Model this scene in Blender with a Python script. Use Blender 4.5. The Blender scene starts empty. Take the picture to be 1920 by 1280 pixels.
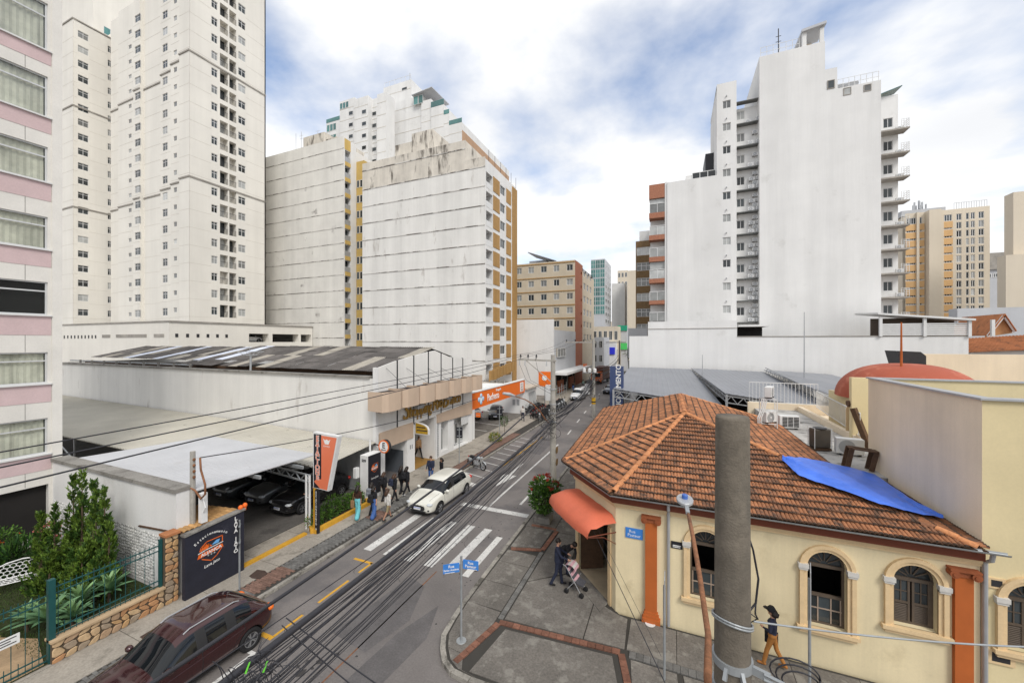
import bpy, bmesh, math, random
import numpy as np
from mathutils import Vector, Matrix
R = math.radians
random.seed(7)
SC = bpy.context.scene
COL = SC.collection

# ------------------------------------------------------------------ camera
F_PX, CAM_H, CX, CY = 720.0, 9.4, 960.0, 640.0
YAW = math.atan(302 / 720.0)
SY, CYW = math.sin(YAW), math.cos(YAW)
cam_data = bpy.data.cameras.new('camera')
cam_data.sensor_width = 36.0
cam_data.lens = 36.0 * F_PX / 1920.0
cam_data.clip_start = 0.1
cam_data.clip_end = 6000
cam = bpy.data.objects.new('camera', cam_data)
COL.objects.link(cam)
cam.location = (0, 0, CAM_H)
cam.rotation_euler = (R(90), 0, YAW)
SC.camera = cam

# ------------------------------------------------------------------ sky and sun
SUN_EL, SUN_AZ = R(46), R(134)      # azimuth clockwise from +Y
world = bpy.data.worlds.new('World')
SC.world = world
world.use_nodes = True
nt = world.node_tree
nt.nodes.clear()
def wn(t, **kw):
    n = nt.nodes.new(t)
    for k, v in kw.items():
        setattr(n, k, v)
    return n
out = wn('ShaderNodeOutputWorld')
bg = wn('ShaderNodeBackground')
bg.inputs['Strength'].default_value = 0.15
sky = wn('ShaderNodeTexSky', sky_type='NISHITA')
sky.sun_disc = False
sky.sun_elevation = SUN_EL
sky.sun_rotation = SUN_AZ
sky.air_density = 1.0
sky.dust_density = 0.8
sky.ozone_density = 3.0
tc = wn('ShaderNodeTexCoord')
sep = wn('ShaderNodeSeparateXYZ')
nt.links.new(tc.outputs['Generated'], sep.inputs[0])
zc = wn('ShaderNodeMath', operation='ADD'); zc.inputs[1].default_value = 0.16
zm = wn('ShaderNodeMath', operation='MAXIMUM'); zm.inputs[1].default_value = 0.05
nt.links.new(sep.outputs['Z'], zc.inputs[0]); nt.links.new(zc.outputs[0], zm.inputs[0])
comb = wn('ShaderNodeCombineXYZ')
for ax in 'XY':
    d = wn('ShaderNodeMath', operation='DIVIDE')
    nt.links.new(sep.outputs[ax], d.inputs[0]); nt.links.new(zm.outputs[0], d.inputs[1])
    nt.links.new(d.outputs[0], comb.inputs[ax])
mp = wn('ShaderNodeMapping')
mp.inputs['Location'].default_value = (10.329, 3.644, 0)
nt.links.new(comb.outputs[0], mp.inputs[0])
cn = wn('ShaderNodeTexNoise'); cn.inputs['Scale'].default_value = 1.35
cn.inputs['Detail'].default_value = 8; cn.inputs['Roughness'].default_value = 0.53
cn.inputs['Distortion'].default_value = 0.1
nt.links.new(mp.outputs[0], cn.inputs['Vector'])
ramp = wn('ShaderNodeValToRGB')
ramp.color_ramp.elements[0].position = 0.30; ramp.color_ramp.elements[0].color = (0, 0, 0, 1)
ramp.color_ramp.elements[1].position = 0.52; ramp.color_ramp.elements[1].color = (1, 1, 1, 1)
hz = wn('ShaderNodeMapRange'); hz.inputs['From Min'].default_value = 0.05; hz.inputs['From Max'].default_value = 0.42; hz.inputs['To Min'].default_value = 0.11; hz.inputs['To Max'].default_value = 0.0
nt.links.new(sep.outputs['Z'], hz.inputs['Value'])      # cloud layers overlap toward the horizon
add_ = wn('ShaderNodeMath', operation='ADD'); nt.links.new(cn.outputs['Fac'], add_.inputs[0]); nt.links.new(hz.outputs['Result'], add_.inputs[1])
nt.links.new(add_.outputs[0], ramp.inputs[0])
cn2 = wn('ShaderNodeTexNoise'); cn2.inputs['Scale'].default_value = 1.1
cn2.inputs['Detail'].default_value = 5; cn2.inputs['Roughness'].default_value = 0.5
nt.links.new(mp.outputs[0], cn2.inputs['Vector'])
cr2 = wn('ShaderNodeValToRGB')
cr2.color_ramp.elements[0].position = 0.30; cr2.color_ramp.elements[0].color = (4.25, 4.32, 4.45, 1)
cr2.color_ramp.elements[1].position = 0.60; cr2.color_ramp.elements[1].color = (5.1, 5.12, 5.15, 1)
nt.links.new(cn2.outputs['Fac'], cr2.inputs[0])
skm = wn('ShaderNodeMix', data_type='RGBA')
nt.links.new(ramp.outputs['Color'], skm.inputs['Factor'])
nt.links.new(sky.outputs[0], skm.inputs['A']); nt.links.new(cr2.outputs['Color'], skm.inputs['B'])
nt.links.new(skm.outputs['Result'], bg.inputs['Color'])
nt.links.new(bg.outputs[0], out.inputs['Surface'])
sun_l = bpy.data.lights.new('sun', 'SUN')
sun_l.energy = 1.5
sun_l.angle = R(20)
sun_l.color = (1.0, 0.96, 0.90)
sun = bpy.data.objects.new('sun', sun_l)
COL.objects.link(sun)
sun.location = (0, -40, 60)
sd = Vector((math.sin(SUN_AZ) * math.cos(SUN_EL), math.cos(SUN_AZ) * math.cos(SUN_EL), math.sin(SUN_EL)))
sun.rotation_euler = sd.to_track_quat('Z', 'Y').to_euler()
vs = SC.view_settings
vs.view_transform = 'Standard'; vs.look = 'None'; vs.gamma = 1.0; vs.exposure = 0.55; vs.use_curve_mapping = False

# ------------------------------------------------------------------ pixel to place
def ray(x, y):
    a = (x - CX) / F_PX
    return (-SY + CYW * a, CYW + SY * a, (CY - y) / F_PX)
def G(x, y, z=0.0):
    d = ray(x, y); t = (z - CAM_H) / d[2]
    return Vector((d[0] * t, d[1] * t, z))
def PX(x, y, X):
    d = ray(x, y); t = X / d[0]
    return Vector((X, d[1] * t, CAM_H + d[2] * t))
def PY(x, y, Y):
    d = ray(x, y); t = Y / d[1]
    return Vector((d[0] * t, Y, CAM_H + d[2] * t))
def PW(x, y, w):
    d = ray(x, y)
    return Vector((d[0] * w, d[1] * w, CAM_H + d[2] * w))

# ------------------------------------------------------------------ materials
MATS = {}
def mat(name, col, rough=0.8, var=0.12, scale=1.2, streak=0.0, bump=0.0, bscale=30, metal=0.0, coat=0.0,
        spec=0.4, dirt=None, dirt_amt=0.0, dirt_scale=0.5, dirt_pos=0.56, rnd=0.0, island=0.0, trans=0.0, sub=0.0, fine=0.0, dstretch=None):
    if name in MATS:
        return MATS[name]
    m = bpy.data.materials.new(name); MATS[name] = m
    m.use_nodes = True
    t = m.node_tree; N = t.nodes; Lk = t.links
    b = N['Principled BSDF']
    b.inputs['Roughness'].default_value = rough
    b.inputs['Metallic'].default_value = metal
    b.inputs['Specular IOR Level'].default_value = spec
    if coat: b.inputs['Coat Weight'].default_value = coat; b.inputs['Coat Roughness'].default_value = 0.05
    if trans: b.inputs['Transmission Weight'].default_value = trans
    geo = N.new('ShaderNodeNewGeometry')
    def noise(sc, det=5, stretch=None, rough_=0.6):
        n = N.new('ShaderNodeTexNoise'); n.inputs['Scale'].default_value = sc; n.inputs['Detail'].default_value = det
        n.inputs['Roughness'].default_value = rough_
        if stretch:
            mpn = N.new('ShaderNodeMapping'); mpn.inputs['Scale'].default_value = stretch
            Lk.new(geo.outputs['Position'], mpn.inputs[0]); Lk.new(mpn.outputs[0], n.inputs['Vector'])
        else:
            Lk.new(geo.outputs['Position'], n.inputs['Vector'])
        return n.outputs['Fac']
    def rng(src, a, b_, lo, hi):
        r = N.new('ShaderNodeMapRange'); r.inputs['From Min'].default_value = a; r.inputs['From Max'].default_value = b_
        r.inputs['To Min'].default_value = lo; r.inputs['To Max'].default_value = hi
        Lk.new(src, r.inputs['Value']); return r.outputs['Result']
    def mul(a, bb):
        x = N.new('ShaderNodeMath'); x.operation = 'MULTIPLY'; Lk.new(a, x.inputs[0]); Lk.new(bb, x.inputs[1]); return x.outputs[0]
    f = None
    parts = []
    if var: parts.append(rng(noise(scale), 0.3, 0.7, 1 - var, 1 + var * 0.4))
    if streak: parts.append(rng(noise(0.45, 7, (1, 1, 0.05), 0.7), 0.38, 0.60, 1 - streak, 1.0))
    if fine: parts.append(rng(noise(18, 6), 0.3, 0.7, 1 - fine, 1 + fine))
    if rnd:
        oi = N.new('ShaderNodeObjectInfo'); parts.append(rng(oi.outputs['Random'], 0, 1, 1 - rnd, 1 + rnd * 0.6))
    if island: parts.append(rng(geo.outputs['Random Per Island'], 0, 1, 1 - island, 1 + island * 0.6))
    base = None
    c = N.new('ShaderNodeRGB'); c.outputs[0].default_value = (*col, 1); base = c.outputs[0]
    if parts:
        f = parts[0]
        for p in parts[1:]: f = mul(f, p)
        vm = N.new('ShaderNodeVectorMath'); vm.operation = 'SCALE'
        Lk.new(base, vm.inputs[0]); Lk.new(f, vm.inputs['Scale']); base = vm.outputs[0]
    if dirt:
        fac = rng(noise(dirt_scale, 8, dstretch, 0.65), dirt_pos, dirt_pos + 0.1, 0, dirt_amt)
        mx = N.new('ShaderNodeMix'); mx.data_type = 'RGBA'
        Lk.new(fac, mx.inputs['Factor']); Lk.new(base, mx.inputs['A']); mx.inputs['B'].default_value = (*dirt, 1)
        base = mx.outputs['Result']
    Lk.new(base, b.inputs['Base Color'])
    if bump:
        bp = N.new('ShaderNodeBump'); bp.inputs['Strength'].default_value = bump; bp.inputs['Distance'].default_value = 0.02
        Lk.new(noise(bscale, 6), bp.inputs['Height']); Lk.new(bp.outputs[0], b.inputs['Normal'])
    return m

# ------------------------------------------------------------------ mesh builder
class MB:
    def __init__(s): s.v = []; s.f = []; s.m = []
    def add(s, vs, fs, mi=0):
        o = len(s.v); s.v += [tuple(v) for v in vs]
        for f in fs: s.f.append([i + o for i in f]); s.m.append(mi)
        return s
    def box(s, x0, x1, y0, y1, z0, z1, mi=0):
        vs = [(x, y, z) for z in (z0, z1) for y in (y0, y1) for x in (x0, x1)]
        return s.add(vs, [(0, 2, 3, 1), (4, 5, 7, 6), (0, 1, 5, 4), (2, 6, 7, 3), (0, 4, 6, 2), (1, 3, 7, 5)], mi)
    def quad(s, a, b, c, d, mi=0): return s.add([a, b, c, d], [(0, 1, 2, 3)], mi)
    def prism(s, poly, z0, z1, mi=0):            # poly in XY (ccw), extruded in z
        n = len(poly); area = sum(poly[i][0] * poly[(i + 1) % n][1] - poly[(i + 1) % n][0] * poly[i][1] for i in range(n))
        if area < 0: poly = poly[::-1]
        vs = [(p[0], p[1], z0) for p in poly] + [(p[0], p[1], z1) for p in poly]
        fs = [tuple(range(n))[::-1], tuple(range(n, 2 * n))] + [(i, (i + 1) % n, n + (i + 1) % n, n + i) for i in range(n)]
        return s.add(vs, fs, mi)
    def slab(s, pts, d, mi=0):                   # 3d polygon with thickness vector d
        n = len(pts); d = Vector(d)
        vs = [tuple(p) for p in pts] + [tuple(Vector(p) + d) for p in pts]
        return s.add(vs, [tuple(range(n)), tuple(range(n, 2 * n))[::-1]] + [(i, n + i, n + (i + 1) % n, (i + 1) % n) for i in range(n)], mi)
    def bar(s, a, b, w, h=None, mi=0, up=(0, 0, 1)):   # rectangular bar
        a, b = Vector(a), Vector(b); h = h or w
        d = (b - a).normalized(); u = Vector(up)
        if abs(d.dot(u)) > 0.98: u = Vector((0, 1, 0))
        x = d.cross(u).normalized() * w / 2; y = x.cross(d).normalized() * h / 2
        vs = [p + sx * x + sy * y for p in (a, b) for sx, sy in ((-1, -1), (1, -1), (1, 1), (-1, 1))]
        return s.add(vs, [(0, 1, 2, 3), (4, 7, 6, 5), (0, 4, 5, 1), (1, 5, 6, 2), (2, 6, 7, 3), (3, 7, 4, 0)], mi)
    def tube(s, pts, r, n=6, mi=0, cap=True):
        pts = [Vector(p) for p in pts]; rs = r if isinstance(r, (list, tuple)) else [r] * len(pts)
        o = len(s.v); ref = None
        for i, p in enumerate(pts):
            d = (pts[min(i + 1, len(pts) - 1)] - pts[max(i - 1, 0)]).normalized()
            if ref is None:
                ref = Vector((0, 0, 1)) if abs(d.z) < 0.9 else Vector((1, 0, 0))
            x = d.cross(ref).normalized(); y = x.cross(d).normalized(); ref = y
            for k in range(n):
                a = 2 * math.pi * k / n
                s.v.append(tuple(p + (x * math.cos(a) + y * math.sin(a)) * rs[i]))
        for i in range(len(pts) - 1):
            for k in range(n):
                s.f.append([o + i * n + k, o + (i + 1) * n + k, o + (i + 1) * n + (k + 1) % n, o + i * n + (k + 1) % n]); s.m.append(mi)
        if cap:
            s.f.append([o + k for k in range(n)]); s.m.append(mi)
            s.f.append([o + (len(pts) - 1) * n + k for k in range(n)][::-1]); s.m.append(mi)
        return s
    def cyl(s, a, b, r, r2=None, n=12, mi=0): return s.tube([a, b], [r, r if r2 is None else r2], n, mi)
    def lathe(s, prof, c=(0, 0, 0), n=16, mi=0, axis='z', caps=True):
        o = len(s.v)
        for (r, h) in prof:
            for k in range(n):
                a = 2 * math.pi * k / n
                p = (r * math.cos(a), r * math.sin(a), h) if axis == 'z' else ((r * math.cos(a), h, r * math.sin(a)) if axis == 'y' else (h, r * math.cos(a), r * math.sin(a)))
                s.v.append((p[0] + c[0], p[1] + c[1], p[2] + c[2]))
        for i in range(len(prof) - 1):
            for k in range(n):
                s.f.append([o + i * n + k, o + i * n + (k + 1) % n, o + (i + 1) * n + (k + 1) % n, o + (i + 1) * n + k]); s.m.append(mi)
        for e, rev in ((0, True), (len(prof) - 1, False)):
            if caps and prof[0] != prof[-1] and prof[e][0] > 1e-4:
                f = [o + e * n + k for k in range(n)]
                s.f.append(f[::-1] if rev else f); s.m.append(mi)
        return s
    def ball(s, c, r, n=10, mi=0, sq=(1, 1, 1)):
        k = max(4, n // 2); prof = []
        o = len(s.v)
        s.lathe([(max(1e-4, r * math.sin(math.pi * i / k)), -r * math.cos(math.pi * i / k)) for i in range(k + 1)], (0, 0, 0), n, mi)
        for i in range(o, len(s.v)):
            v = s.v[i]; s.v[i] = (v[0] * sq[0] + c[0], v[1] * sq[1] + c[1], v[2] * sq[2] + c[2])
        return s
    def mesh(s, name, mats, smooth=False):
        me = bpy.data.meshes.new(name)
        me.from_pydata(s.v, [], s.f)
        for m in (mats if isinstance(mats, (list, tuple)) else [mats]): me.materials.append(m)
        if any(s.m): me.polygons.foreach_set('material_index', s.m)
        if smooth: me.polygons.foreach_set('use_smooth', [True] * len(me.polygons))
        me.update()
        return me
    def build(s, name, mats, parent=None, smooth=False, loc=None, bevel=0):
        me = s.mesh(name, mats, smooth)
        if bevel:
            bm = bmesh.new(); bm.from_mesh(me)
            bmesh.ops.remove_doubles(bm, verts=bm.verts, dist=1e-5)
            bmesh.ops.bevel(bm, geom=bm.edges[:], offset=bevel, segments=1, affect='EDGES', clamp_overlap=True)
            bm.to_mesh(me); bm.free()
        return link(name, me, parent, loc)

def link(name, me, parent=None, loc=None, rz=0.0, world_co=True):
    o = bpy.data.objects.new(name, me); COL.objects.link(o)
    if loc is not None: o.location = loc
    if rz: o.rotation_euler[2] = rz
    if parent is not None:
        o.parent = parent
        if world_co and parent.get('_w') is not None:
            o.matrix_parent_inverse = Matrix.Translation(-Vector(parent.location))
    return o
def tag(o, label=None, cat=None, group=None, kind=None):
    if label: o['label'] = label
    if cat: o['category'] = cat
    if group: o['group'] = group
    if kind: o['kind'] = kind
    return o
def thing(name, label, cat, loc=(0, 0, 0), group=None, rz=0.0, local=False):
    o = bpy.data.objects.new(name, None); COL.objects.link(o)
    o.location = loc; o.rotation_euler[2] = rz; o.empty_display_size = 0.2
    if not local: o['_w'] = 1
    return tag(o, label, cat, group)
ORD = 'first second third fourth fifth sixth seventh eighth ninth tenth eleventh twelfth thirteenth fourteenth fifteenth'.split()
def copy_tree(o, parent=None):
    c = o.copy(); COL.objects.link(c); c.parent = parent
    for ch in o.children: copy_tree(ch, c)
    return c

# facade frames: a = horizontal coordinate, z = height, d = distance outward
class FR:
    def __init__(s, plane, c, sg):
        s.p, s.c, s.sg = plane, c, sg
        s.rz = {('Y', -1): 0.0, ('X', 1): R(90), ('X', -1): R(-90), ('Y', 1): R(180)}[(plane, sg)]
        s.flip = (plane, sg) in (('X', -1), ('Y', 1))
    def __call__(s, a, z, d=0.0):
        return Vector((a, s.c + s.sg * d, z)) if s.p == 'Y' else Vector((s.c + s.sg * d, a, z))
    def a_of(s, x):
        return (PX(x, 640, s.c).y if s.p == 'X' else PY(x, 640, s.c).x)
    def pz(s, x, y):
        return (PX(x, y, s.c).z if s.p == 'X' else PY(x, y, s.c).z)
    def box(s, mb, a0, a1, z0, z1, d0, d1, mi=0):
        p, q = s(a0, z0, d0), s(a1, z1, d1)
        return mb.box(min(p.x, q.x), max(p.x, q.x), min(p.y, q.y), max(p.y, q.y), min(z0, z1), max(z0, z1), mi)

def wall(parent, fr, a0, a1, z0, z1, holes, m, depth=0.18, name='wall', top=None, back=False):
    """a wall sheet with rectangular recessed openings; holes (a0,a1,z0,z1[,depth])"""
    hs = [h for h in holes if h[1] > a0 and h[0] < a1 and h[3] > z0 and h[2] < z1]
    xs = sorted(set([round(a0, 4), round(a1, 4)] + [round(min(max(v, a0), a1), 4) for h in hs for v in h[:2]]))
    zs = sorted(set([round(z0, 4), round(z1, 4)] + [round(min(max(v, z0), z1), 4) for h in hs for v in h[2:4]]))
    mb = MB(); idx = {}
    def vid(i, j):
        if (i, j) not in idx: idx[(i, j)] = len(mb.v); mb.v.append(tuple(fr(xs[i], zs[j])))
        return idx[(i, j)]
    xi = {v: i for i, v in enumerate(xs)}; zi = {v: i for i, v in enumerate(zs)}
    hole = set()
    for h in hs:
        i0, i1 = xi[round(max(h[0], a0), 4)], xi[round(min(h[1], a1), 4)]
        j0, j1 = zi[round(max(h[2], z0), 4)], zi[round(min(h[3], z1), 4)]
        for i in range(i0, i1):
            for j in range(j0, j1): hole.add((i, j))
    for i in range(len(xs) - 1):
        for j in range(len(zs) - 1):
            if (i, j) in hole: continue
            f = [vid(i, j), vid(i + 1, j), vid(i + 1, j + 1), vid(i, j + 1)]
            mb.f.append(f[::-1] if fr.flip else f); mb.m.append(0)
    for h in hs:
        d = -(h[4] if len(h) > 4 else depth)
        b0, b1, c0, c1 = max(h[0], a0), min(h[1], a1), max(h[2], z0), min(h[3], z1)
        o = [fr(b0, c0), fr(b1, c0), fr(b1, c1), fr(b0, c1)]; n = [fr(b0, c0, d), fr(b1, c0, d), fr(b1, c1, d), fr(b0, c1, d)]
        for k in range(4): mb.quad(o[k], o[(k + 1) % 4], n[(k + 1) % 4], n[k])
        if back: mb.quad(*n)
    return mb.build(name, m, parent)

WCACHE = {}
def window(parent, fr, a0, a1, z0, z1, d=0.14, nx=2, nz=1, fm=None, gm=None, fw=0.05, transom=None, sill=None, name='window'):
    """framed window unit sitting d inside the wall face; pane is its child"""
    w, h = round(a1 - a0, 2), round(z1 - z0, 2)
    key = (w, h, nx, nz, fm.name, gm.name, fw, transom)
    if key not in WCACHE:
        mb = MB()
        mb.box(0, w, -0.03, 0.03, 0, fw).box(0, w, -0.03, 0.03, h - fw, h)
        mb.box(0, fw, -0.03, 0.03, fw, h - fw).box(w - fw, w, -0.03, 0.03, fw, h - fw)
        for i in range(1, nx): x = w * i / nx; mb.box(x - fw * .5, x + fw * .5, -0.025, 0.025, fw, h - fw)
        for i in range(1, nz): z = h * i / nz; mb.box(fw, w - fw, -0.022, 0.022, z - fw * .5, z + fw * .5)
        if transom: mb.box(fw, w - fw, -0.022, 0.022, h * transom - fw * .5, h * transom + fw * .5)
        g = MB().box(fw * .5, w - fw * .5, 0.0, 0.01, fw * .5, h - fw * .5)
        WCACHE[key] = (mb.mesh(name, fm), g.mesh('pane', gm))
    fme, gme = WCACHE[key]
    p = fr(a1 if fr.flip else a0, z0, -d)
    o = bpy.data.objects.new(name, fme); COL.objects.link(o); o.location = p; o.rotation_euler[2] = fr.rz
    if parent is not None:
        o.parent = parent
        if parent.get('_w') is not None: o.matrix_parent_inverse = Matrix.Translation(-Vector(parent.location))
    g = bpy.data.objects.new('pane', gme); COL.objects.link(g); g.parent = o
    return o

def text_mesh(txt, size, depth=0.01, bold=0.0, shear=0.0, align='CENTER', spacing=1.0):
    cu = bpy.data.curves.new('txt', 'FONT'); cu.body = txt; cu.size = size; cu.extrude = depth; cu.offset = bold
    cu.shear = shear; cu.align_x = align; cu.align_y = 'CENTER'; cu.space_character = spacing; cu.resolution_u = 3
    ob = bpy.data.objects.new('txt', cu); COL.objects.link(ob)
    dg = bpy.context.evaluated_depsgraph_get()
    me = bpy.data.meshes.new_from_object(ob.evaluated_get(dg))
    bpy.data.objects.remove(ob); bpy.data.curves.remove(cu)
    return me
def text_on(parent, fr, a, z, d, txt, size, m, name='lettering', rot=0.0, squash=1.0, **kw):
    """flat lettering facing outward on a facade frame, centred at (a, z)"""
    me = text_mesh(txt, size, **kw)
    me.materials.clear(); me.materials.append(m)
    M1 = Matrix.Rotation(fr.rz, 4, 'Z') @ Matrix.Rotation(R(90), 4, 'X') @ Matrix.Rotation(rot, 4, 'Z') @ Matrix.Diagonal((squash, 1, 1, 1))
    me.transform(Matrix.Translation(fr(a, z, d)) @ M1)
    return link(name, me, parent)

# ================================================================== materials
m_asphalt = mat('asphalt', (0.185, 0.168, 0.158), 0.62, 0.22, 0.35, fine=0.16, bump=0.25, bscale=60, dirt=(0.115, 0.108, 0.108), dirt_amt=0.75, dirt_scale=0.32, dirt_pos=0.52, spec=0.35)
m_ground = mat('bare_ground', (0.22, 0.20, 0.18), 0.95, 0.2, 0.2)
m_pave_l = mat('light_pavement_concrete', (0.36, 0.325, 0.275), 0.9, 0.2, 0.9, fine=0.18, bump=0.3, bscale=45, dirt=(0.14, 0.125, 0.10), dirt_amt=0.6, dirt_scale=1.3, dirt_pos=0.55, rnd=0.1)
m_pave_r = mat('dark_pavement_concrete', (0.165, 0.15, 0.132), 0.9, 0.28, 0.8, fine=0.25, bump=0.35, bscale=40, dirt=(0.30, 0.285, 0.25), dirt_amt=0.5, dirt_scale=2.6, dirt_pos=0.53, rnd=0.1)
m_joint = mat('joint_dark', (0.05, 0.046, 0.04), 0.95)
m_kerb = mat('kerb_stone', (0.30, 0.28, 0.245), 0.9, 0.3, 2.0, fine=0.2, dirt=(0.06, 0.055, 0.045), dirt_amt=0.8, dirt_scale=1.8, dirt_pos=0.52, rnd=0.15)
m_brick_p = mat('terracotta_paver', (0.22, 0.10, 0.065), 0.85, 0.25, 4, fine=0.2, rnd=0.3, island=0.3)
m_paver_r = mat('dusty_red_paver', (0.21, 0.125, 0.095), 0.9, 0.25, 3, fine=0.25, rnd=0.2, island=0.2)
m_paver_g = mat('grey_block_paver', (0.17, 0.165, 0.155), 0.9, 0.25, 4, fine=0.2, rnd=0.25, island=0.25)
m_white_paint = mat('road_paint_white', (0.62, 0.61, 0.58), 0.75, 0.18, 2, fine=0.2, dirt=(0.13, 0.125, 0.12), dirt_amt=0.95, dirt_scale=5.0, dirt_pos=0.57)
m_yellow_paint = mat('road_paint_yellow', (0.62, 0.33, 0.03), 0.75, 0.15, 2, fine=0.12, dirt=(0.16, 0.13, 0.09), dirt_amt=0.7, dirt_scale=6, dirt_pos=0.60)
m_iron = mat('rusty_iron_cover', (0.07, 0.045, 0.035), 0.7, 0.2, 6, fine=0.2)
m_white = mat('white_render', (0.77, 0.765, 0.75), 0.85, 0.06, 0.3, streak=0.09, fine=0.03, dirt=(0.42, 0.41, 0.38), dirt_amt=0.30, dirt_scale=0.35, dirt_pos=0.60)
m_white_d = mat('white_render_stained', (0.76, 0.745, 0.71), 0.88, 0.06, 0.3, streak=0.12, fine=0.03, dirt=(0.30, 0.26, 0.22), dirt_amt=0.55, dirt_scale=0.8, dirt_pos=0.61, dstretch=(1, 1, 0.22))
m_white_dd = mat('parapet_render_mouldy', (0.70, 0.65, 0.57), 0.9, 0.15, 0.6, streak=0.2, fine=0.06, dirt=(0.075, 0.062, 0.05), dirt_amt=0.85, dirt_scale=0.75, dirt_pos=0.53, dstretch=(1, 1, 0.25))
m_peel = mat('peeling_render', (0.74, 0.72, 0.67), 0.9, 0.08, 0.4, streak=0.1, fine=0.03, dirt=(0.30, 0.28, 0.26), dirt_amt=0.95, dirt_scale=0.33, dirt_pos=0.645)
m_cream = mat('cream_tower_render', (0.79, 0.76, 0.695), 0.85, 0.07, 0.15, streak=0.06, fine=0.02, dirt=(0.40, 0.35, 0.28), dirt_amt=0.55, dirt_scale=0.16, dirt_pos=0.70)
m_cream2 = mat('cream_far_render', (0.68, 0.60, 0.48), 0.85, 0.08, 0.1, streak=0.05)
m_grime = mat('black_grime_ledge', (0.20, 0.18, 0.16), 0.9, 0.5, 1.2, fine=0.2, dirt=(0.66, 0.64, 0.60), dirt_amt=0.9, dirt_scale=0.5, dirt_pos=0.44)
m_ledge = mat('grey_ledge', (0.36, 0.335, 0.30), 0.9, 0.3, 0.8)
m_fjoint = mat('faint_floor_joint', (0.60, 0.56, 0.49), 0.9, 0.15, 0.5)
m_pink = mat('pink_tile_cladding', (0.60, 0.455, 0.455), 0.6, 0.08, 1.2, fine=0.05)
m_marble = mat('white_marble_cladding', (0.74, 0.715, 0.665), 0.45, 0.10, 0.8, fine=0.04, dirt=(0.30, 0.27, 0.22), dirt_amt=0.8, dirt_scale=0.7, dirt_pos=0.66, dstretch=(1, 1, 2.5), rnd=0.05)
m_beige = mat('beige_metal_cladding', (0.55, 0.42, 0.315), 0.6, 0.06, 1.0, streak=0.08)
m_beige_w = mat('beige_painted_wall', (0.84, 0.71, 0.53), 0.85, 0.10, 0.5, streak=0.12, fine=0.03)
m_yellow_w = mat('pale_yellow_house_paint', (0.78, 0.665, 0.43), 0.85, 0.10, 0.6, streak=0.16, fine=0.03, dirt=(0.42, 0.33, 0.18), dirt_amt=0.45, dirt_scale=0.5, dirt_pos=0.60)
m_yellow_c = mat('pale_yellow_corner_paint', (0.71, 0.60, 0.36), 0.85, 0.08, 0.6, streak=0.07, fine=0.03)
m_trim = mat('peach_window_trim', (0.70, 0.52, 0.30), 0.8, 0.12, 2, fine=0.06)
m_rust_o = mat('burnt_orange_paint', (0.47, 0.12, 0.025), 0.75, 0.12, 1.5, streak=0.08)
m_redbrown = mat('red_brown_fascia', (0.16, 0.04, 0.018), 0.7, 0.15, 2)
m_ochre = mat('ochre_panel', (0.42, 0.245, 0.085), 0.75, 0.1, 1.0, streak=0.1)
m_yellow_b = mat('yellow_balcony_paint', (0.62, 0.43, 0.14), 0.8, 0.12, 1, streak=0.12)
m_orange_s = mat('orange_sign_face', (0.80, 0.16, 0.015), 0.45, 0.05, 1.0)
m_salmon = mat('salmon_sign_face', (0.76, 0.20, 0.10), 0.4, 0.04, 1.0)
m_black_s = mat('black_sign_face', (0.016, 0.016, 0.022), 0.55, 0.2, 2)
m_navy_wall = mat('blue_black_painted_wall', (0.020, 0.021, 0.034), 0.7, 0.25, 1.5, fine=0.1, dirt=(0.09, 0.09, 0.11), dirt_amt=0.35, dirt_scale=1.0, dirt_pos=0.6)
m_letter = mat('white_lettering', (0.78, 0.78, 0.76), 0.6, 0.05)
m_steel = mat('grey_steel', (0.42, 0.43, 0.44), 0.45, 0.12, 3, metal=0.3)
m_galv = mat('galvanised_steel', (0.36, 0.38, 0.39), 0.5, 0.15, 4, metal=0.4)
m_white_metal = mat('white_painted_metal', (0.70, 0.70, 0.69), 0.5, 0.08, 3)
m_black = mat('black_rubber', (0.012, 0.012, 0.013), 0.75, 0.1, 3)
m_dark = mat('dark_metal', (0.03, 0.03, 0.033), 0.5, 0.2, 4)
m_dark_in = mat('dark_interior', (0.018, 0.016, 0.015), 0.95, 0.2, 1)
m_glass = mat('window_glass', (0.045, 0.055, 0.06), 0.08, 0.3, 0.8, spec=0.6, rnd=0.75)
m_glass_c = mat('curtained_glass', (0.42, 0.43, 0.42), 0.15, 0.35, 0.6, spec=0.6, rnd=0.65)
m_glass_t = mat('teal_glass', (0.09, 0.23, 0.22), 0.10, 0.25, 0.7, spec=0.6, rnd=0.4)
m_clear = bpy.data.materials.new('clear_glass'); m_clear.use_nodes = True
_t = m_clear.node_tree; _t.nodes.clear(); _o = _t.nodes.new('ShaderNodeOutputMaterial'); _m = _t.nodes.new('ShaderNodeMixShader'); _a = _t.nodes.new('ShaderNodeBsdfTransparent'); _g = _t.nodes.new('ShaderNodeBsdfGlossy'); _f = _t.nodes.new('ShaderNodeLayerWeight')
_g.inputs['Roughness'].default_value = 0.02; _a.inputs['Color'].default_value = (.93, .95, .94, 1); _f.inputs['Blend'].default_value = 0.12
_t.links.new(_f.outputs['Facing'], _m.inputs[0]); _t.links.new(_a.outputs[0], _m.inputs[1]); _t.links.new(_g.outputs[0], _m.inputs[2]); _t.links.new(_m.outputs[0], _o.inputs[0])
m_alu = mat('aluminium_frame', (0.60, 0.61, 0.61), 0.4, 0.08, 4, metal=0.2)
m_wframe = mat('white_window_frame', (0.68, 0.68, 0.67), 0.5, 0.06)
m_bframe = mat('brown_window_frame', (0.10, 0.075, 0.055), 0.6, 0.15, 4)
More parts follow.
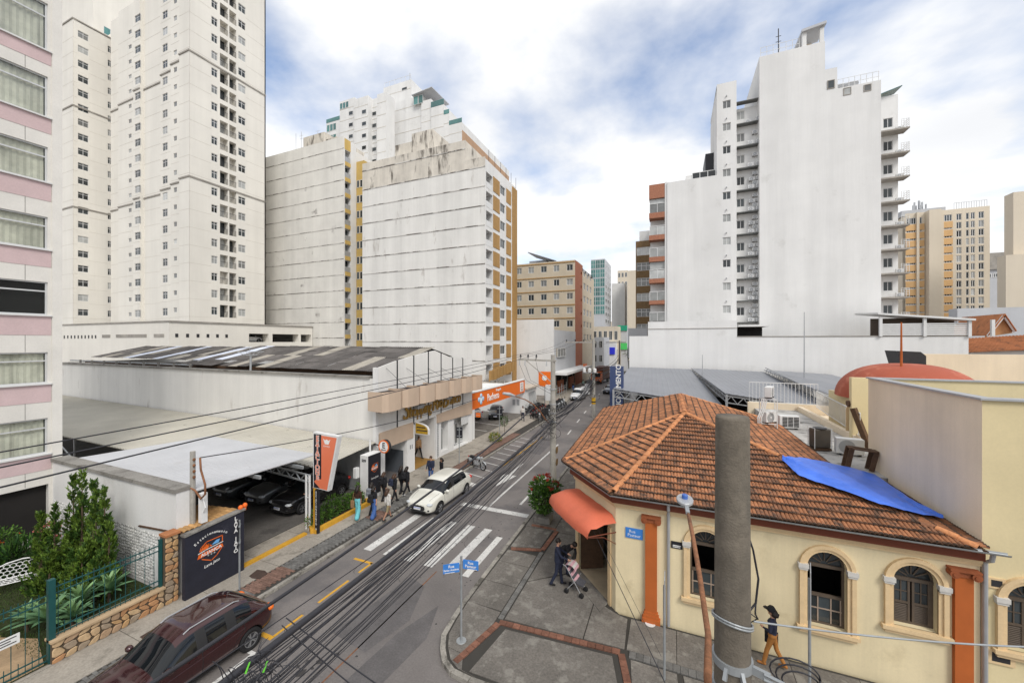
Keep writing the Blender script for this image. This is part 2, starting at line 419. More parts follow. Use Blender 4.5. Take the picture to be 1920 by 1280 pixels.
m_roof_w = mat('white_metal_roof', (0.50, 0.505, 0.52), 0.45, 0.10, 0.6, fine=0.03, dirt=(0.38, 0.37, 0.36), dirt_amt=0.5, dirt_scale=0.9, dirt_pos=0.62)
m_roof_b = mat('beige_metal_roof', (0.50, 0.475, 0.41), 0.6, 0.12, 0.5, fine=0.04, dirt=(0.22, 0.20, 0.17), dirt_amt=0.7, dirt_scale=1.6, dirt_pos=0.64)
m_roof_g = mat('grey_metal_roof', (0.25, 0.26, 0.285), 0.4, 0.12, 0.4, fine=0.03, metal=0.15, dirt=(0.12, 0.10, 0.09), dirt_amt=0.7, dirt_scale=1.1, dirt_pos=0.70, dstretch=(0.5, 3, 1))
m_asb = mat('weathered_fibre_cement', (0.13, 0.118, 0.11), 0.9, 0.3, 0.8, fine=0.2, rnd=0.3, island=0.3, dirt=(0.06, 0.05, 0.045), dirt_amt=0.7, dirt_scale=1.4, dirt_pos=0.55)
m_asb_l = mat('lighter_fibre_cement', (0.36, 0.33, 0.28), 0.9, 0.25, 1.0, fine=0.15)
m_asb_w = mat('translucent_roof_sheet', (0.62, 0.66, 0.76), 0.5, 0.1, 1.0)
m_conc = mat('weathered_concrete', (0.29, 0.275, 0.25), 0.92, 0.25, 0.9, fine=0.2, streak=0.2, bump=0.3, bscale=30, dirt=(0.09, 0.08, 0.07), dirt_amt=0.75, dirt_scale=1.2, dirt_pos=0.54)
m_conc_pole = mat('concrete_pole', (0.175, 0.15, 0.118), 0.92, 0.35, 3.5, fine=0.15, streak=0.30, bump=0.5, bscale=60, dirt=(0.10, 0.09, 0.075), dirt_amt=0.55, dirt_scale=2.2, dirt_pos=0.54, dstretch=(1, 1, 0.35))
m_conc_far = mat('pale_concrete_pole', (0.42, 0.40, 0.36), 0.92, 0.2, 1.5, fine=0.12, streak=0.2)
m_rust = mat('rusty_pipe', (0.24, 0.105, 0.05), 0.85, 0.35, 5, fine=0.3)
m_impost = mat('impost_grey_white', (0.60, 0.58, 0.54), 0.8, 0.15, 6)
m_orange_dome = mat('orange_dome_paint', (0.38, 0.088, 0.045), 0.7, 0.12, 0.7, fine=0.05, dirt=(0.55, 0.20, 0.12), dirt_amt=0.5, dirt_scale=1.2, dirt_pos=0.52)
m_awning = mat('faded_orange_awning', (0.62, 0.145, 0.075), 0.6, 0.10, 1.5, fine=0.04, dirt=(0.68, 0.38, 0.30), dirt_amt=0.6, dirt_scale=3.0, dirt_pos=0.66)
m_facade_br = mat('brown_facade_cladding', (0.34, 0.11, 0.05), 0.7, 0.1, 1)
m_brown_mosaic = mat('brown_mosaic', (0.20, 0.125, 0.055), 0.7, 0.25, 3, fine=0.2)
m_brickred = mat('thin_brick_cladding', (0.38, 0.165, 0.10), 0.85, 0.2, 5, fine=0.2)
m_peach = mat('peach_facade', (0.66, 0.42, 0.20), 0.85, 0.1, 0.4)
m_wood = mat('dark_old_wood', (0.10, 0.055, 0.03), 0.8, 0.3, 5, fine=0.2, rnd=0.1)
m_blue_tarp = mat('blue_tarpaulin', (0.065, 0.18, 0.72), 0.4, 0.22, 1.5, fine=0.05, bump=0.6, bscale=6)
m_blue_sign = mat('blue_street_sign', (0.05, 0.22, 0.62), 0.45, 0.1, 4)
m_grey_wall2 = mat('pale_grey_render', (0.52, 0.53, 0.55), 0.85, 0.08, 0.3, streak=0.05)

# ================================================================== ground
def sheet(name, poly, z, m, parent=None, kind='structure', label=None):
    mb = MB(); mb.add([(p[0], p[1], z) for p in poly], [tuple(range(len(poly)))])
    n = len(poly); area = sum(poly[i][0] * poly[(i + 1) % n][1] - poly[(i + 1) % n][0] * poly[i][1] for i in range(n))
    if area < 0: mb.f = [f[::-1] for f in mb.f]
    o = mb.build(name, m, parent)
    if parent is None: tag(o, label, kind=kind)
    return o
sheet('ground', [(-1500, -800), (1500, -800), (1500, 2500), (-1500, 2500)], -0.03, m_ground)
KL = [(-13.8, -60), (-13.8, 45), (-15.3, 63), (-17.2, 85), (-21.5, 130), (-30, 200), (-60, 400)]
KR = [(-7.0, 14), (-7.6, 45), (-9.6, 66), (-11.6, 85), (-15.5, 130), (-24, 200), (-54, 400)]
corner = [tuple(G(*p)[:2]) for p in ((880, 1280), (848, 1264), (834, 1245), (830, 1222), (832, 1197), (850, 1165), (870, 1134))]
road_poly = KL + KR[::-1] + corner[::-1] + [(-4.2, 9.25), (60, 9.25), (60, 4.3), (-5.0, 4.3), (-6.6, 3.2), (-6.9, 1.5), (-6.9, -60)]
road = sheet('road', road_poly, 0.0, m_asphalt)
road['_w'] = 1

# --- road paint (children of the road)
def mark(name, poly, m, z=0.004): return sheet(name, poly, z, m, road)
def rect(x0, x1, y0, y1): return [(x0, y0), (x1, y0), (x1, y1), (x0, y1)]
for i, x in enumerate((-12.65, -11.55, -10.45, -9.4, -8.45, -7.6)):
    w = 0.42 if i < 5 else 0.3
    mark('crosswalk_stripe', rect(x - w / 2 - .08, x + w / 2 - .08, 13.45, 17.3 - (0.5 if i == 5 else 0)), m_white_paint)
mark('stop_line', rect(-11.3, -7.2, 19.2, 19.62), m_white_paint)
mark('lane_line', rect(-9.75, -9.62, 19.75, 34.0), m_white_paint)
for y in (38, 44, 50, 56, 62, 68, 74, 80): mark('lane_dash', [(-9.9 - (y - 38) * .075, y), (-9.77 - (y - 38) * .075, y), (-9.92 - (y - 38) * .075, y + 2), (-10.05 - (y - 38) * .075, y + 2)], m_white_paint)
mark('lane_arrow', [(-10.72, 24.6), (-10.5, 24.6), (-10.62, 27.6), (-10.76, 27.6)], m_white_paint)
mark('arrow_head', [(-11.15, 24.9), (-10.62, 22.6), (-10.1, 24.9)], m_white_paint, 0.006)
mark('parking_line', rect(-11.83, -11.73, 10.05, 11.45), m_yellow_paint)
mark('parking_line', rect(-11.80, -11.70, 8.35, 9.4), m_yellow_paint)
mark('parking_line', rect(-11.85, -11.75, 12.0, 12.75), m_yellow_paint)
mark('parking_line', rect(-12.75, -11.75, 12.65, 12.78), m_yellow_paint)
mark('parking_line', rect(-13.4, -11.7, 8.2, 8.36), m_yellow_paint)
mark('parking_line', rect(-12.9, -11.6, 7.6, 7.72), m_white_paint)
mark('parking_line', rect(-11.72, -11.6, 5.0, 7.6), m_white_paint)
for k in range(9): mark('bay_line', [(-13.75, 24.1 + k * 1.35), (-11.95, 23.6 + k * 1.35), (-11.95, 23.7 + k * 1.35), (-13.75, 24.2 + k * 1.35)], m_white_paint)
mark('bay_edge', rect(-11.95, -11.83, 22.6, 36.0), m_yellow_paint)
mark('road_hatch', [(-13.7, 22.0), (-12.0, 22.0), (-12.0, 22.5), (-13.7, 22.9)], m_white_paint)
mark('edge_line', rect(-8.2, -8.05, 20.6, 26.0), m_white_paint)
m_patch = mat('asphalt_patch', (0.125, 0.116, 0.114), 0.6, 0.25, 1.5, fine=0.2, bump=0.2)
mark('tar_patch', [(-10.2, 9.2), (-8.6, 9.0), (-8.2, 10.6), (-8.8, 12.3), (-9.7, 12.6), (-9.9, 11)], m_patch, 0.003)
mark('tar_patch', [(-8.4, 7.8), (-7.4, 8.1), (-7.2, 10.2), (-7.7, 11.6), (-8.2, 10.0)], m_patch, 0.003)
mark('tar_patch', [(-11.8, 30.5), (-10.2, 30.3), (-10.4, 36), (-11.9, 36)], m_patch, 0.003)
ck = MB()
for _ in range(16):                      # cracks and drips on the asphalt
    x, y = random.uniform(-12.5, -7.4), random.uniform(6, 24); a = random.uniform(0, 6.28)
    for _ in range(14):
        a += random.uniform(-.5, .5); x2, y2 = x + .13 * math.cos(a), y + .13 * math.sin(a)
        if -13 < x2 < -7.2: ck.quad((x, y, .0025), (x2, y2, .0025), (x2 + .012, y2 + .012, .0025), (x + .012, y + .012, .0025))
        x, y = x2, y2
for _ in range(170):
    x, y = random.uniform(-11.5, -7.2), random.uniform(5.5, 21); r_ = random.uniform(.012, .05) * (3 if random.random() < .07 else 1); k = random.uniform(0, 6)
    ck.add([(x + r_ * math.cos(k + t) * random.uniform(.6, 1.2), y + r_ * math.sin(k + t) * random.uniform(.6, 1.3), .0022) for t in (0, 1, 2, 3, 4, 5)], [(0, 1, 2, 3, 4, 5)])
tag(ck.build('road_stains', mat('oil_dark', (0.05, 0.046, 0.044), 0.7, 0.2), road), kind='stuff')
mark('repair_strip', rect(-8.95, -8.9, 5, 13.3), m_rust, 0.003)

# --- pavements
def pave_slab(parent, poly, z, m, name='paving_slab', th=0.05, gap=0.012):
    c = Vector((sum(p[0] for p in poly) / len(poly), sum(p[1] for p in poly) / len(poly)))
    q = []
    for p in poly:
        v = Vector((p[0], p[1])); d = (c - v); q.append(v + d.normalized() * gap)
    return MB().prism([(p.x, p.y) for p in q], z - th, z, 0).build(name, m, parent)
pl = MB().prism([(-17.6, -30), (-13.95, -30), (-13.95, 45), (-15.45, 63), (-17.4, 85), (-21.7, 130), (-30.2, 200), (-34, 200), (-25, 130), (-20.5, 85), (-18.6, 63), (-17.6, 45)], -0.02, 0.105).build('pavement', m_joint)
tag(pl, kind='structure'); pl['_w'] = 1
ys = [-8, -5.5, -3, -0.6, 1.8, 4.2, 6.5, 8.7, 10.9, 13.1, 15.4, 17.7, 20.1, 22.6, 25.0, 27.6, 30.2, 32.9, 35.6, 38.4, 41.2, 45]
for a, b in zip(ys[:-1], ys[1:]):
    pave_slab(pl, rect(-17.5, -16.42, a, b), 0.13, m_pave_l)
    pave_slab(pl, rect(-16.4, -15.02, a, b), 0.131, m_pave_l)
for a, b in ((45, 51), (51, 57), (57, 63)):
    f = lambda y: -(y - 45) * 0.083
    pave_slab(pl, [(-17.5 + f(a), a), (-14.1 + f(a), a), (-14.1 + f(b), b), (-17.5 + f(b), b)], 0.13, m_pave_l)
for a, b in ((63, 74), (74, 85)):
    f = lambda y: -1.5 - (y - 63) * 0.086
    pave_slab(pl, [(-17 + f(a), a), (-14.1 + f(a), a), (-14.1 + f(b), b), (-17 + f(b), b)], 0.13, m_pave_l)
# small block pavers next to the kerb: red beside the crossing, grey elsewhere
pv_r = MB().box(-.095, .095, -.045, .045, -.03, 0).mesh('paver_block', m_paver_r)
pv_g = MB().box(-.095, .095, -.045, .045, -.03, 0).mesh('paver_block', m_paver_g)
npv = 0; rest = MB(); restr = MB()
y = -2.0
k = 0
while y < 36:
    red = (9.3 < y < 10.9) or (15.6 < y < 16.6) or y > 22.5
    for c_ in range(4):
        x = -14.92 + c_ * 0.205 + (0.1 if k % 2 else 0)
        if 5.5 < y < 12.5 and npv < 290:
            o = link('paver_block', pv_r if red else pv_g, pl, (x, y, 0.132 + random.uniform(-.003, .003))); npv += 1
        else:
            (restr if red else rest).box(x - .095, x + .095, y - .045, y + .045, 0.10, 0.132 + random.uniform(-.003, .003))
    y += 0.1; k += 1
tag(rest.build('grey_block_paving', m_paver_g, pl), kind='stuff')
tag(restr.build('red_block_paving', m_paver_r, pl), kind='stuff')
# kerb stones, left
def kerb_run(name, pts, m, w=0.16, h=0.145, step=1.05, label=None):
    root = tag(thing(name, None, None, (pts[0][0], pts[0][1], 0)), kind='structure')
    for (x0, y0), (x1, y1) in zip(pts[:-1], pts[1:]):
        L = math.hypot(x1 - x0, y1 - y0); n = max(1, round(L / step)); d = Vector((x1 - x0, y1 - y0, 0)) / n
        for i in range(n):
            a = Vector((x0, y0, 0)) + d * i; b = a + d * 0.985
            MB().bar(a + Vector((0, 0, h / 2 - .02)), b + Vector((0, 0, h / 2 - .02)), w, h + random.uniform(-.006, .006)).build('kerb_stone', m, root)
    return root
kerb_run('kerb', [(-13.88, -8), (-13.88, 45)], m_kerb)
kerb_run('kerb', [(-13.88, 45), (-15.38, 63), (-17.28, 85)], m_kerb, step=3)

# right hand corner pavement
pr_poly = [(-6.9, 14), (-7.5, 45), (-9.5, 66), (-11.5, 85), (-15.4, 130), (-23.9, 200), (-20, 200), (-11, 130), (-7, 85), (-5, 66), (-4.2, 45), (-3.8, 17), (-3.6, 15.4), (-1.7, 13.5), (60, 13.5), (60, 9.35), (-4.2, 9.35)] + corner[:]
pr = MB().prism(pr_poly, -0.02, 0.105).build('pavement', m_joint); tag(pr, kind='structure'); pr['_w'] = 1
S = lambda poly, z=0.13: pave_slab(pr, poly, z, m_pave_r)
cz = [(c[0] + .12, c[1] + .1) for c in corner]
S([cz[6], cz[5], cz[4], cz[3], (-5.75, 9.95), (-5.45, 11.45), (-5.45, 12.0)])
S([cz[3], cz[2], cz[1], cz[0], (-5.5, 9.45), (-5.75, 9.95)])
S([(-6.75, 12.05), (-5.45, 12.05), (-5.45, 13.4), (-6.78, 13.4)]); S([(-6.78, 13.42), (-5.45, 13.42), (-5.45, 14.8), (-6.8, 14.8)])
S([(-6.8, 14.82), (-5.45, 14.82), (-5.45, 15.75), (-6.8, 15.75)]); S([(-6.8, 16.0), (-5.5, 16.4), (-5.45, 18.1), (-6.8, 18.1)])
yy = [18.12, 20, 22, 24, 26, 28.5, 31, 34, 37, 41, 45]
for a, b in zip(yy[:-1], yy[1:]):
    S([(-6.85 - (a - 18) * .02, a), (-5.4, a), (-5.4, b), (-6.85 - (b - 18) * .02, b)]); S([(-5.38, a), (-4.0, a), (-4.0, b), (-5.38, b)])
for a, b in ((45, 55.5), (55.5, 66)): S([(-7.4 - (a - 45) * .095, a), (-4.6 - (a - 45) * .04, a), (-4.6 - (b - 45) * .04, b), (-7.4 - (b - 45) * .095, b)])
S([(-5.2, 11.75), (-2.6, 11.9), (-2.6, 13.9), (-3.75, 15.1), (-5.2, 13.9)]); S([(-5.2, 13.95), (-3.8, 15.15), (-4.0, 16.0), (-4.05, 18.1), (-5.1, 18.1), (-5.2, 16.0)])
S([(-2.58, 11.92), (-1.35, 12.0), (-1.4, 13.35), (-1.75, 13.45), (-2.58, 13.85)])
S([(-5.0, 11.35), (-1.65, 11.6), (-1.38, 10.7), (-1.2, 9.5), (-5.3, 9.5)])
xs_ = [-1.3, 0.1, 1.6, 3.1, 4.7, 6.3, 8, 10, 12.5]
for a, b in zip(xs_[:-1], xs_[1:]):
    S([(a, 12.0), (b, 12.0), (b, 13.4), (a, 13.4)]); S([(a + .45, 9.5), (b + .2, 9.5), (b, 11.68), (a + .15, 11.68)])
# terracotta edging bricks
def brick_line(a, b, w=0.2, m=m_brick_p, L=0.235, name='edging_brick'):
    a, b = Vector((a[0], a[1], 0)), Vector((b[0], b[1], 0)); n = round((b - a).length / L); d = (b - a) / n
    me = MB().bar((0, 0, 0), d * 0.95, w, 0.04).mesh(name, m)
    for i in range(n): link(name, me, pr, a + d * i + Vector((0, 0, 0.118 + random.uniform(-.002, .003))))
brick_line((-5.82, 9.62), (-5.31, 11.5)); brick_line((-5.3, 11.56), (-1.45, 11.84)); brick_line((-1.42, 11.78), (-0.95, 10.2))
brick_line((-6.7, 15.87), (-5.4, 16.28)); brick_line((-5.36, 16.3), (-5.25, 18.2)); brick_line((-5.3, 18.3), (-6.6, 18.3))
brick_line((-5.33, 11.7), (-5.33, 16.1), 0.17, m_paver_g, 0.21, 'edging_block'); brick_line((-1.2, 11.86), (2.6, 11.86), 0.26, m_paver_g, 0.2, 'edging_block')
kerb_run('kerb', [(-6.93, 14), (-7.53, 45)], m_kerb)
kerb_run('kerb', [(60, 9.33), (-4.2, 9.33)] + corner + [(-6.93, 14)], m_kerb, step=1.2)
# south side of the cross street (under the camera)
ps = MB().prism([(-6.9, -30), (60, -30), (60, 4.2), (-5.0, 4.2), (-6.5, 3.1), (-6.8, 1.4)], -0.02, 0.13).build('pavement', m_pave_r); tag(ps, kind='structure')
# covers and drains
tag(MB().prism([tuple(G(*p, .14)[:2]) for p in ((467, 1079), (482, 1067), (497, 1069), (502, 1074), (487, 1085), (472, 1083))], .131, .139).build('manhole_cover', m_iron), 'small rusty rectangular cover in the pavement by the black wall', 'manhole cover')
tag(MB().prism([tuple(G(*p, .14)[:2]) for p in ((262, 1193), (306, 1167), (320, 1176), (272, 1200))], .131, .141).build('inspection_cover', m_iron), 'long dark brown cover plate beside the stone wall', 'manhole cover')
c = G(1219, 1168, .14)
tag(MB().lathe([(.16, .131), (.16, .142), (.11, .142), (.10, .134)], (c.x, c.y, 0), 20).build('floor_drain', m_white_metal), 'round white drain ring at the foot of the orange pilaster', 'drain')

# ================================================================== left side: pink building
PB = thing('pink_apartment_building', 'apartment block with pink bands, marble strips and wide curtained windows', 'building', (-30, 4, 0))
fp = FR('X', -26.6, 1)
a_r = fp.a_of(97); a_e = fp.a_of(116)
zf = lambda y: fp.pz(97, y)
win_rows = [(100, 12), (224, 148), (345, 279), (470, 409), (592, 530), (718, 660), (848, 782)]
zrow = [(zf(b), zf(t)) for b, t in win_rows]
holes = [(-14.0, a_r - .12, z0, z1) for z0, z1 in zrow]
fst = zrow[5][0] - zrow[6][0]
z_top = zrow[0][1] + 9
for i in (1, 2): holes.append((-14.0, a_r - .12, zrow[0][0] + fst * i, zrow[0][1] + fst * i))
g_top = zf(905); holes.append((-14.0, a_r - .1, 0.5, g_top, .5))
holes = [h for h in holes]
wall(PB, fp, -16, a_r, 0, z_top, holes, m_marble, 0.2)
MB().box(-38, -26.85, -16, a_e - .1, 0, z_top - .3).build('core', m_dark_in, PB)
MB().box(-38, -26.55, a_r, a_e, 0, z_top).build('corner_pier', m_marble, PB)
for i, (z0, z1) in enumerate(zrow):          # pink band below each window
    lo = zrow[i + 1][1] + .02 if i + 1 < len(zrow) else g_top + .05
    mid = lo + (z0 - lo) * 0.46
    MB().box(-26.75, -26.585, -16, a_r - .02, mid, z0 - .04).build('pink_band', m_pink, PB)
    MB().box(-26.75, -26.50, -16, a_r - .02, z0 - .045, z0 + .02).build('window_sill', m_wframe, PB)
    cuts = [a_r - .12, a_r - .12 - 1.95, a_r - .12 - 3.9, a_r - .12 - 5.85, a_r - .12 - 7.8]
    for j in range(4):
        window(PB, fp, cuts[j + 1], cuts[j], z0 + .02, z1, 0.10, 1, 1, m_alu, m_clear, 0.06, transom=0.72)
    for j in range(14):                       # marble slab joints
        MB().box(-26.60, -26.594, a_r - .8 - j * .95, a_r - .79 - j * .95, lo, mid).build('marble_joint', m_joint, PB)
    if i != 4:
        cm = MB()                             # pleated curtain behind the glass
        n = 60
        for k in range(n):
            ya = a_r - .2 - k * 0.1; xo = -26.78 - .03 * (k % 2)
            xo2 = -26.78 - .03 * ((k + 1) % 2)
            cm.quad((xo, ya, z0 + .05), (xo2, ya - .1, z0 + .05), (xo2, ya - .1, z1 - .04), (xo, ya, z1 - .04))
        cm.build('curtain', mat('pale_curtain', (0.72, 0.68, 0.58), 0.9, 0.3, 1.5, dirt=(0.16, 0.14, 0.12), dirt_amt=0.8, dirt_scale=0.9, dirt_pos=0.60, dstretch=(1, 1.5, 0.05)), PB)
# ground floor dark glazing
for j in range(4):
    window(PB, fp, a_r - .15 - 2.1 * (j + 1), a_r - .15 - 2.1 * j, .55, g_top, 0.3, 1, 1, m_dark, mat('dark_shop_glass', (0.02, 0.024, 0.022), 0.05, 0.2, spec=0.8), 0.07, transom=0.66)

# ================================================================== garden
lawn = sheet('lawn', [(-26.6, -16), (-16.55, -16), (-16.55, 8.1), (-26.6, 8.1)], 0.16, mat('lawn_soil', (0.035, 0.045, 0.014), 0.95, 0.3, 2))
path = MB().prism([(-20.6, 2.0), (-16.6, 2.0), (-16.6, 4.95), (-18.2, 5.3), (-20.6, 4.4)], .1, .185).build('garden_path', mat('tan_flagstone', (0.46, 0.32, 0.19), 0.85, 0.25, 2, fine=0.15)); tag(path, kind='structure')
GW = thing('garden_wall', 'white boundary wall behind the cypresses with a pebbled lower half', 'wall', (-21, 8.3, 0))
fgw = FR('Y', 8.2, -1)
MB().box(-26.55, -16.75, 8.2, 8.62, 0, 3.86).build('wall', m_white, GW)
MB().box(-26.55, -16.72, 8.12, 8.68, 3.86, 4.0).build('coping', m_conc, GW)
pm = MB()
for i in range(60):
    for j in range(17):
        x = -26.4 + i * .16 + random.uniform(-.03, .03); z = .2 + j * .115 + random.uniform(-.02, .02)
        pm.ball((x, 8.2, z), random.uniform(.05, .075), 5, 0, (1, .5, .8))
tag(pm.build('pebble_dash', mat('white_pebble', (0.55, 0.55, 0.53), 0.8, 0.3, 3, island=0.3), GW, smooth=True), kind='stuff')
# stone plinth wall with fence
SW = thing('stone_wall', 'low crazy stone wall with a tall pier under the green fence', 'wall', (-16.5, 6.5, 0))
m_stone = [mat('tan_stone_%d' % i, c, 0.85, 0.22, 3, fine=0.15, bump=0.4, bscale=14) for i, c in enumerate(((0.50, 0.31, 0.15), (0.43, 0.29, 0.18), (0.36, 0.28, 0.20), (0.54, 0.38, 0.22), (0.47, 0.25, 0.12)))]
m_mortar = mat('dark_mortar', (0.10, 0.075, 0.05), 0.95, 0.2)
MB().box(-16.75, -16.46, 5.05, 7.72, 0.1, 0.74).build('mortar_core', m_mortar, SW)
MB().box(-16.75, -16.46, 7.72, 8.12, 0.1, 2.52).build('pier_core', m_mortar, SW)
MB().box(-16.8, -16.38, 5.02, 7.72, 0.74, 0.80).build('coping', mat('tan_coping', (0.50, 0.36, 0.22), 0.9, 0.2, 2), SW)
MB().box(-16.8, -16.36, 7.70, 8.14, 2.52, 2.60).build('pier_cap', mat('clay_cap', (0.42, 0.17, 0.07), 0.9, 0.2, 2), SW)
def stones(y0, y1, z0, z1, nx, nz, x):
    # jittered lattice of irregular polygons
    P = {}
    for i in range(nx + 1):
        for j in range(nz + 1):
            jy = 0 if i in (0, nx) else random.uniform(-.3, .3); jz = 0 if j in (0, nz) else random.uniform(-.32, .32)
            sh = 0.45 if (j % 2 and 0 < i < nx) else 0
            P[i, j] = ((i + jy * .8 + sh) / nx * (y1 - y0) + y0, (j + jz) / nz * (z1 - z0) + z0)
    for i in range(nx):
        for j in range(nz):
            q = [P[i, j], P[i + 1, j], P[i + 1, j + 1], P[i, j + 1]]
            cy = sum(a for a, b in q) / 4; cz_ = sum(b for a, b in q) / 4
            pts = []
            for k in range(4):       # shrink and chamfer the corners
                a, b = q[k]; n = q[(k + 1) % 4]
                for t in (.22, .78):
                    py, pz = a + (n[0] - a) * t, b + (n[1] - b) * t
                    l = math.hypot(cy - py, cz_ - pz) or 1
                    pts.append((py + (cy - py) / l * .016, pz + (cz_ - pz) / l * .016))
            d = random.uniform(.03, .055)
            mb = MB().slab([(x, a, b) for a, b in pts], (-.06, 0, 0))
            top = MB().slab([(x + d, cy + (a - cy) * .9, cz_ + (b - cz_) * .9) for a, b in pts], (-d, 0, 0))
            n = len(pts)
            mb = MB(); mb.add([(x - .05, a, b) for a, b in pts] + [(x + d * .6, a, b) for a, b in pts] + [(x + d, cy + (a - cy) * .86, cz_ + (b - cz_) * .86) for a, b in pts],
                   [tuple(range(2 * n, 3 * n))] + [(k, (k + 1) % n, n + (k + 1) % n, n + k) for k in range(n)] + [(n + k, n + (k + 1) % n, 2 * n + (k + 1) % n, 2 * n + k) for k in range(n)])
            mb.build('stone', random.choice(m_stone), SW)
stones(5.05, 7.7, 0.1, 0.74, 11, 3, -16.47)
stones(7.72, 8.12, 0.1, 2.52, 2, 12, -16.47)
m_green = mat('dark_green_paint', (0.012, 0.075, 0.075), 0.5, 0.15, 5)
def fence(y0, y1, zb, z0, z1, label, low):
    f = thing('metal_fence', label, 'fence', (-16.6, (y0 + y1) / 2, zb))
    for z in (z0 + .05, z0 + .22, z1 - .30, z1 - .12): MB().box(-16.625, -16.59, y0, y1, z, z + .03).build('rail', m_green, f)
    n = int((y1 - y0) / .125); me = MB().cyl((0, 0, z0), (0, 0, z1), .009, n=6).mesh('picket', m_green); ms = MB().cyl((0, 0, z0), (0, 0, z0 + .38), .009, n=6).mesh('short_picket', m_green)
    mt = MB().cyl((0, 0, z1 - .36), (0, 0, z1), .009, n=6).mesh('short_picket', m_green)
    for i in range(n):
        y = y0 + .06 + i * .125
        if i % 2 == 0: link('picket', me, f, (-16.607, y, 0))
        else: link('short_picket', ms, f, (-16.607, y, 0)); link('short_picket', mt, f, (-16.607, y, 0))
    return f
F1 = fence(5.17, 7.66, .8, .80, 2.36, 'dark green picket fence on top of the stone wall', .8)
MB().box(-16.68, -16.53, 5.02, 5.16, .1, 2.52).build('end_post', m_green, F1)
MB().box(-16.66, -16.56, 7.62, 7.70, .8, 2.46).build('end_post', m_green, F1)
F2 = fence(1.8, 5.0, .1, .16, 2.2, 'green picket gate at the bottom left corner of the garden', .1)
F2.name = 'garden_gate'; F2['category'] = 'gate'
gs = thing('gate_notice', 'small white notice board wired to the green gate', 'sign', PX(8, 1203, -16.55))
MB().box(-16.57, -16.555, 4.02, 4.50, 1.15, 1.42).build('board', m_letter, gs)
for k in range(3): MB().box(-16.554, -16.550, 4.08, 4.44 - .1 * (k % 2), 1.35 - k * .07, 1.375 - k * .07).build('print_line', m_black_s, gs)
MB().box(-17.6, -16.85, 7.95, 8.05, .15, 1.75).build('meter_cabinet', m_white_metal)
mc = bpy.data.objects['meter_cabinet']; tag(mc, 'white metal meter cabinet at the end of the garden wall', 'cabinet')

# ================================================================== covered parking lot
lot = sheet('parking_floor', [(-62, 8.7), (-16.5, 8.7), (-16.5, 18.3), (-62, 19.5)], 0.09, mat('parking_concrete', (0.13, 0.12, 0.11), 0.9, 0.25, 0.7, fine=0.2, dirt=(0.05, 0.047, 0.045), dirt_amt=0.6, dirt_scale=0.8, dirt_pos=0.55))
def corrugated(poly3, m, parent, name='sheet', pitch=0.2, amp=0.025, along=None, ribs=True, th=0.04, rise=None):
    """sloping sheet (4 corners: a,b,c,d) with raised ribs running a->d"""
    a, b, c, d = [Vector(p) for p in poly3]
    n = max(2, int((b - a).length / pitch)); nrm = (b - a).cross(d - a).normalized()
    if nrm.z < 0: nrm = -nrm
    mb = MB(); vs = []
    prof = [(0, 0), (.30, 0), (.38, 1), (.62, 1), (.70, 0)] if rise is None else rise
    ts = [((i + p) / n, h) for i in range(n) for p, h in prof] + [(1, 0)]
    for t, h in ts: vs.append(a.lerp(b, t) + nrm * amp * h)
    for t, h in ts: vs.append(d.lerp(c, t) + nrm * amp * h)
    k = len(ts)
    mb.add(vs, [(i, i + 1, k + i + 1, k + i) for i in range(k - 1)])
    mb.add([v - nrm * th for v in (a, b, c, d)], [(3, 2, 1, 0)])
    lo = [a, b, c, d]
    for i in range(4):
        p, q = lo[i], lo[(i + 1) % 4]; mb.quad(p - nrm * th, q - nrm * th, q, p)
    return mb.build(name, m, parent)
PRf = thing('parking_roof', 'white sheet metal roof over the car park behind the garden wall', 'roof', (-21, 11, 0))
# near white roof
A_ = PY(158, 862, 8.75); 
corrugated([(-26.5, 8.7, 3.80), (-16.6, 8.7, 3.78), (-17.4, 14.75, 3.44), (-26.6, 14.8, 3.52)], m_roof_w, PRf, 'roof_sheet', 0.25, .02)
for y, z in ((9.0, 3.6), (11.2, 3.5), (13.3, 3.3)): MB().bar((-26.3, y, z), (-16.6, y, z - .03), .08, .14).build('beam', m_galv, PRf)
MB().cyl((-16.95, 8.85, .1), (-16.95, 8.85, 3.7), .06).build('column', m_white_metal, PRf)
PRb = thing('corrugated_roof', 'beige corrugated roof against the white side wall of the shopping building', 'roof', (-35, 16, 0))
corrugated([(-60, 11.6, 3.50), (-26.6, 11.6, 3.25), (-26.6, 18.9, 3.35), (-60, 18.9, 3.77)], m_roof_b, PRb, 'roof_sheet', 0.3, .04)
corrugated([(-26.58, 14.7, 3.25), (-17.2, 14.7, 2.72), (-17.2, 18.9, 3.08), (-26.58, 18.9, 3.33)], m_roof_b, PRb, 'roof_sheet', 0.3, .04)
# trusses and posts at the entrance
def truss(parent, a, b, h, n, m, r=.03, name='truss'):
    a, b = Vector(a), Vector(b); up = Vector((0, 0, h)); mb = MB()
    mb.bar(a, b, r * 2.2).bar(a + up, b + up, r * 2.2)
    for i in range(n):
        p, q = a.lerp(b, i / n), a.lerp(b, (i + 1) / n); mid = (p + q) / 2 + up
        mb.bar(p, mid, r * 1.4).bar(mid, q, r * 1.4)
    return mb.build(name, m, parent)
truss(PRb, (-25, 14.2, 2.55), (-16.5, 13.62, 2.45), .34, 11, m_galv)
for x in (-16.55, -16.78): MB().cyl((x, 13.62, .1), (x, 13.62, 2.8), .055).build('column', m_white_metal, PRb)
MB().bar((-16.55, 13.6, .5), (-16.78, 13.6, .5), .03).bar((-16.55, 13.6, 1.7), (-16.78, 13.6, 1.7), .03).build('column_tie', m_white_metal, PRb)
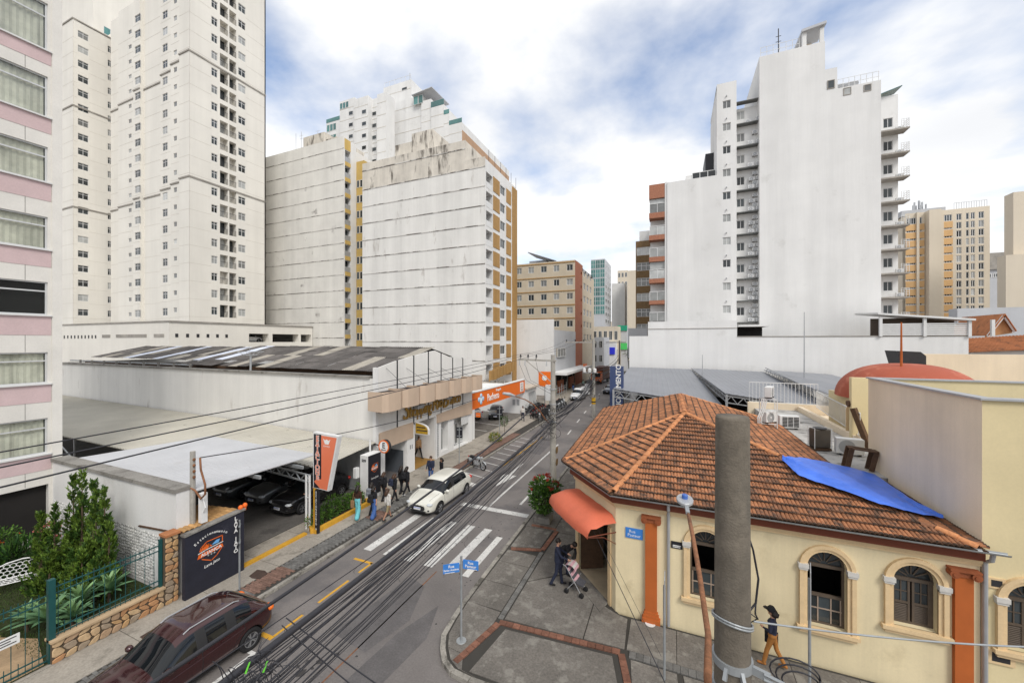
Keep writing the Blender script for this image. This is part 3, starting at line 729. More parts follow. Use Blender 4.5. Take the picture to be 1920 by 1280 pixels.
MB().cyl((-17.0, 18.2, .1), (-17.0, 18.2, 3.4), .06).build('column', m_white_metal, PRb)
MB().cyl((-26.2, 13.4, .1), (-26.2, 13.4, 3.3), .06).cyl((-40, 13.4, .1), (-40, 13.4, 3.0), .06).build('rear_column', m_white_metal, PRb)
MB().bar((-26.6, 8.9, 3.66), (-45, 13.4, 2.9), .05).build('strut', m_galv, PRb)
# slatted metal partition inside the lot
PT = thing('slatted_partition', 'pale grey slatted metal gate panel inside the car park', 'gate', (-18, 17.9, 0))
for i in range(30): MB().box(-19.9 + i * .1, -19.9 + i * .1 + .055, 18.3, 18.33, .15, 2.6).build('slat', m_steel, PT)
MB().bar((-19.9, 18.34, 2.6), (-16.95, 18.34, 2.6), .06).bar((-19.9, 18.34, .2), (-16.95, 18.34, .2), .06).build('frame', m_steel, PT)
# painted black wall with the parking logo
BW = thing('painted_sign_wall', 'blue-black wall painted with an orange car wash emblem', 'wall', (-16.1, 9.1, 0))
fb = FR('X', -16.08, 1)
bt0, bt1 = fb.pz(345, 1000), fb.pz(450, 975)
MB().slab([(-16.26, 8.13, .1), (-16.26, 10.18, .1), (-16.26, 10.18, 2.55), (-16.26, 8.13, 2.40)], (.18, 0, 0)).build('wall', m_navy_wall, BW)
MB().bar((-16.17, 8.10, 2.44), (-16.17, 10.22, 2.59), .26, .07).build('coping', m_conc, BW)
m_or_line = mat('orange_emblem_paint', (0.80, 0.15, 0.02), 0.6, 0.05)
def emblem(parent, fr, ca, cz_, s, squash=1.0):
    P = lambda a, z, d=.006: fr(ca + a * s * squash, cz_ + z * s, d)
    def strip(pts, w, m, name, d=.006, closed=False):
        mb = MB(); n = len(pts)
        for i in range(n if closed else n - 1):
            p, q = Vector(pts[i]), Vector(pts[(i + 1) % n]); t = (q - p).normalized(); nn = Vector((-t.y, t.x)) * w / 2; p = p - t * w * .3; q = q + t * w * .3
            mb.quad(P(*(p + nn), d), P(*(q + nn), d), P(*(q - nn), d), P(*(p - nn), d)); mb.m[-1] = 0
        return mb.build(name, m, parent)
    strip([(-.62, .1), (-.55, .3), (-.25, .52), (.62, .52), (.62, .15)], .05, m_or_line, 'emblem_outline')
    strip([(-.5, -.42), (.0, -.72), (.3, -.55), (.6, -.2)], .05, m_or_line, 'emblem_outline')
    strip([(-.7, -.02), (-.3, .05), (.65, .12)], .05, m_letter, 'emblem_swoosh')
    strip([(-.55, .06), (-.45, .3), (-.2, .36), (.0, .16)], .07, m_or_line, 'emblem_car')
    MB().add([P(-.5, .1), P(-.2, .08), (P(-.05, .3)), P(-.38, .33)], [(0, 1, 2, 3)]).build('emblem_car_body', m_or_line, parent)
    MB().add([P(.0, .2, .007), P(.4, .18, .007), P(.48, .38, .007), P(.28, .4, .007)], [(0, 1, 2, 3)]).build('emblem_car_glass', mat('emblem_blue', (0.15, 0.42, 0.78), 0.5, 0.05), parent)
    MB().add([P(-.75, -.32), P(.68, -.2), P(.62, .02), P(-.68, -.08)], [(0, 1, 2, 3)]).build('emblem_ribbon', m_or_line, parent)
    text_on(parent, fr, ca, cz_ - .145 * s, .012, 'ALIANÇA', .27 * s, m_letter, rot=R(4), squash=squash, depth=.001, bold=.006 * s)
    for k in (-.17, 0, .17): text_on(parent, fr, ca + k * s * squash, cz_ - .38 * s, .008, '*', .25 * s, m_letter, 'star', squash=squash, depth=.001)
emblem(BW, fb, 8.98, 1.60, .62)
for i, ch in enumerate('Estacionamento'):
    t = (i - 6.5) / 6.5; text_on(BW, fb, 8.98 + .53 * t, 2.12 + .06 - .2 * t * t, .008, ch, .13, m_letter, rot=-t * .6, depth=.001, bold=.003)
text_on(BW, fb, 9.0, 1.04, .008, 'Lava Jato', .15, m_letter, rot=R(6), shear=.2, depth=.001, bold=.002)
for i, ch in enumerate('LAVA JATO'): text_on(BW, fb, 9.86, 2.34 - i * .16, .008, ch, .2, m_letter, depth=.001, bold=.007)
for k, dy in enumerate((0, .17)):
    o = MB().ball((-16.2, 10.12 + dy, 2.66 + .03 * k), .09, 12, 0, (1, 1, 1.15)).lathe([(.05, 2.5), (.05, 2.6)], (-16.2, 10.12 + dy, 0), 10).build('warning_lamp', m_or_line, smooth=True)
    tag(o, ('upper left' if k == 0 else 'lower right') + ' orange globe lamp on the end of the black wall', 'lamp')
# small clay roof behind the black wall
KR_ = thing('kiosk_roof', 'small sloping roof of tan clay tiles behind the black wall', 'roof', (-17.6, 9.4, 0))
m_tan_tile = mat('tan_clay_tile', (0.52, 0.30, 0.12), 0.85, 0.2, 3, fine=0.12, rnd=0.2)
me_t = MB()
n = 6
for i in range(n):
    a0, a1 = math.pi * i / n, math.pi * (i + 1) / n
    me_t.quad((-math.cos(a0) * .085, 0, math.sin(a0) * .05), (-math.cos(a1) * .085, 0, math.sin(a1) * .05), (-math.cos(a1) * .085, .5, math.sin(a1) * .05), (-math.cos(a0) * .085, .5, math.sin(a0) * .05))
    me_t.quad((-math.cos(a0) * .085, 0, math.sin(a0) * .05), (-math.cos(a1) * .085, 0, math.sin(a1) * .05), (-math.cos(a1) * .07, 0, math.sin(a1) * .035), (-math.cos(a0) * .07, 0, math.sin(a0) * .035))
me_tm = me_t.mesh('clay_tile', m_tan_tile, True)
for i in range(12):
    for j in range(6):
        o = link('clay_tile', me_tm, KR_, (-19.0 + j * .44 + 0.0, 8.3 + i * .165, 2.30 + j * .04)); o.rotation_euler = (R(-6), 0, R(90)); o.location.x += .5
        o.rotation_euler = (0, R(0), R(90))
MB().slab([(-19.2, 8.15, 2.2), (-16.3, 8.15, 2.44), (-16.3, 10.2, 2.44), (-19.2, 10.2, 2.2)], (0, 0, .05)).build('deck', m_wood, KR_)
MB().box(-19.1, -18.9, 8.7, 8.85, .1, 2.2).build('rear_post', m_white_metal, KR_)

# ================================================================== shopping building
SB = thing('shopping_building', 'white shopping building with beige awning boxes and raised gold lettering', 'building', (-25, 24, 0))
fs = FR('X', -17.3, 1)
Y0, Y1 = fs.a_of(705), fs.a_of(885)
# openings: (pixel x0,x1, z0,z1, depth)
ya = [fs.a_of(x) for x in (722, 761, 776, 815, 823, 840, 851, 878)]
op = [(ya[0], ya[1], .13, 2.55, 2.5), (ya[2], ya[3], .13, 3.55, 4.5), (ya[4] + .3, ya[5], .45, 2.9, .6), (ya[6], ya[7], .2, 2.9, .6)]
wall(SB, fs, Y0, Y1, 0.0, 5.2, op, m_white, back=True)
wall(SB, FR('Y', 19.02, -1), -60, -17.3, 0.0, 7.05, [], m_white_d, name='side_wall')
MB().box(-60, -17.75, 18.9, 19.3, 7.05, 7.2).build('gutter_coping', m_conc, SB)
MB().box(-60.2, -60, 18.95, 32, 0, 7.2).build('rear_wall', m_white_d, SB)
MB().box(-60, -17.4, 31.5, 31.7, 0, 7.2).build('end_wall', m_white, SB)
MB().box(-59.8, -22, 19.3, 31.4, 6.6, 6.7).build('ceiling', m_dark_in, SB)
# facade panels with dark strips between
px = [707, 743.4, 774.4, 801.8, 825.7, 847.5, 866.5, 884.5]
tops = {707: 689, 743.4: 676, 774.4: 667, 801.8: 659.5, 825.7: 662, 847.5: 671, 866.5: 671.5, 884.5: 671.5}
for x0, x1 in zip(px[:-1], px[1:]):
    a0, a1 = fs.a_of(x0), fs.a_of(x1); t0, t1 = fs.pz(x0, tops[x0]), fs.pz(x1, tops[x1])
    a0 += .06; a1 -= .06
    pts = [fs(a0, 5.2 - 1.7, .06), fs(a1, 5.2 - 1.7, .06), fs(a1, t1, .06), fs(a0, t0, .06)]
    if x0 == 801.8:
        ap = fs.a_of(814.5); pts = pts[:3] + [fs(ap, fs.pz(814.5, 657), .06)] + pts[3:]
    MB().slab(pts, (-.09, 0, 0)).build('facade_panel', m_white_d, SB)
for x in px[1:-1]:
    a = fs.a_of(x); MB().box(-17.36, -17.22, a - .055, a + .055, 3.5, fs.pz(x, tops[x]) + .03).build('facade_strip', m_dark, SB)
MB().box(-17.45, -17.2, Y0 - .12, Y0 + .1, .1, fs.pz(705, 689)).build('corner_post', m_white, SB)
# beige fascia bands
def band(x0, y0a, y0b, x1, y1a, y1b, d, name='fascia'):
    a0, a1 = fs.a_of(x0), fs.a_of(x1)
    MB().slab([fs(a0, fs.pz(x0, y0b), d), fs(a1, fs.pz(x1, y1b), d), fs(a1, fs.pz(x1, y1a), d), fs(a0, fs.pz(x0, y0a), d)], (-.14, 0, 0)).build(name, m_beige, SB)
band(709.7, 811.5, 843, 771.6, 791, 819.5, .16); band(817, 777, 792.5, 882.7, 752.4, 775, .16)
# awning boxes
n = 7; b0, b1 = 18.25, 31.45; bw = (b1 - b0) / n
for i in range(n):
    u0, u1 = b0 + i * bw + .03, b0 + (i + 1) * bw - .03
    prof = [(-17.25, u0), (-16.15, u0 + .0), (-15.95, u0 + .35), (-15.92, (u0 + u1) / 2), (-15.95, u1 - .35), (-16.15, u1), (-17.25, u1)]
    mb = MB(); k = len(prof)
    mb.add([(x, y, 5.05 + (.05 if 0 < j < k - 1 else .1)) for j, (x, y) in enumerate(prof)] + [(x, y, 6.33) for x, y in prof], [(j, j + 1, k + j + 1, k + j) for j in range(k - 1)] + [tuple(range(k))[::-1]])
    bx = mb.build('awning_box', m_beige, SB)
    MB().add([(x + .02 if x < -17 else x - .06, y, 6.20) for x, y in prof], [tuple(range(k))]).build('box_top', mat('dark_roof_felt', (0.035, 0.025, 0.025), 0.9, 0.2), bx)
# bracing wires of the facade
for x0, x1 in ((760, 790), (800, 828), (826, 848), (848, 868), (722, 745)):
    MB().tube([fs(fs.a_of(x0), fs.pz(x0, 690), .1), fs(fs.a_of(x1), 6.2, .9)], .012, 5).build('stay_wire', m_dark, SB)
MB().box(-17.2, -16.9, 19.1, 19.2, 4.9, 5.3).bar((-17.2, 18.9, 5.55), (-16.3, 18.9, 5.50), .3, .3).build('floodlight_box', m_dark, SB)
# lettering
m_gold = mat('weathered_gold_letter', (0.38, 0.22, 0.045), 0.55, 0.2, 3)
m_gold_s = mat('dark_letter_side', (0.035, 0.028, 0.02), 0.7, 0.1)
al = fs.a_of(753); ar = fs.a_of(861)
for off, m_, nm in ((.16, m_gold, 'gold_lettering'),):
    for txt, pa, pb, sz in (('S', 753, 766, 1.9), ('hopping', 764.5, 806.5, 1.28), ('R', 808, 818.5, 1.7), ('io', 818.5, 826.5, 1.28), ('B', 828, 838, 1.7), ('ranco', 837, 861, 1.28)):
        me = text_mesh(txt, sz, depth=.04, bold=.006, shear=.22 if txt in 'SRB' else .12)
        bb = [v.co.x for v in me.vertices]; w = max(bb) - min(bb); mid = (max(bb) + min(bb)) / 2
        A0, A1 = fs.a_of(pa), fs.a_of(pb); sc = (A1 - A0) / w
        me.materials.clear(); me.materials.append(m_)
        zc_ = 4.52 - (.12 if txt == 'hopping' else 0)
        me.transform(Matrix.Translation(fs((A0 + A1) / 2 - (0.02 if off < .15 else 0), zc_ - (.03 if off < .15 else 0), off)) @ Matrix.Rotation(fs.rz, 4, 'Z') @ Matrix.Rotation(R(90), 4, 'X') @ Matrix.Diagonal((sc, .95, 1, 1)) @ Matrix.Translation((-mid, 0, 0)))
        link(nm, me, SB)
for x, y in ((786, 762), (841, 745)):
    p = PX(x, y, -16.7); MB().box(-16.9, -16.55, p.y - .35, p.y + .35, p.z - .12, p.z + .12).cyl((-17.2, p.y, p.z + .1), (-16.8, p.y, p.z), .02).build('sign_floodlight', m_steel, SB)
# ground floor details
fw_ = m_white
MB().box(-17.32, -17.2, ya[1] + .02, ya[2] - .02, .13, 3.4).build('door_pillar', m_white, SB)
MB().box(-17.32, -17.22, ya[3] + .02, ya[3] + .25, .13, 3.5).build('door_pillar', m_white_metal, SB)
me_sh = MB()
for k in range(11): me_sh.box(-17.30, -17.25, ya[6] + 1.2, ya[7] - .05, 2.0 + k * .085, 2.0 + k * .085 + .07)
tag(me_sh.build('roller_shutter', m_white_metal, SB), None)
for x0, x1 in ((824, 832), (833, 839), (852, 858), (860, 866), (868, 876)):
    window(SB, fs, fs.a_of(x0), fs.a_of(x1), .35, 2.2, .45, 1, 1, m_white_metal, m_glass_c, .05, name='shop_window')
for i in range(22): MB().box(-17.24, -17.2, ya[3] + .3, ya[3] + .42, .3 + i * .14, .3 + i * .14 + .09).build('grille_slat', m_steel, SB) if i < 22 else None
sheet('entrance_tiles', [(-17.2, ya[2] + .05), (-17.2, ya[3] - .05), (-21.5, ya[3] - .05), (-21.5, ya[2] + .05)], .16, mat('ochre_entrance_tiles', (0.36, 0.20, 0.05), 0.6, 0.25, 3))
text_on(SB, FR('X', -17.19, 1), (ya[1] + ya[2]) / 2, 1.9, .01, '11', .4, m_black_s, depth=.001, bold=.01)
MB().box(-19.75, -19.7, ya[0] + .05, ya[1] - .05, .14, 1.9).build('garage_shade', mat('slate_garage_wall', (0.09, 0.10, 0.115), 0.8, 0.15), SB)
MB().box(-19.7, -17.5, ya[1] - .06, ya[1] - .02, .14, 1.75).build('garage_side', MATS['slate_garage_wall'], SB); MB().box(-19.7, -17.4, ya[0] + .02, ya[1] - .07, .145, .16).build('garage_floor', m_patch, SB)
# oval yellow blade sign
BS = thing('blade_sign', 'rounded yellow advertising blade sign beside the shopping entrance', 'sign', (-16.9, 23, 3))
pts = [(0, 0), (1.15, 0), (1.15, .35), (1.05, .55), (.85, .68), (.5, .78), (0, .85)]
ysn = fs.a_of(776) - .05
MB().slab([(-17.15 + a * 1.0, ysn, 2.75 + z) for a, z in pts], (0, .16, 0)).build('sign_box', m_white_metal, BS)
MB().slab([(-17.1 + a * .9, ysn - .01, 2.80 + z * .87) for a, z in pts], (0, .01, 0)).build('sign_face', mat('mustard_sign', (0.48, 0.29, 0.02), 0.5, 0.3, 6), BS)
for z, w_ in ((3.0, .9), (3.22, .75)): MB().box(-17.0, -17.0 + w_, ysn - .025, ysn - .015, z, z + .07).build('sign_print', m_dark, BS)
# round E sign
ES = thing('parking_sign', 'round white sign with orange rim and a black letter E', 'sign', PX(722, 836, -16.8))
pc = PY(722, 836, 18.75)
MB().lathe([(.40, -.10), (.40, .10)], tuple(pc), 28, axis='y').build('drum', m_dark, ES)
MB().lathe([(.40, -.13), (.33, -.135), (.33, -.12), (.40, -.11)], tuple(pc), 28, axis='y', caps=False).build('rim', m_orange_s, ES)
MB().lathe([(.001, -.125), (.335, -.125), (.335, -.105)], tuple(pc), 28, axis='y').build('face', m_letter, ES)
text_on(ES, FR('Y', pc.y - .128, -1), pc.x, pc.z + .05, .004, 'E', .46, m_black_s, depth=.001, bold=.012)
MB().add([(pc.x - .2, pc.y - .134, pc.z - .2), (pc.x - .1, pc.y - .134, pc.z - .26), (pc.x - .1, pc.y - .134, pc.z - .14)], [(0, 1, 2)]).add([(pc.x - .12, pc.y - .134, pc.z - .22), (pc.x + .18, pc.y - .134, pc.z - .22), (pc.x + .18, pc.y - .134, pc.z - .18), (pc.x - .12, pc.y - .134, pc.z - .18)], [(0, 1, 2, 3)]).build('arrow', m_black_s, ES)
MB().bar((-17.3, 18.85, pc.z), (pc.x - .35, pc.y, pc.z), .06).build('bracket', m_dark, ES)
# black advertising pillar with number
AP = thing('advertising_pillar', 'white pillar with black emblem board and the number 509', 'sign', (-16.9, 18.1, 0))
fa = FR('Y', 17.75, -1)
MB().box(-16.9, -16.35, 17.3, 18.4, .1, 2.75).build('pillar', m_white, AP)
fax = FR('X', -16.33, 1)
MB().box(-16.36, -16.33, 17.35, 18.38, .35, 2.72).build('board', m_black_s, AP)
emblem(AP, fax, 17.87, 1.95, .40); text_on(AP, fax, 17.87, 1.35, .01, 'Lava Jato', .17, m_letter, depth=.001)
text_on(AP, FR('Y', 17.3, -1), -16.62, 2.45, .01, '509', .22, m_black_s, depth=.001, bold=.008)
mb_ = thing('meter_box', 'white electricity meter box on the car park column', 'box', (-17.0, 17.6, 1.5))
MB().box(-17.15, -16.92, 17.0, 17.28, 1.45, 2.05).build('box', m_white_metal, mb_, bevel=.015)
# ------ weathered fibre cement roof
AR = thing('fibre_cement_roof', 'weathered dark corrugated roof with a few pale sheets on the shopping building', 'roof', (-38, 23, 7))
def corr_sheet_mesh(w, L, m):
    mb = MB(); n = 12; vs = []
    for j in (0, 1):
        for i in range(n + 1): vs.append((w * i / n, L * j, .035 * (i % 2)))
    mb.add(vs, [(i, i + 1, n + 2 + i, n + 1 + i) for i in range(n)])
    return mb.mesh('roof_sheet', m)
shm = [corr_sheet_mesh(1.12, 1.75, m) for m in (m_asb, m_asb_l, m_asb_w)]
slope = math.atan2(1.25, 5.3)
for i in range(38):
    x = -17.6 - 1.1 * (i + 1)
    lift = 0.0 if i < 19 else -.12
    for j in range(4):
        if i > 20 and j == 0: continue
        if 9 < i <= 20 and j == 0 and random.random() < .4: continue
        k = 0
        if (i * 7 + j // 2 * 3) % 11 in (3, 4): k = 1
        if i in (17, 20, 26, 31) and j >= 1: k = 2
        o = link('roof_sheet', shm[k], AR, (x, 19.6 + j * 1.55, 7.42 + j * .375 + lift + random.uniform(-.02, .03))); o.rotation_euler = (slope + random.uniform(-.01, .01), random.uniform(-.006, .006), 0)
    o = link('roof_sheet', shm[0], AR, (x, 25.45, 8.86 + lift)); o.rotation_euler = (-slope, 0, 0)
    o = link('roof_sheet', shm[0], AR, (x, 27.1, 8.45 + lift)); o.rotation_euler = (-slope, 0, 0)
for i in range(9):
    x = -38 - i * 2.4; MB().box(x, x + .14, 19.5, 19.64, 7.0, 7.5).build('roof_prop', m_conc, AR)
MB().bar((-60, 19.8, 7.38), (-38, 19.8, 7.38), .1, .12).build('purlin', m_galv, AR)
MB().box(-58, -17.7, 20.2, 20.4, 7.15, 7.4).build('eaves_beam', m_wood, AR)
DS = thing('satellite_dish', 'grey wire satellite dish standing on the corrugated roof', 'satellite dish', PY(470, 690, 19.4))
p = PY(470, 690, 19.4)
MB().cyl((p.x, p.y, 7.15), (p.x, p.y, 8.3), .07).build('mast', m_steel, DS)
dm = MB()
for k in range(12):
    a = 2 * math.pi * k / 12
    dm.tube([(p.x, p.y, 8.3), (p.x + .55 * math.cos(a), p.y + .4 * math.sin(a), 8.38), (p.x + 1.05 * math.cos(a), p.y + .8 * math.sin(a), 8.62)], .012, 4)
for rr, zz in ((.55, 8.38), (1.05, 8.62)): dm.tube([(p.x + rr * math.cos(2 * math.pi * k / 20), p.y + rr * .76 * math.sin(2 * math.pi * k / 20), zz) for k in range(21)], .014, 4)
dm.tube([(p.x, p.y, 8.3), (p.x + .1, p.y - .2, 9.1)], .012, 4)
dm.build('wire_bowl', m_steel, DS)

# ================================================================== pharmacy
PH = thing('pharmacy_building', 'white pharmacy with a long orange sign over its parking bay', 'building', (-20, 46, 0))
fph = FR('X', -17.5, 1)
MB().box(-17.95, -17.5, 32.0, 45.95, 2.93, 4.5).build('sign_box', m_orange_s, PH)
MB().box(-18.0, -17.45, 31.95, 46.0, 4.5, 4.58).build('sign_cap', m_white_metal, PH)
text_on(PH, fph, 36.6, 3.62, .02, 'Pacheco', 1.05, m_letter, depth=.02, bold=.01, squash=.82)
text_on(PH, fph, 37.9, 4.2, .02, 'Drogaria', .36, m_letter, depth=.01, bold=.01)
m_cross = mat('pale_blue_cross', (0.45, 0.66, 0.85), 0.4, 0.2, 5)
for a0, a1, z0, z1 in ((33.6, 33.95, 3.25, 4.15), (33.2, 34.35, 3.55, 3.9)): MB().box(-17.5, -17.47 + (.004 if a0 > 33.5 else 0), a0, a1, z0, z1).build('cross_bar', m_letter, PH)
for ca, cz_ in ((33.78, 4.05), (33.78, 3.4), (33.35, 3.72), (34.2, 3.72)): MB().lathe([(.24, 0), (.22, .03), (.001, .05)], (-17.48, ca, cz_), 14, axis='x').build('cross_lobe', m_cross, PH, smooth=True)
MB().box(-17.5, -17.47, 44.3, 45.4, 3.15, 4.3).build('hours_board', m_letter, PH)
for j, t in enumerate(('24', 'HO', 'RAS')): text_on(PH, fph, 44.85, 4.02 - j * .33, .035, t, .34, m_brickred, depth=.001, bold=.01)
MB().box(-17.95, -17.45, 31.95, 32.4, .1, 2.93).build('entrance_pillar', m_white, PH)
MB().box(-17.35, -16.9, 32.45, 32.55, 2.2, 2.6).build('small_sign', m_orange_s, PH); text_on(PH, FR('Y', 32.45, -1), -17.12, 2.4, .01, 'Pacheco', .1, m_letter, depth=.001)
sheet('pharmacy_yard', [(-26, 31.8), (-17.6, 31.8), (-17.6, 46), (-26, 46)], .115, m_pave_r)
wall(PH, FR('Y', 46, -1), -26, -17.5, 0, 3.2, [], m_white)
wall(PH, FR('X', -17.5, 1), 46, 50.5, 0, 3.2, [(47.3, 50.2, .2, 2.7)], m_white, .5, back=True)
MB().box(-26, -17.2, 46.0, 51, 3.2, 3.4).build('roof_slab', mat('terrace_tiles', (0.52, 0.45, 0.37), 0.9, 0.15, 2), PH)
MB().slab([(-26, 32, 4.3), (-18, 32, 4.55), (-18, 40, 4.55), (-26, 40, 4.3)], (0, 0, .08)).build('canopy_roof', m_white, PH)
for x in (-19.2, -18.6): MB().box(x, x + .35, 45.96, 46, 1.2, 1.9).build('wall_poster', m_steel, PH)
for k in range(9): MB().box(-17.42, -17.38, 47.4 + k * .3, 47.43 + k * .3, .2, 2.6).build('gate_bar', m_steel, PH)
for k in range(3): MB().box(-24.5 + k * 1.2, -23.7 + k * 1.2, 50.2, 50.6, 3.4, 3.75).build('planter_box', m_conc, PH)
for p_ in (((-23, 36.5), (-17.7, 35.5)), ((-23, 39.5), (-17.7, 38.5)), ((-23, 42.5), (-17.7, 41.5))):
    (x0, y0), (x1, y1) = p_; o = sheet('bay_line', [(x0, y0), (x1, y1), (x1, y1 + .14), (x0, y0 + .14)], .122, m_white_paint, PH)

# ================================================================== slab building B (blank wall and ochre street front)
BB = thing('apartment_slab', 'blank white-walled slab with mouldy parapet and ochre panelled street front', 'building', (-38, 58, 0))
fB = FR('X', -26, 1); fBw = FR('Y', 51.6, -1)
SH = 2.98
zt = 36.9; ZL0 = 35.67; SH = 2.92; XS = -29.4
wall(BB, fBw, -49.9, -26, 0, ZL0, [], m_white_d, name='blank_wall')
wall(BB, fBw, -49.9, XS, ZL0 + .01, 40.3, [], m_white_dd, name='parapet_wall'); MB().box(-49.9, XS, 51.55, 51.6, 38.9, 39.05).build('drip_ledge', m_grime, BB); MB().box(-49.9, XS, 51.63, 60, ZL0, 40.25).build('upper_core', m_white_dd, BB)
wall(BB, fBw, XS, -26, ZL0 + .01, 37.16, [], m_white_dd, name='parapet_wall')
MB().box(-49.9, -27.4, 51.7, 63.8, 0, 36.0).build('core', m_white, BB)
_f = FR('Y', 54, -1); MB().box(_f.a_of(741), _f.a_of(772), 54, 58, 36, 43.6).build('stair_head', m_white_dd, BB)
MB().box(_f.a_of(772), _f.a_of(811), 54, 61, 36, 44.9).build('tank_house', m_white_dd, BB)
for k in range(12):
    z = ZL0 - k * SH
    if z > 3: MB().box(-49.9, -26, 51.54, 51.6, z - .05, z + .07).build('drip_ledge', m_grime, BB)
yA, yB = 51.6, fB.a_of(968)
cols = [fB.a_of(x) for x in (911.5, 924, 925, 936.5, 939, 948.5, 950, 958, 960, 968)]
holes = []
fl = [3.4 + i * SH for i in range(11)]
for z in fl:
    holes.append((cols[0], cols[1] - .1, z + .1, z + 2.45, 1.2)); holes.append((cols[4] - .2, cols[5] - .3, z + 1.0, z + 2.4)); holes.append((cols[6] + 1.9, cols[7] + .2, z + 1.0, z + 2.4))
wall(BB, fB, yA, yB, 0, zt, holes, m_white, .2)
for z in fl:
    MB().box(-27.15, -27.1, cols[0], cols[1], z + .1, z + 2.4).build('balcony_back', mat('balcony_interior', (0.25, 0.25, 0.25), 0.9, 0.1), BB)
    MB().box(-26.06, -25.98, cols[0] + .05, cols[1] - .15, z + .12, z + 1.0).build('balcony_front', m_white_metal, BB)
    window(BB, fB, cols[4] - .2, cols[5] - .3, z + 1.0, z + 2.4, .15, 2, 1, m_wframe, m_glass, .06)
    window(BB, fB, cols[6] + 1.9, cols[7] + .2, z + 1.0, z + 2.4, .15, 1, 1, m_wframe, m_glass, .06)
    MB().box(-26.04, -25.93, cols[2] - .1, cols[3], z + .35, z + 2.65).build('ochre_panel', m_ochre, BB)
    MB().box(-26.04, -25.93, cols[6] - .2, cols[6] + 1.8, z + .35, z + 2.65).build('ochre_panel', m_ochre, BB)
MB().box(-26.2, -25.85, cols[8], yB + .1, 0, zt - .4).build('ochre_end_strip', m_ochre, BB)
for i in range(6): MB().cyl((-26.1, 53 + i * 2.2, zt), (-26.1, 53 + i * 2.2, zt + 1.9), .03).build('lightning_rod', m_dark, BB)
for i in range(9): MB().box(-24.9, -24.6, 50.6 + i * 1.15, 50.6 + i * 1.15 + .95, 3.55 + i * .13, 5.1 + i * .13).build('louvre_fin', m_ochre, BB)

# ================================================================== slab building A
BA = thing('peeling_slab', 'tall white slab with peeling paint and yellow balconies in its narrow light well', 'building', (-65, 58, 0))
fAw = FR('Y', 53.4, -1); fA = FR('X', -56.1, 1)
zA = fAw.pz(645, 255)
MB().box(-90, -57.3, 53.5, 72, 0, zA - .8).build('core', m_white, BA)
wall(BA, fAw, -90, -56.1, 0, zA, [], m_peel, name='blank_wall')
MB().box(-68.6, -62.8, 55, 62, zA - 2, zA + 3.0).build('tank_house', m_white_dd, BA)
MB().box(-62.8, -59.5, 55, 62, zA - 2, zA + 1.4).build('stair_head', m_white_dd, BA)
for k in range(14):
    z = zA - 2.2 - k * SH
    if z > 6: MB().box(-90, -56.1, 53.35, 53.4, z - .05, z + .05).build('drip_ledge', m_grime, BA)
c5 = [fA.a_of(x) for x in (646, 657, 668)]
holes = []; zz = [zA - 4.5 - i * SH for i in range(13)]
for z in zz: holes.append((c5[0] + .1, c5[1], z, z + 2.1, 1.0))
wall(BA, fA, 53.4, c5[2], 0, zA - .3, holes, m_white, .2)
for i, z in enumerate(zz):
    MB().box(-56.9, -56.85, c5[0], c5[1] + .1, z, z + 2.1).build('balcony_back', m_glass if i % 3 else m_glass_c, BA)
    MB().box(-56.15, -56.02, c5[0] + .1, c5[1], z - .75, z - .02).build('balcony_band', m_yellow_b, BA)
    MB().box(-56.12, -56.07, c5[0] + .15, c5[1] - .05, z, z + .9).build('balcony_rail', m_steel, BA)
MB().box(-60, -56.04, c5[0], c5[1], zA - 2.3, zA - .3).build('yellow_top', m_yellow_b, BA)
# yellow rear wing between the slabs
fAy = FR('X', -53.0, 1)
MB().box(-56.09, -54.2, c5[2] + .02, c5[2] + 12, 0, zA - 3.5).build('yellow_wing', m_yellow_b, BA)
for i in range(13):
    z = zA - 8.5 - i * SH
    for j in range(2): window(BA, FR('Y', c5[2] + .02, -1), -55.95 + j * .8, -55.3 + j * .8, z, z + 1.4, -.03, 1, 1, m_wframe, m_glass, .06)

# ================================================================== cream twin towers with podium
POD = thing('car_deck_podium', 'low cream podium with vent slots and open car deck under the towers', 'building', (-80, 36, 0))
MB().box(-130, -64, 30.5, 31, 0, 12.1).build('front_wall', m_cream, POD)
fpd = FR('X', -64, 1)
wall(POD, fpd, 31.0, 53.3, 0, 12.1, [(41.3, 44.6, 9.3, 10.7), (45.3, 50.3, 9.3, 10.7), (50.8, 53, 9.3, 10.7)], m_cream, 1.5, 'street_wall')
MB().box(-64.1, -63.85, 30.4, 53.3, 12.1, 12.3).build('coping', m_ledge, POD)
MB().box(-130, -64.1, 30.4, 30.6, 12.1, 12.3).build('coping', m_ledge, POD)
MB().box(-130, -64.2, 31, 90, 11.6, 12.0).build('deck', m_conc, POD)
MB().box(-70, -65.6, 41, 53.2, 8.6, 9.2).build('car_deck_floor', m_conc, POD)
fp2 = FR('Y', 30.5, -1)
for x0, x1 in ((192, 207), (218, 275), (289, 308)): a0, a1 = fp2.a_of(x0), fp2.a_of(x1); MB().box(a0, a1, 30.45, 30.5, 10.0, 10.45).build('vent_grille', m_ledge, POD)
for k in range(10): a = fp2.a_of(120 + k * 6.5); MB().box(a, a + .35, 30.46, 30.5, 9.9, 10.4).build('vent_slot', m_dark, POD)
for k in range(6): MB().box(-64, -63.96, 31.2 + k * 1.3, 31.55 + k * 1.3, 10.0, 10.5).build('vent_slot', m_dark, POD)

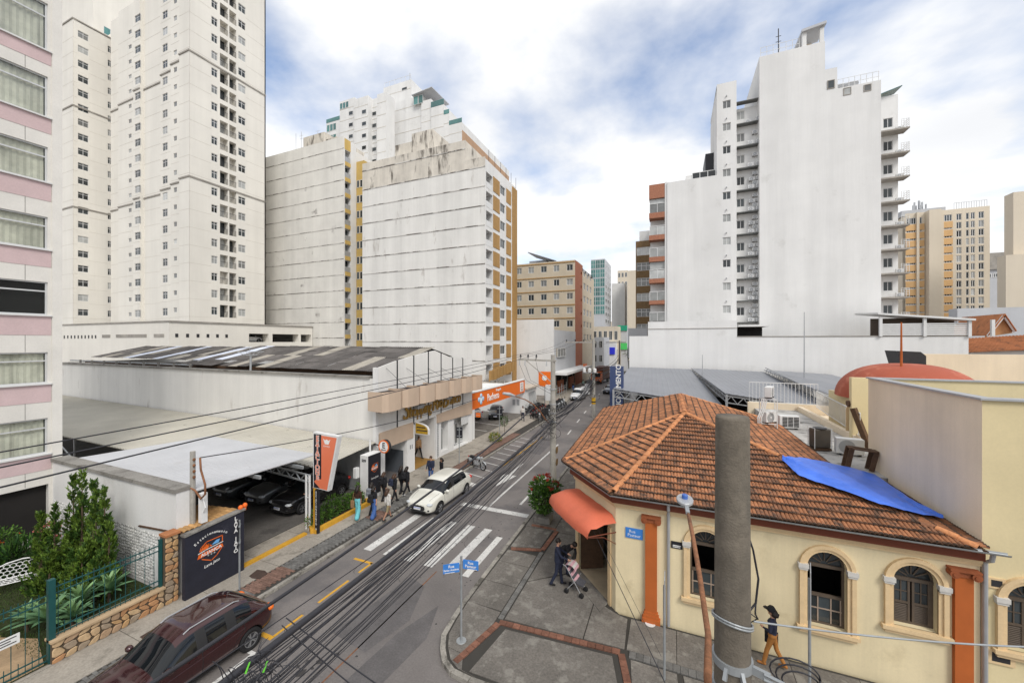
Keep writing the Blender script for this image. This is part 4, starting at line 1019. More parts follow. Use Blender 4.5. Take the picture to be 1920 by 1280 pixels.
def tower(name, label, fX, segs, zb, zt_, rows, right):
    """segs: list of (a0,a1,Yplane,[window columns (x0,x1,h)]) going left from the corner; right: street-facing face"""
    T = thing(name, label, 'building', (fX.c - 8, segs[0][2] + 8, 0))
    y_end = right['end']
    holes = []
    for z in rows:
        for (a0, a1, z0, z1, dep, kind) in right['cols']: holes.append((a0, a1, z + z0, z + z1, dep))
    wall(T, fX, segs[0][2], y_end, zb, zt_, holes, m_cream, .15, 'street_wall')
    for z in rows:
        for (a0, a1, z0, z1, dep, kind) in right['cols']:
            if kind == 'w': window(T, fX, a0, a1, z + z0, z + z1, .12, 2, 1, m_wframe, random.choice((m_glass, m_glass, m_glass_c)), .07, transom=.7)
            else:
                b = fX(a0, z + z0, -dep); MB().add([fX(a0, z + z0, -dep + .01), fX(a1, z + z0, -dep + .01), fX(a1, z + z1, -dep + .01), fX(a0, z + z1, -dep + .01)], [(0, 1, 2, 3)]).build('balcony_door', random.choice((m_glass, m_glass_c, m_cream)), T)
                rm = MB()
                for k in range(7): a = a0 + (a1 - a0) * k / 6; p, q = fX(a, z + z0, -.03), fX(a, z + z0 + .95, -.03); rm.bar(p, q, .035)
                rm.bar(fX(a0, z + z0 + .95, -.03), fX(a1, z + z0 + .95, -.03), .05).build('balcony_railing', m_dark, T)
    for i, (a0, a1, Y, cols_) in enumerate(segs):
        f = FR('Y', Y, -1); holes = [(c0, c1, z + h0, z + h1) for z in rows for (c0, c1, h0, h1) in cols_]
        wall(T, f, a0, a1, zb, zt_, holes, m_cream, .12, 'front_wall')
        for z in rows:
            for (c0, c1, h0, h1) in cols_: window(T, f, c0, c1, z + h0, z + h1, .1, 2 if c1 - c0 > .9 else 1, 1, m_wframe, random.choice((m_glass, m_glass, m_glass_c)), .06, transom=.68 if h1 - h0 > .9 else None)
        if i + 1 < len(segs):                   # return between steps
            Y2 = segs[i + 1][2]; X = a0
            MB().add([(X, min(Y, Y2), zb), (X, max(Y, Y2), zb), (X, max(Y, Y2), zt_), (X, min(Y, Y2), zt_)], [(0, 1, 2, 3)]).build('return_wall', m_cream, T)
        for zl in right['ledges']:
            MB().box(a0 - .05, a1 + .05, Y - .12, Y, zl - .12, zl + .12).build('ledge', m_ledge, T)
        for z in rows: MB().box(a0, a1, Y - .012, Y, z - .5, z - .46).build('floor_joint', m_fjoint, T)
    for zl in right['ledges']: MB().box(fX.c, fX.c + .12, segs[0][2], y_end, zl - .12, zl + .12).build('ledge', m_ledge, T)
    for z in rows:
        for (g0, g1) in right['joints']: MB().box(fX.c, fX.c + .012, g0, g1, z - .5, z - .46).build('floor_joint', m_fjoint, T)
    MB().box(segs[-1][0], fX.c, y_end - .2, y_end, zb, zt_).build('rear_wall', m_cream, T)
    MB().box(segs[-1][0] - .05, segs[-1][0], segs[-1][2], y_end, zb, zt_).build('rear_wall', m_cream, T)
    MB().box(segs[-1][0], fX.c, max(s[2] for s in segs) + .5, y_end, zt_ - .3, zt_).build('roof', m_cream, T)
    return T
fT1 = FR('X', -70.9, 1)
q = lambda x, f: f.a_of(x)
st = 2.85
z0r = fT1.pz(402, 590)           # lowest window sill
rowsT1 = [z0r + i * st for i in range(20)]
Yc = 36.4
def segf(x0, x1, Y, cols_):
    f = FR('Y', Y, -1); return [f.a_of(x0), f.a_of(x1), Y, [(f.a_of(a), f.a_of(b), h0, h1) for a, b, h0, h1 in cols_]]
sg = [segf(336, 355, Yc, []), segf(320, 336, 37.2, [(325.5, 331.5, .35, 1.15)]), segf(301, 320, 38.0, [(304.5, 314, 0, 1.3)]), segf(270, 301, 39.0, []), segf(250, 270, 38.4, [(252.5, 262.5, 0, 1.3)]), segf(222, 250, 39.6, [(241, 246.5, .35, 1.1)]), segf(208, 222, 40.2, [])]
for i in range(1, len(sg)): sg[i][1] = sg[i - 1][0]
lT1 = [fT1.pz(355, 94), fT1.pz(355, 330)]
T1 = tower('residential_tower', 'tall cream residential tower with paired balconies, the nearer of the two', fT1, sg, 12, 74, rowsT1,
    dict(end=q(498, fT1), cols=[(q(396.5, fT1), q(408, fT1), 0, 1.3, .15, 'w'), (q(412.5, fT1), q(427.5, fT1), -.35, 1.75, 1.0, 'b'), (q(430, fT1), q(443, fT1), -.35, 1.75, 1.0, 'b'), (q(447, fT1), q(460.5, fT1), 0, 1.3, .15, 'w')], ledges=lT1, joints=[(Yc, q(396, fT1)), (q(461, fT1), q(498, fT1))]))
fT2 = FR('X', -106.6, 1)
rowsT2 = [fT2.pz(157, 592) + i * st for i in range(20)]
zT2 = fT2.pz(137, 33)
sg2 = [segf(112, 137, 35.5, [])]
tower('residential_tower', 'farther cream residential tower partly hidden behind the pink building', fT2, sg2, 12, zT2, [z for z in rowsT2 if z < zT2 - 2],
    dict(end=q(214, fT2), cols=[(q(146, fT2), q(166, fT2), 0, 1.3, .15, 'w'), (q(202, fT2), q(211, fT2), 0, 1.3, .15, 'w')], ledges=[fT2.pz(137, 197), fT2.pz(137, 387), zT2 - .1], joints=[(35.5, q(145, fT2)), (q(167, fT2), q(201, fT2))]))
T2 = [o for o in bpy.data.objects if o.name.startswith('residential_tower') and o.type == 'EMPTY'][-1]
MB().box(-125, -108.5, 39, 52, zT2 - .3, zT2 + 12).build('penthouse', m_cream, T2)
for i in range(4): window(T2, FR('X', -108.5, 1), 40.5 + i * 2.4, 42.6 + i * 2.4, zT2 + 1.2, zT2 + 2.8, -.05, 2, 1, m_wframe, m_glass_t, .07)
for i in range(2): MB().box(-108.4 - .0, -106.4, 41 + i * 5, 45.5 + i * 5, zT2, zT2 + 1.0 + i).build('terrace_parapet', m_cream, T2)

# ================================================================== white stepped tower C behind
BC = thing('stepped_tower', 'white stepped tower with teal glazed penthouses behind the stained slabs', 'building', (-70, 80, 0))
def vol(parent, Y, x0, x1, yt, dep, m=m_white, z0=0, name='block', xr=None):
    f = FR('Y', Y, -1); a0, a1 = f.a_of(x0), f.a_of(x1); z = f.pz((x0 + x1) / 2, yt)
    MB().box(a0, a1, Y, Y + dep, z0, z).build(name, m, parent); return f, a0, a1, z
f, a0, a1, z = vol(BC, 76, 612, 637, 228, 18)
for k in range(2):
    for j in range(3): window(BC, f, a0 + .2 + j * 1.15, a0 + 1.25 + j * 1.15, z - 2.4 - k * 2.9, z - .6 - k * 2.9, -.04, 1, 1, m_wframe, m_glass_t, .06)
MB().box(a0, a1, 75.95, 76.05, z, z + 1.0).build('glass_parapet', m_glass_t, BC)
for (x0, x1, yt, Y, dep) in ((637, 665, 187, 73, 20), (664, 690, 183, 72, 20), (689, 709, 186, 73.5, 18), (707, 724, 175, 70.8, 3), (719, 771, 157, 77, 12), (733, 792, 186, 76.2, 14), (790, 808, 188, 75.6, 14), (808, 832, 199, 75.2, 16), (832, 842, 214, 75.2, 16), (842, 866, 232, 75.2, 27)):
    f, a0, a1, z = vol(BC, Y, x0, x1, yt, dep)
    for k in range(5): MB().box(a0 - .02, a1 + .02, Y - .03, Y, z - 2.2 - k * 2.9, z - 2.1 - k * 2.9).build('floor_joint', m_fjoint, BC)
    if x0 in (637, 689, 664): 
        for k in range(5): window(BC, f, a1 - 1.9, a1 - .5, z - 4.2 - k * 2.9, z - 3.2 - k * 2.9, -.04, 1, 1, m_wframe, m_glass, .07)
    if x0 == 719: window(BC, f, a1 - 2.8, a1 - 1.2, z - 2.2, z - 1.5, -.04, 1, 1, m_wframe, m_glass, .07)
    if x0 == 637: 
        for j in range(3): window(BC, f, a0 + .1 + j * 1.0, a0 + 1.0 + j * 1.0, z - 2.0, z - .5, -.05, 1, 1, m_wframe, m_glass_t, .06)
    if x0 == 790:
        for j in range(2): window(BC, f, a0 - 2.2 + j * 1.4, a0 - .9 + j * 1.4, z - .4, z + 1.6, -.05, 1, 1, m_wframe, m_glass_t, .06)
        MB().slab([(a0 - 2.4, 75, z + 1.7), (a1 + .6, 75, z + 2.2), (a1 + 1.0, 82, z + 2.0), (a0 - 2.4, 82, z + 1.7)], (0, 0, .15)).build('canopy', m_grey_wall2, BC)
    if x0 == 808: MB().box(a0, a1, Y - .03, Y + .03, z, z + 1.3).build('glass_parapet', m_glass_t, BC)
    if x0 in (832, 842): MB().box(a0, a1, Y - .03, Y + .03, z, z + 1.0).build('glass_parapet', m_glass_t, BC)
f = FR('Y', 75.2, -1); xr = f.a_of(866)
MB().box(xr - .2, xr + .03, 75.3, 102, f.pz(866, 300), f.pz(866, 243)).build('side_band', mat('tan_band', (0.47, 0.30, 0.19), 0.85, 0.1), BC)
MB().cyl((f.a_of(750), 79, f.pz(750, 157)), (f.a_of(750), 79, f.pz(750, 157) + 5), .08).build('mast', m_steel, BC)
rm = MB(); f = FR('Y', 77, -1); zr = f.pz(745, 157)
for k in range(6): a = f.a_of(720 + k * 10); rm.cyl((a, 77.1, zr), (a, 77.1, zr + 1.2), .04, n=5)
rm.bar((f.a_of(720), 77.1, zr + 1.2), (f.a_of(770), 77.1, zr + 1.2), .06).build('roof_railing', m_white_metal, BC)
for i, x in enumerate((555, 565, 596)):
    p = FR('Y', 56, -1); a = p.a_of(x); o = MB().cyl((a, 56, 46), (a, 56, 52.4 if i < 2 else 51.5), .04, n=5).bar((a - .6 * (i > 0), 56, 51.6), (a + .6 * (i > 0) + .01, 56, 51.6), .03).bar((a - .4 * (i > 0), 56, 51.0), (a + .4 * (i > 0) + .01, 56, 51.0), .03).build('roof_antenna', m_steel, BA)

# ================================================================== corner house
HO = thing('corner_house', 'pale yellow corner house with clay tile hip roof, arched windows and orange pilasters', 'house', (2, 16, 0))
WY = 13.6
fh = FR('Y', WY, -1)
E1 = Vector((-4.35, 15.95, 4.30)); E2 = Vector((-1.93, 13.18, 4.28)); E3 = Vector((7.15, 13.2, 4.28)); E0 = Vector((-4.85, 29.8, 4.30))
AP1 = Vector((0.5, 19.5, 6.07)); AP2 = Vector((0.4, 26.2, 6.07))
def arch_pts(cx, w, zb, zs, n=14, ex=0.0):
    """outline of an arched opening: springing height zs, radius w/2"""
    r = w / 2 + ex
    return [(cx - r, zb - ex), (cx + r, zb - ex)] + [(cx + r * math.cos(math.pi * k / n), zs + r * math.sin(math.pi * k / n)) for k in range(n + 1)]
# arched windows on the front: (pixel centre x, pixel half width, springing y, sill y)
wins = []
for x0, x1, ysp, ysl in ((1294, 1347, 1027, 1128), (1513, 1588, 1064, 1178), (1674, 1758, 1090, 1178)):
    a0, a1 = fh.a_of(x0), fh.a_of(x1)
    wins.append(((a0 + a1) / 2 + (0.0 if x0 > 1300 else .0), a1 - a0, fh.pz((x0 + x1) / 2, ysl), fh.pz((x0 + x1) / 2, ysp)))
wins[0] = (fh.a_of(1294) + wins[1][1] / 2, wins[1][1], wins[1][2], wins[1][3])
def arched_wall(parent, fr, a0, a1, z0, z1, ws, m):
    """front wall with arched holes, built as strips"""
    mb = MB(); cur = a0
    for (cx, w, zb, zs) in sorted(ws):
        l, r = cx - w / 2, cx + w / 2
        mb.quad(fr(cur, z0), fr(l, z0), fr(l, z1), fr(cur, z1))
        mb.quad(fr(l, z0), fr(r, z0), fr(r, zb), fr(l, zb))
        n = 14; arc = [(cx - w / 2 * math.cos(math.pi * k / n), zs + w / 2 * math.sin(math.pi * k / n)) for k in range(n + 1)]
        for (p, q_) in zip(arc[:-1], arc[1:]):
            mb.quad(fr(*p), fr(*q_), fr(q_[0], z1), fr(p[0], z1))
        ring = [(l, zb), (r, zb)] + arc[::-1]
        for k in range(len(ring)):
            p, q_ = ring[k], ring[(k + 1) % len(ring)]
            mb.quad(fr(*p), fr(*q_), fr(*q_, -.3), fr(*p, -.3))
        cur = r
    mb.quad(fr(cur, z0), fr(a1, z0), fr(a1, z1), fr(cur, z1))
    return mb.build('front_wall', m, parent)
arched_wall(HO, fh, -1.83, 7.2, 0.0, 4.2, wins, m_yellow_w)
def arch_unit(parent, fr, cx, w, zb, zs, state):
    """trim, sill, fanlight and sashes of one arched window"""
    wd = thing_part(parent, 'arched_window')
    n = 14
    tr = MB()
    for e0, e1, d in ((0.0, .09, .05), (.09, .19, .09)):
        for sx in (-1, 1):
            x0, x1 = sorted((cx + sx * (w / 2 + e0), cx + sx * (w / 2 + e1))); fr.box(tr, x0, x1, zb, zs, -.02, d)
        for k in range(n):
            a, b = math.pi * k / n, math.pi * (k + 1) / n
            P = lambda r_, t, dd: fr(cx + r_ * math.cos(t), zs + r_ * math.sin(t), dd)
            r0, r1 = w / 2 + e0, w / 2 + e1
            tr.add([P(r0, a, d), P(r0, b, d), P(r1, b, d), P(r1, a, d), P(r0, a, -.02), P(r0, b, -.02), P(r1, b, -.02), P(r1, a, -.02)], [(0, 3, 2, 1), (0, 1, 5, 4), (3, 7, 6, 2)])
    tr.build('window_surround', m_trim, wd)
    sl = MB(); fr.box(sl, cx - w / 2 - .26, cx + w / 2 + .26, zb - .10, zb, -.02, .14); fr.box(sl, cx - w / 2 - .20, cx + w / 2 + .20, zb - .19, zb - .10, -.02, .09); sl.build('window_sill', m_trim, wd)
    for sx in (-1, 1):
        x0, x1 = sorted((cx + sx * (w / 2 - .02), cx + sx * (w / 2 + .23))); c = MB(); fr.box(c, x0, x1, zs - .07, zs + .05, -.02, .13); fr.box(c, x0 + .02, x1 - .02, zs - .13, zs - .07, -.02, .11); c.build('impost_block', m_impost, wd)
    D = -.18
    fm_ = MB()
    for sx in (-1, 1):
        x0, x1 = sorted((cx + sx * (w / 2 - .06), cx + sx * w / 2)); fr.box(fm_, x0, x1, zb, zs, D - .06, D)
    fr.box(fm_, cx - w / 2, cx + w / 2, zs - .09, zs, D - .06, D + .02); fr.box(fm_, cx - w / 2 + .06, cx + w / 2 - .06, zb, zb + .06, D - .06, D)
    for k in range(n):
        a, b = math.pi * k / n, math.pi * (k + 1) / n
        P = lambda r_, t: fr(cx + r_ * math.cos(t), zs + r_ * math.sin(t), D)
        fm_.quad(P(w / 2 - .06, a), P(w / 2 - .06, b), P(w / 2, b), P(w / 2, a))
    for k in range(1, 6):
        t = math.pi * k / 6; fm_.bar(fr(cx + .1 * math.cos(t), zs + .1 * math.sin(t), D - .02), fr(cx + (w / 2 - .03) * math.cos(t), zs + (w / 2 - .03) * math.sin(t), D - .02), .03)
    fm_.build('window_frame', m_bframe, wd)
    fan = MB(); fan.add([fr(cx + w / 2 * math.cos(math.pi * k / n), zs + w / 2 * math.sin(math.pi * k / n), D - .04) for k in range(n + 1)], [tuple(range(n + 1))]); fan.build('fanlight_pane', m_glass, wd)
    h = zs - .09 - zb
    m_sash = mat('pale_sash_bar', (0.36, 0.28, 0.22), 0.7, 0.25, 6)
    if state == 'sash':      # upper half open (dark), lower sash with six panes
        hz = zb + h * .50
        s_ = MB(); fr.box(s_, cx - w / 2 + .06, cx + w / 2 - .06, hz - .03, hz + .05, D - .05, D + .02)
        s_.build('meeting_rail', m_bframe, wd)
        s_ = MB()
        for k in range(1, 3): x = cx - w / 2 + w * k / 3; fr.box(s_, x - .015, x + .015, zb + .06, hz - .03, D - .04, D)
        z = (zb + .06 + hz) / 2; fr.box(s_, cx - w / 2 + .06, cx + w / 2 - .06, z - .015, z + .015, D - .039, D + .001)
        for x in (cx - w / 2 + .07, cx + w / 2 - .10): fr.box(s_, x, x + .03, zb + .06, hz - .03, D - .038, D + .002)
        s_.build('sash_bars', m_sash, wd)
        for i in range(3):
            for j in range(2):
                g = MB(); x0 = cx - w / 2 + w * i / 3 + .02; z0 = zb + .06 + (hz - zb - .06) * j / 2 + .01; g.add([fr(x0, z0, D - .02), fr(x0 + w / 3 - .04, z0, D - .02), fr(x0 + w / 3 - .04, z0 + (hz - zb) / 2 - .05, D - .02), fr(x0, z0 + (hz - zb) / 2 - .05, D - .02)], [(0, 1, 2, 3)]); g.build('pane', m_glass, wd)
    else:                    # two casements with small panes above and louvres below
        for sx in (-1, 1):
            x0, x1 = sorted((cx + sx * .02, cx + sx * (w / 2 - .06))); s_ = MB(); hz = zb + h * .48
            fr.box(s_, x0, x0 + .05, zb + .06, zs - .09, D - .05, D); fr.box(s_, x1 - .05, x1, zb + .06, zs - .09, D - .05, D); fr.box(s_, x0 + .05, x1 - .05, hz - .03, hz + .03, D - .05, D)
            xm = (x0 + x1) / 2; fr.box(s_, xm - .012, xm + .012, hz + .03, zs - .09, D - .04, D - .01); zm_ = (hz + zs - .09) / 2; fr.box(s_, x0 + .05, x1 - .05, zm_ - .012, zm_ + .012, D - .039, D - .009)
            s_.build('casement', m_bframe, wd)
            MB().add([fr(x0, hz, D - .03), fr(x1, hz, D - .03), fr(x1, zs - .09, D - .03), fr(x0, zs - .09, D - .03)], [(0, 1, 2, 3)]).build('pane', m_glass, wd)
            nl = int((hz - zb - .1) / .045)
            lv = bpy.data.meshes.get('slat_src')
            for k in range(nl):
                z = zb + .08 + k * .045; s2 = MB().bar(fr((x0 + x1) / 2 - (x1 - x0) / 2 + .05, z, D - .025), fr((x0 + x1) / 2 + (x1 - x0) / 2 - .05, z, D - .025), .045, .012, up=(0, -.6, .8)); s2.build('louvre_slat', m_bframe, wd)
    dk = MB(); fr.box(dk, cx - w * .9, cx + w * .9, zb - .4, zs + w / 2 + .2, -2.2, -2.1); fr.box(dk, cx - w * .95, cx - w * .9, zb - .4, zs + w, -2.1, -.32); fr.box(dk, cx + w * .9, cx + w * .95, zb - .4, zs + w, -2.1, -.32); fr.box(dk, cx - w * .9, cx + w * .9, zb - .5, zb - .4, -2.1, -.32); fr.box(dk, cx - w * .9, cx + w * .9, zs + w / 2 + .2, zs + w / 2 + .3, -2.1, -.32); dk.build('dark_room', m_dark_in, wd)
def thing_part(parent, name):
    """a part that groups its own pieces; first child mesh stands for it"""
    o = bpy.data.objects.new(name, None); COL.objects.link(o); o.parent = parent; o.location = (0, 0, 0)
    if parent.get('_w') is not None: o.matrix_parent_inverse = Matrix.Translation(-Vector(parent.location))
    return o
for i, wdef in enumerate(wins): arch_unit(HO, fh, *wdef, 'sash' if i < 2 else 'casement')
# chamfered corner with the door, side wall along the street
CA, CB = Vector((-1.83, 13.6, 0)), Vector((-3.75, 15.75, 0))
cd = (CB - CA).normalized(); cn_ = Vector((-cd.y, cd.x, 0)); cn_ = cn_ if cn_.y < 0 else -cn_
def cham(t, z, d=0): return tuple(CA + cd * t + cn_ * d + Vector((0, 0, z)))
LC = (CB - CA).length; D0, D1, DZ = .42, LC - .32, 2.85
mb = MB().quad(cham(0, 0), cham(D0, 0), cham(D0, 4.2), cham(0, 4.2)).quad(cham(D1, 0), cham(LC, 0), cham(LC, 4.2), cham(D1, 4.2)).quad(cham(D0, DZ), cham(D1, DZ), cham(D1, 4.2), cham(D0, 4.2))
mb.quad(cham(D0, 0), cham(D0, DZ), cham(D0, DZ, -.35), cham(D0, 0, -.35)).quad(cham(D1, 0), cham(D1, DZ), cham(D1, DZ, -.35), cham(D1, 0, -.35)).quad(cham(D0, DZ), cham(D1, DZ), cham(D1, DZ, -.35), cham(D0, DZ, -.35))
mb.build('corner_wall', m_yellow_w, HO)
MB().quad((-3.75, 15.75, 0), (-4.1, 29.5, 0), (-4.1, 29.5, 4.2), (-3.75, 15.75, 4.2)).build('street_wall', m_yellow_w, HO)
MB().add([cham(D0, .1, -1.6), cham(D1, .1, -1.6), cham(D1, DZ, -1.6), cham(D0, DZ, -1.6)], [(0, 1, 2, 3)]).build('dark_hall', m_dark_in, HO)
MB().add([cham(D0 - .3, .14, -1.6), cham(D1 + .3, .14, -1.6), cham(D1, .14, 0), cham(D0, .14, 0)], [(0, 1, 2, 3)]).build('hall_floor', mat('hall_tiles', (0.55, 0.45, 0.30), 0.5, 0.2, 2), HO)
MB().bar(cham(D1 - .05, 0.15 + DZ / 2 - .08, -.05), cham(D1 - .28, .15 + DZ / 2 - .08, -.95), .06, DZ - .2).build('door_leaf', m_wood, HO)
MB().bar(cham(D0 + .05, 0.15 + DZ / 2 - .08, -.08), cham(D0 + .12, .15 + DZ / 2 - .08, -.6), .05, DZ - .2).build('door_leaf', m_wood, HO)
for t0, t1 in ((D0 - .16, D0), (D1, D1 + .16)): MB().slab([cham(t0, .1, .05), cham(t1, .1, .05), cham(t1, DZ, .05), cham(t0, DZ, .05)], tuple(-cn_ * .08)).build('door_surround', m_trim, HO)
MB().slab([cham(D0 - .3, .135, .55), cham(D1 + .3, .135, .55), cham(D1, .135, 0), cham(D0, .135, 0)], (0, 0, .012)).build('threshold', m_pave_r, HO)
# cornice, fascia and pilasters
cor = MB(); fh.box(cor, -1.86, 7.2, 3.72, 3.80, -.01, .06); fh.box(cor, -1.88, 7.2, 3.80, 3.88, -.01, .10); cor.build('cornice', m_trim, HO)
cc = MB(); cc.slab([cham(-.02, 3.72, .06), cham(LC, 3.72, .06), cham(LC, 3.80, .06), cham(-.02, 3.80, .06)], tuple(-cn_ * .07)); cc.slab([cham(-.02, 3.80, .10), cham(LC, 3.80, .10), cham(LC, 3.88, .10), cham(-.02, 3.88, .10)], tuple(-cn_ * .11)); cc.build('cornice', m_trim, HO)
fa_ = MB(); fh.box(fa_, -1.93, 7.18, 3.92, 4.2, .02, .22); fa_.build('fascia', m_redbrown, HO)
fc = MB().slab([cham(-.05, 3.92, .2), cham(LC + .1, 3.92, .2), cham(LC + .1, 4.2, .2), cham(-.05, 4.2, .2)], tuple(-cn_ * .18)); fc.build('fascia', m_redbrown, HO)
MB().slab([(-3.85, 15.8, 3.92), (-4.3, 29.6, 3.92), (-4.3, 29.6, 4.2), (-3.85, 15.8, 4.2)], (.1, 0, 0)).build('fascia', m_redbrown, HO)
def pilaster(x0, x1, zt_):
    a0, a1 = fh.a_of(x0), fh.a_of(x1); o = MB(); fh.box(o, a0, a1, .45, zt_ - .2, -.01, .12); pi_ = o.build('pilaster', m_rust_o, HO)
    b = MB(); fh.box(b, a0 - .1, a1 + .1, .1, .26, -.01, .2); fh.box(b, a0 - .06, a1 + .06, .26, .36, -.01, .17); fh.box(b, a0 - .03, a1 + .03, .36, .45, -.01, .145); b.build('pilaster_base', m_rust_o, HO)
    c = MB(); fh.box(c, a0 - .12, a1 + .12, zt_ - .06, zt_, -.01, .2); fh.box(c, a0 - .02, a1 + .02, zt_ - .2, zt_ - .06, -.01, .15)
    for sx in (a0 - .03, a1 + .03):
        p = fh(sx, zt_ - .14, .0); c.lathe([(.10, -.20), (.10, .01)], tuple(p), 12, axis='y'); c.lathe([(.05, -.22), (.05, -.2)], tuple(p), 10, axis='y')
    c.build('pilaster_capital', mat('dark_terracotta', (0.30, 0.085, 0.03), 0.8, 0.2, 4), HO)
pilaster(1210, 1232, 3.62); pilaster(1785, 1820, 3.60)
# gutter and downpipes
gt = MB()
def gutter(a, b):
    a, b = Vector(a), Vector(b); d = (b - a).normalized(); s_ = d.cross(Vector((0, 0, 1))); k = 6
    pr_ = [(math.cos(math.pi + math.pi * i / k) * .07, math.sin(math.pi + math.pi * i / k) * .07) for i in range(k + 1)]
    o = len(gt.v)
    for p in (a, b):
        for u, v in pr_: gt.v.append(tuple(p + s_ * u + Vector((0, 0, v))))
    for i in range(k): gt.f.append([o + i, o + i + 1, o + k + 2 + i, o + k + 1 + i]); gt.m.append(0)
gz = Vector((0, 0, -.02))
gutter(E1 + gz, E2 + gz); gutter(E2 + gz, Vector((7.5, 13.2, 4.26))); gutter(E0 + gz, E1 + gz)
gt.build('gutter', m_galv, HO)
for x in (1253.5, 1843):
    a = fh.a_of(x); MB().tube([(a, 13.25, 4.2), (a, 13.3, 4.0), (a, 13.52, 3.85), (a, 13.52, .14)], .05, 8).build('downpipe', m_steel, HO)
text_p = PY(1189, 999, WY)
NP = thing('street_name_plate', 'small blue street name plate on the yellow house wall', 'sign', text_p)
MB().box(text_p.x - .28, text_p.x + .28, WY - .03, WY - .005, text_p.z - .17, text_p.z + .17).build('plate', m_blue_sign, NP)
text_on(NP, FR('Y', WY - .03, -1), text_p.x - .06, text_p.z + .06, .003, 'Rua', .14, m_letter, depth=.001); text_on(NP, FR('Y', WY - .03, -1), text_p.x, text_p.z - .07, .003, 'Pasteur', .14, m_letter, depth=.001)
p = PY(1269, 1021, WY); NQ = thing('wall_plaque', 'small black plaque beside the first arched window', 'sign', p)
MB().box(p.x - .17, p.x + .17, WY - .025, WY - .005, p.z - .11, p.z + .11).build('plate', m_black_s, NQ); MB().box(p.x - .12, p.x + .12, WY - .028, WY - .024, p.z - .03, p.z + .0).box(p.x - .12, p.x + .1, WY - .028, WY - .024, p.z - .075, p.z - .05).build('print_line', m_letter, NQ)
# ---------------- tiled roof
m_tile = mat('old_clay_tile', (0.40, 0.17, 0.078), 0.9, 0.22, 2.5, fine=0.22, rnd=0.28, island=0.28, dirt=(0.06, 0.042, 0.03), dirt_amt=0.75, dirt_scale=5.5, dirt_pos=0.53)
m_tile_l = mat('mossy_clay_tile', (0.30, 0.135, 0.07), 0.9, 0.25, 3, fine=0.28, rnd=0.25, island=0.25, dirt=(0.055, 0.042, 0.032), dirt_amt=0.8, dirt_scale=5.0, dirt_pos=0.49)
m_ridge = mat('ridge_clay_tile', (0.55, 0.235, 0.10), 0.85, 0.25, 3, fine=0.2, rnd=0.2)
TW, TL = .205, .345
tile_prof = [(0, .0), (.018, .026), (.05, .034), (.08, .022), (.102, .0), (.12, .026), (.152, .034), (.185, .022), (.205, .0)]
def tile_mb():
    mb = MB(); n = len(tile_prof); th = .035; L = TL + .07
    vs = [(x, 0, h + .05) for x, h in tile_prof] + [(x, L, h + .0) for x, h in tile_prof] + [(x, 0, h + .05 - th) for x, h in tile_prof]
    vs += [(x, L * .16, h + .042) for x, h in tile_prof]
    mb.add(vs, [(3 * n + i, 3 * n + i + 1, n + i + 1, n + i) for i in range(n - 1)] + [(0, n, 2 * n), (n - 1, 3 * n - 1, 2 * n - 1)])
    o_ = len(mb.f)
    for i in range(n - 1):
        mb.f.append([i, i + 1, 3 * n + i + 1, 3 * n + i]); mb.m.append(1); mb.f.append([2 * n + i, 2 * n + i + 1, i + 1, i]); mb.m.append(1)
    return mb
m_tile_edge = mat('tile_edge_dark', (0.15, 0.075, 0.042), 0.95, 0.35, 3, fine=0.3, rnd=0.3, island=0.3, dirt=(0.035, 0.028, 0.022), dirt_amt=0.85, dirt_scale=4.5, dirt_pos=0.45)  # darker tone for the front lip and lower strip of each tile
TM = tile_mb(); tme = [TM.mesh('roof_tile', [m_tile, m_tile_edge]), TM.mesh('roof_tile', [m_tile_l, m_tile_edge])]
def inside(poly, x, y):
    c = False; n = len(poly)
    for i in range(n):
        x0, y0 = poly[i]; x1, y1 = poly[(i + 1) % n]
        if (y0 > y) != (y1 > y) and x < (x1 - x0) * (y - y0) / (y1 - y0) + x0: c = not c
    return c
tile_left = 300
def tile_plane(P, singles, skip=None):
    """P: polygon of 3d points, first two are the eave; covers the plane with tiles"""
    global tile_left
    P = [Vector(p) for p in P]; o = P[0]; u = (P[1] - P[0]).normalized(); nrm = None
    nrm = u.cross(P[2] - P[0]).normalized()
    if nrm.z < 0: nrm = -nrm; 
    v = nrm.cross(u).normalized()
    if v.z < 0: v = -v
    if u.cross(v).dot(nrm) < 0: u = -u
    pl2 = [((p - o).dot(u), (p - o).dot(v)) for p in P]
    umin, umax = min(a for a, b in pl2), max(a for a, b in pl2); vmax = max(b for a, b in pl2)
    MB().slab([p - nrm * .03 for p in P], tuple(-nrm * .06)).build('roof_deck', m_wood, HO)
    st_ = MB(); st2 = MB(); r_ = -1
    base = Matrix((u, v, nrm)).transposed()
    vv = -.06
    row = 0
    while vv < vmax:
        uu = umin - .1 + (row % 2) * TW * .5
        while uu < umax:
            if inside(pl2, uu + TW / 2, max(vv, 0.01) + TL * .45):
                pos = o + u * uu + v * vv + nrm * (.0 + random.uniform(-.004, .006))
                if skip is None or not skip(pos):
                    k = 1 if random.random() < .33 else 0
                    a = random.uniform(-.03, .03)
                    if singles and tile_left > 0:
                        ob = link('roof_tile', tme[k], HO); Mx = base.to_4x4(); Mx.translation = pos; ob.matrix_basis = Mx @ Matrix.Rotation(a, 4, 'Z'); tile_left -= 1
                    else:
                        Mx = base.to_4x4() @ Matrix.Rotation(a, 4, 'Z')
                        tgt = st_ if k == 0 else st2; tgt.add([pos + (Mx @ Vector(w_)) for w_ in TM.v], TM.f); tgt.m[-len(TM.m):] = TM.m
            uu += TW
        vv += TL; row += 1
    if st_.v: tag(st_.build('clay_tiling', [m_tile, m_tile_edge], HO), kind='stuff')
    if st2.v: tag(st2.build('mossy_tiling', [m_tile_l, m_tile_edge], HO), kind='stuff')
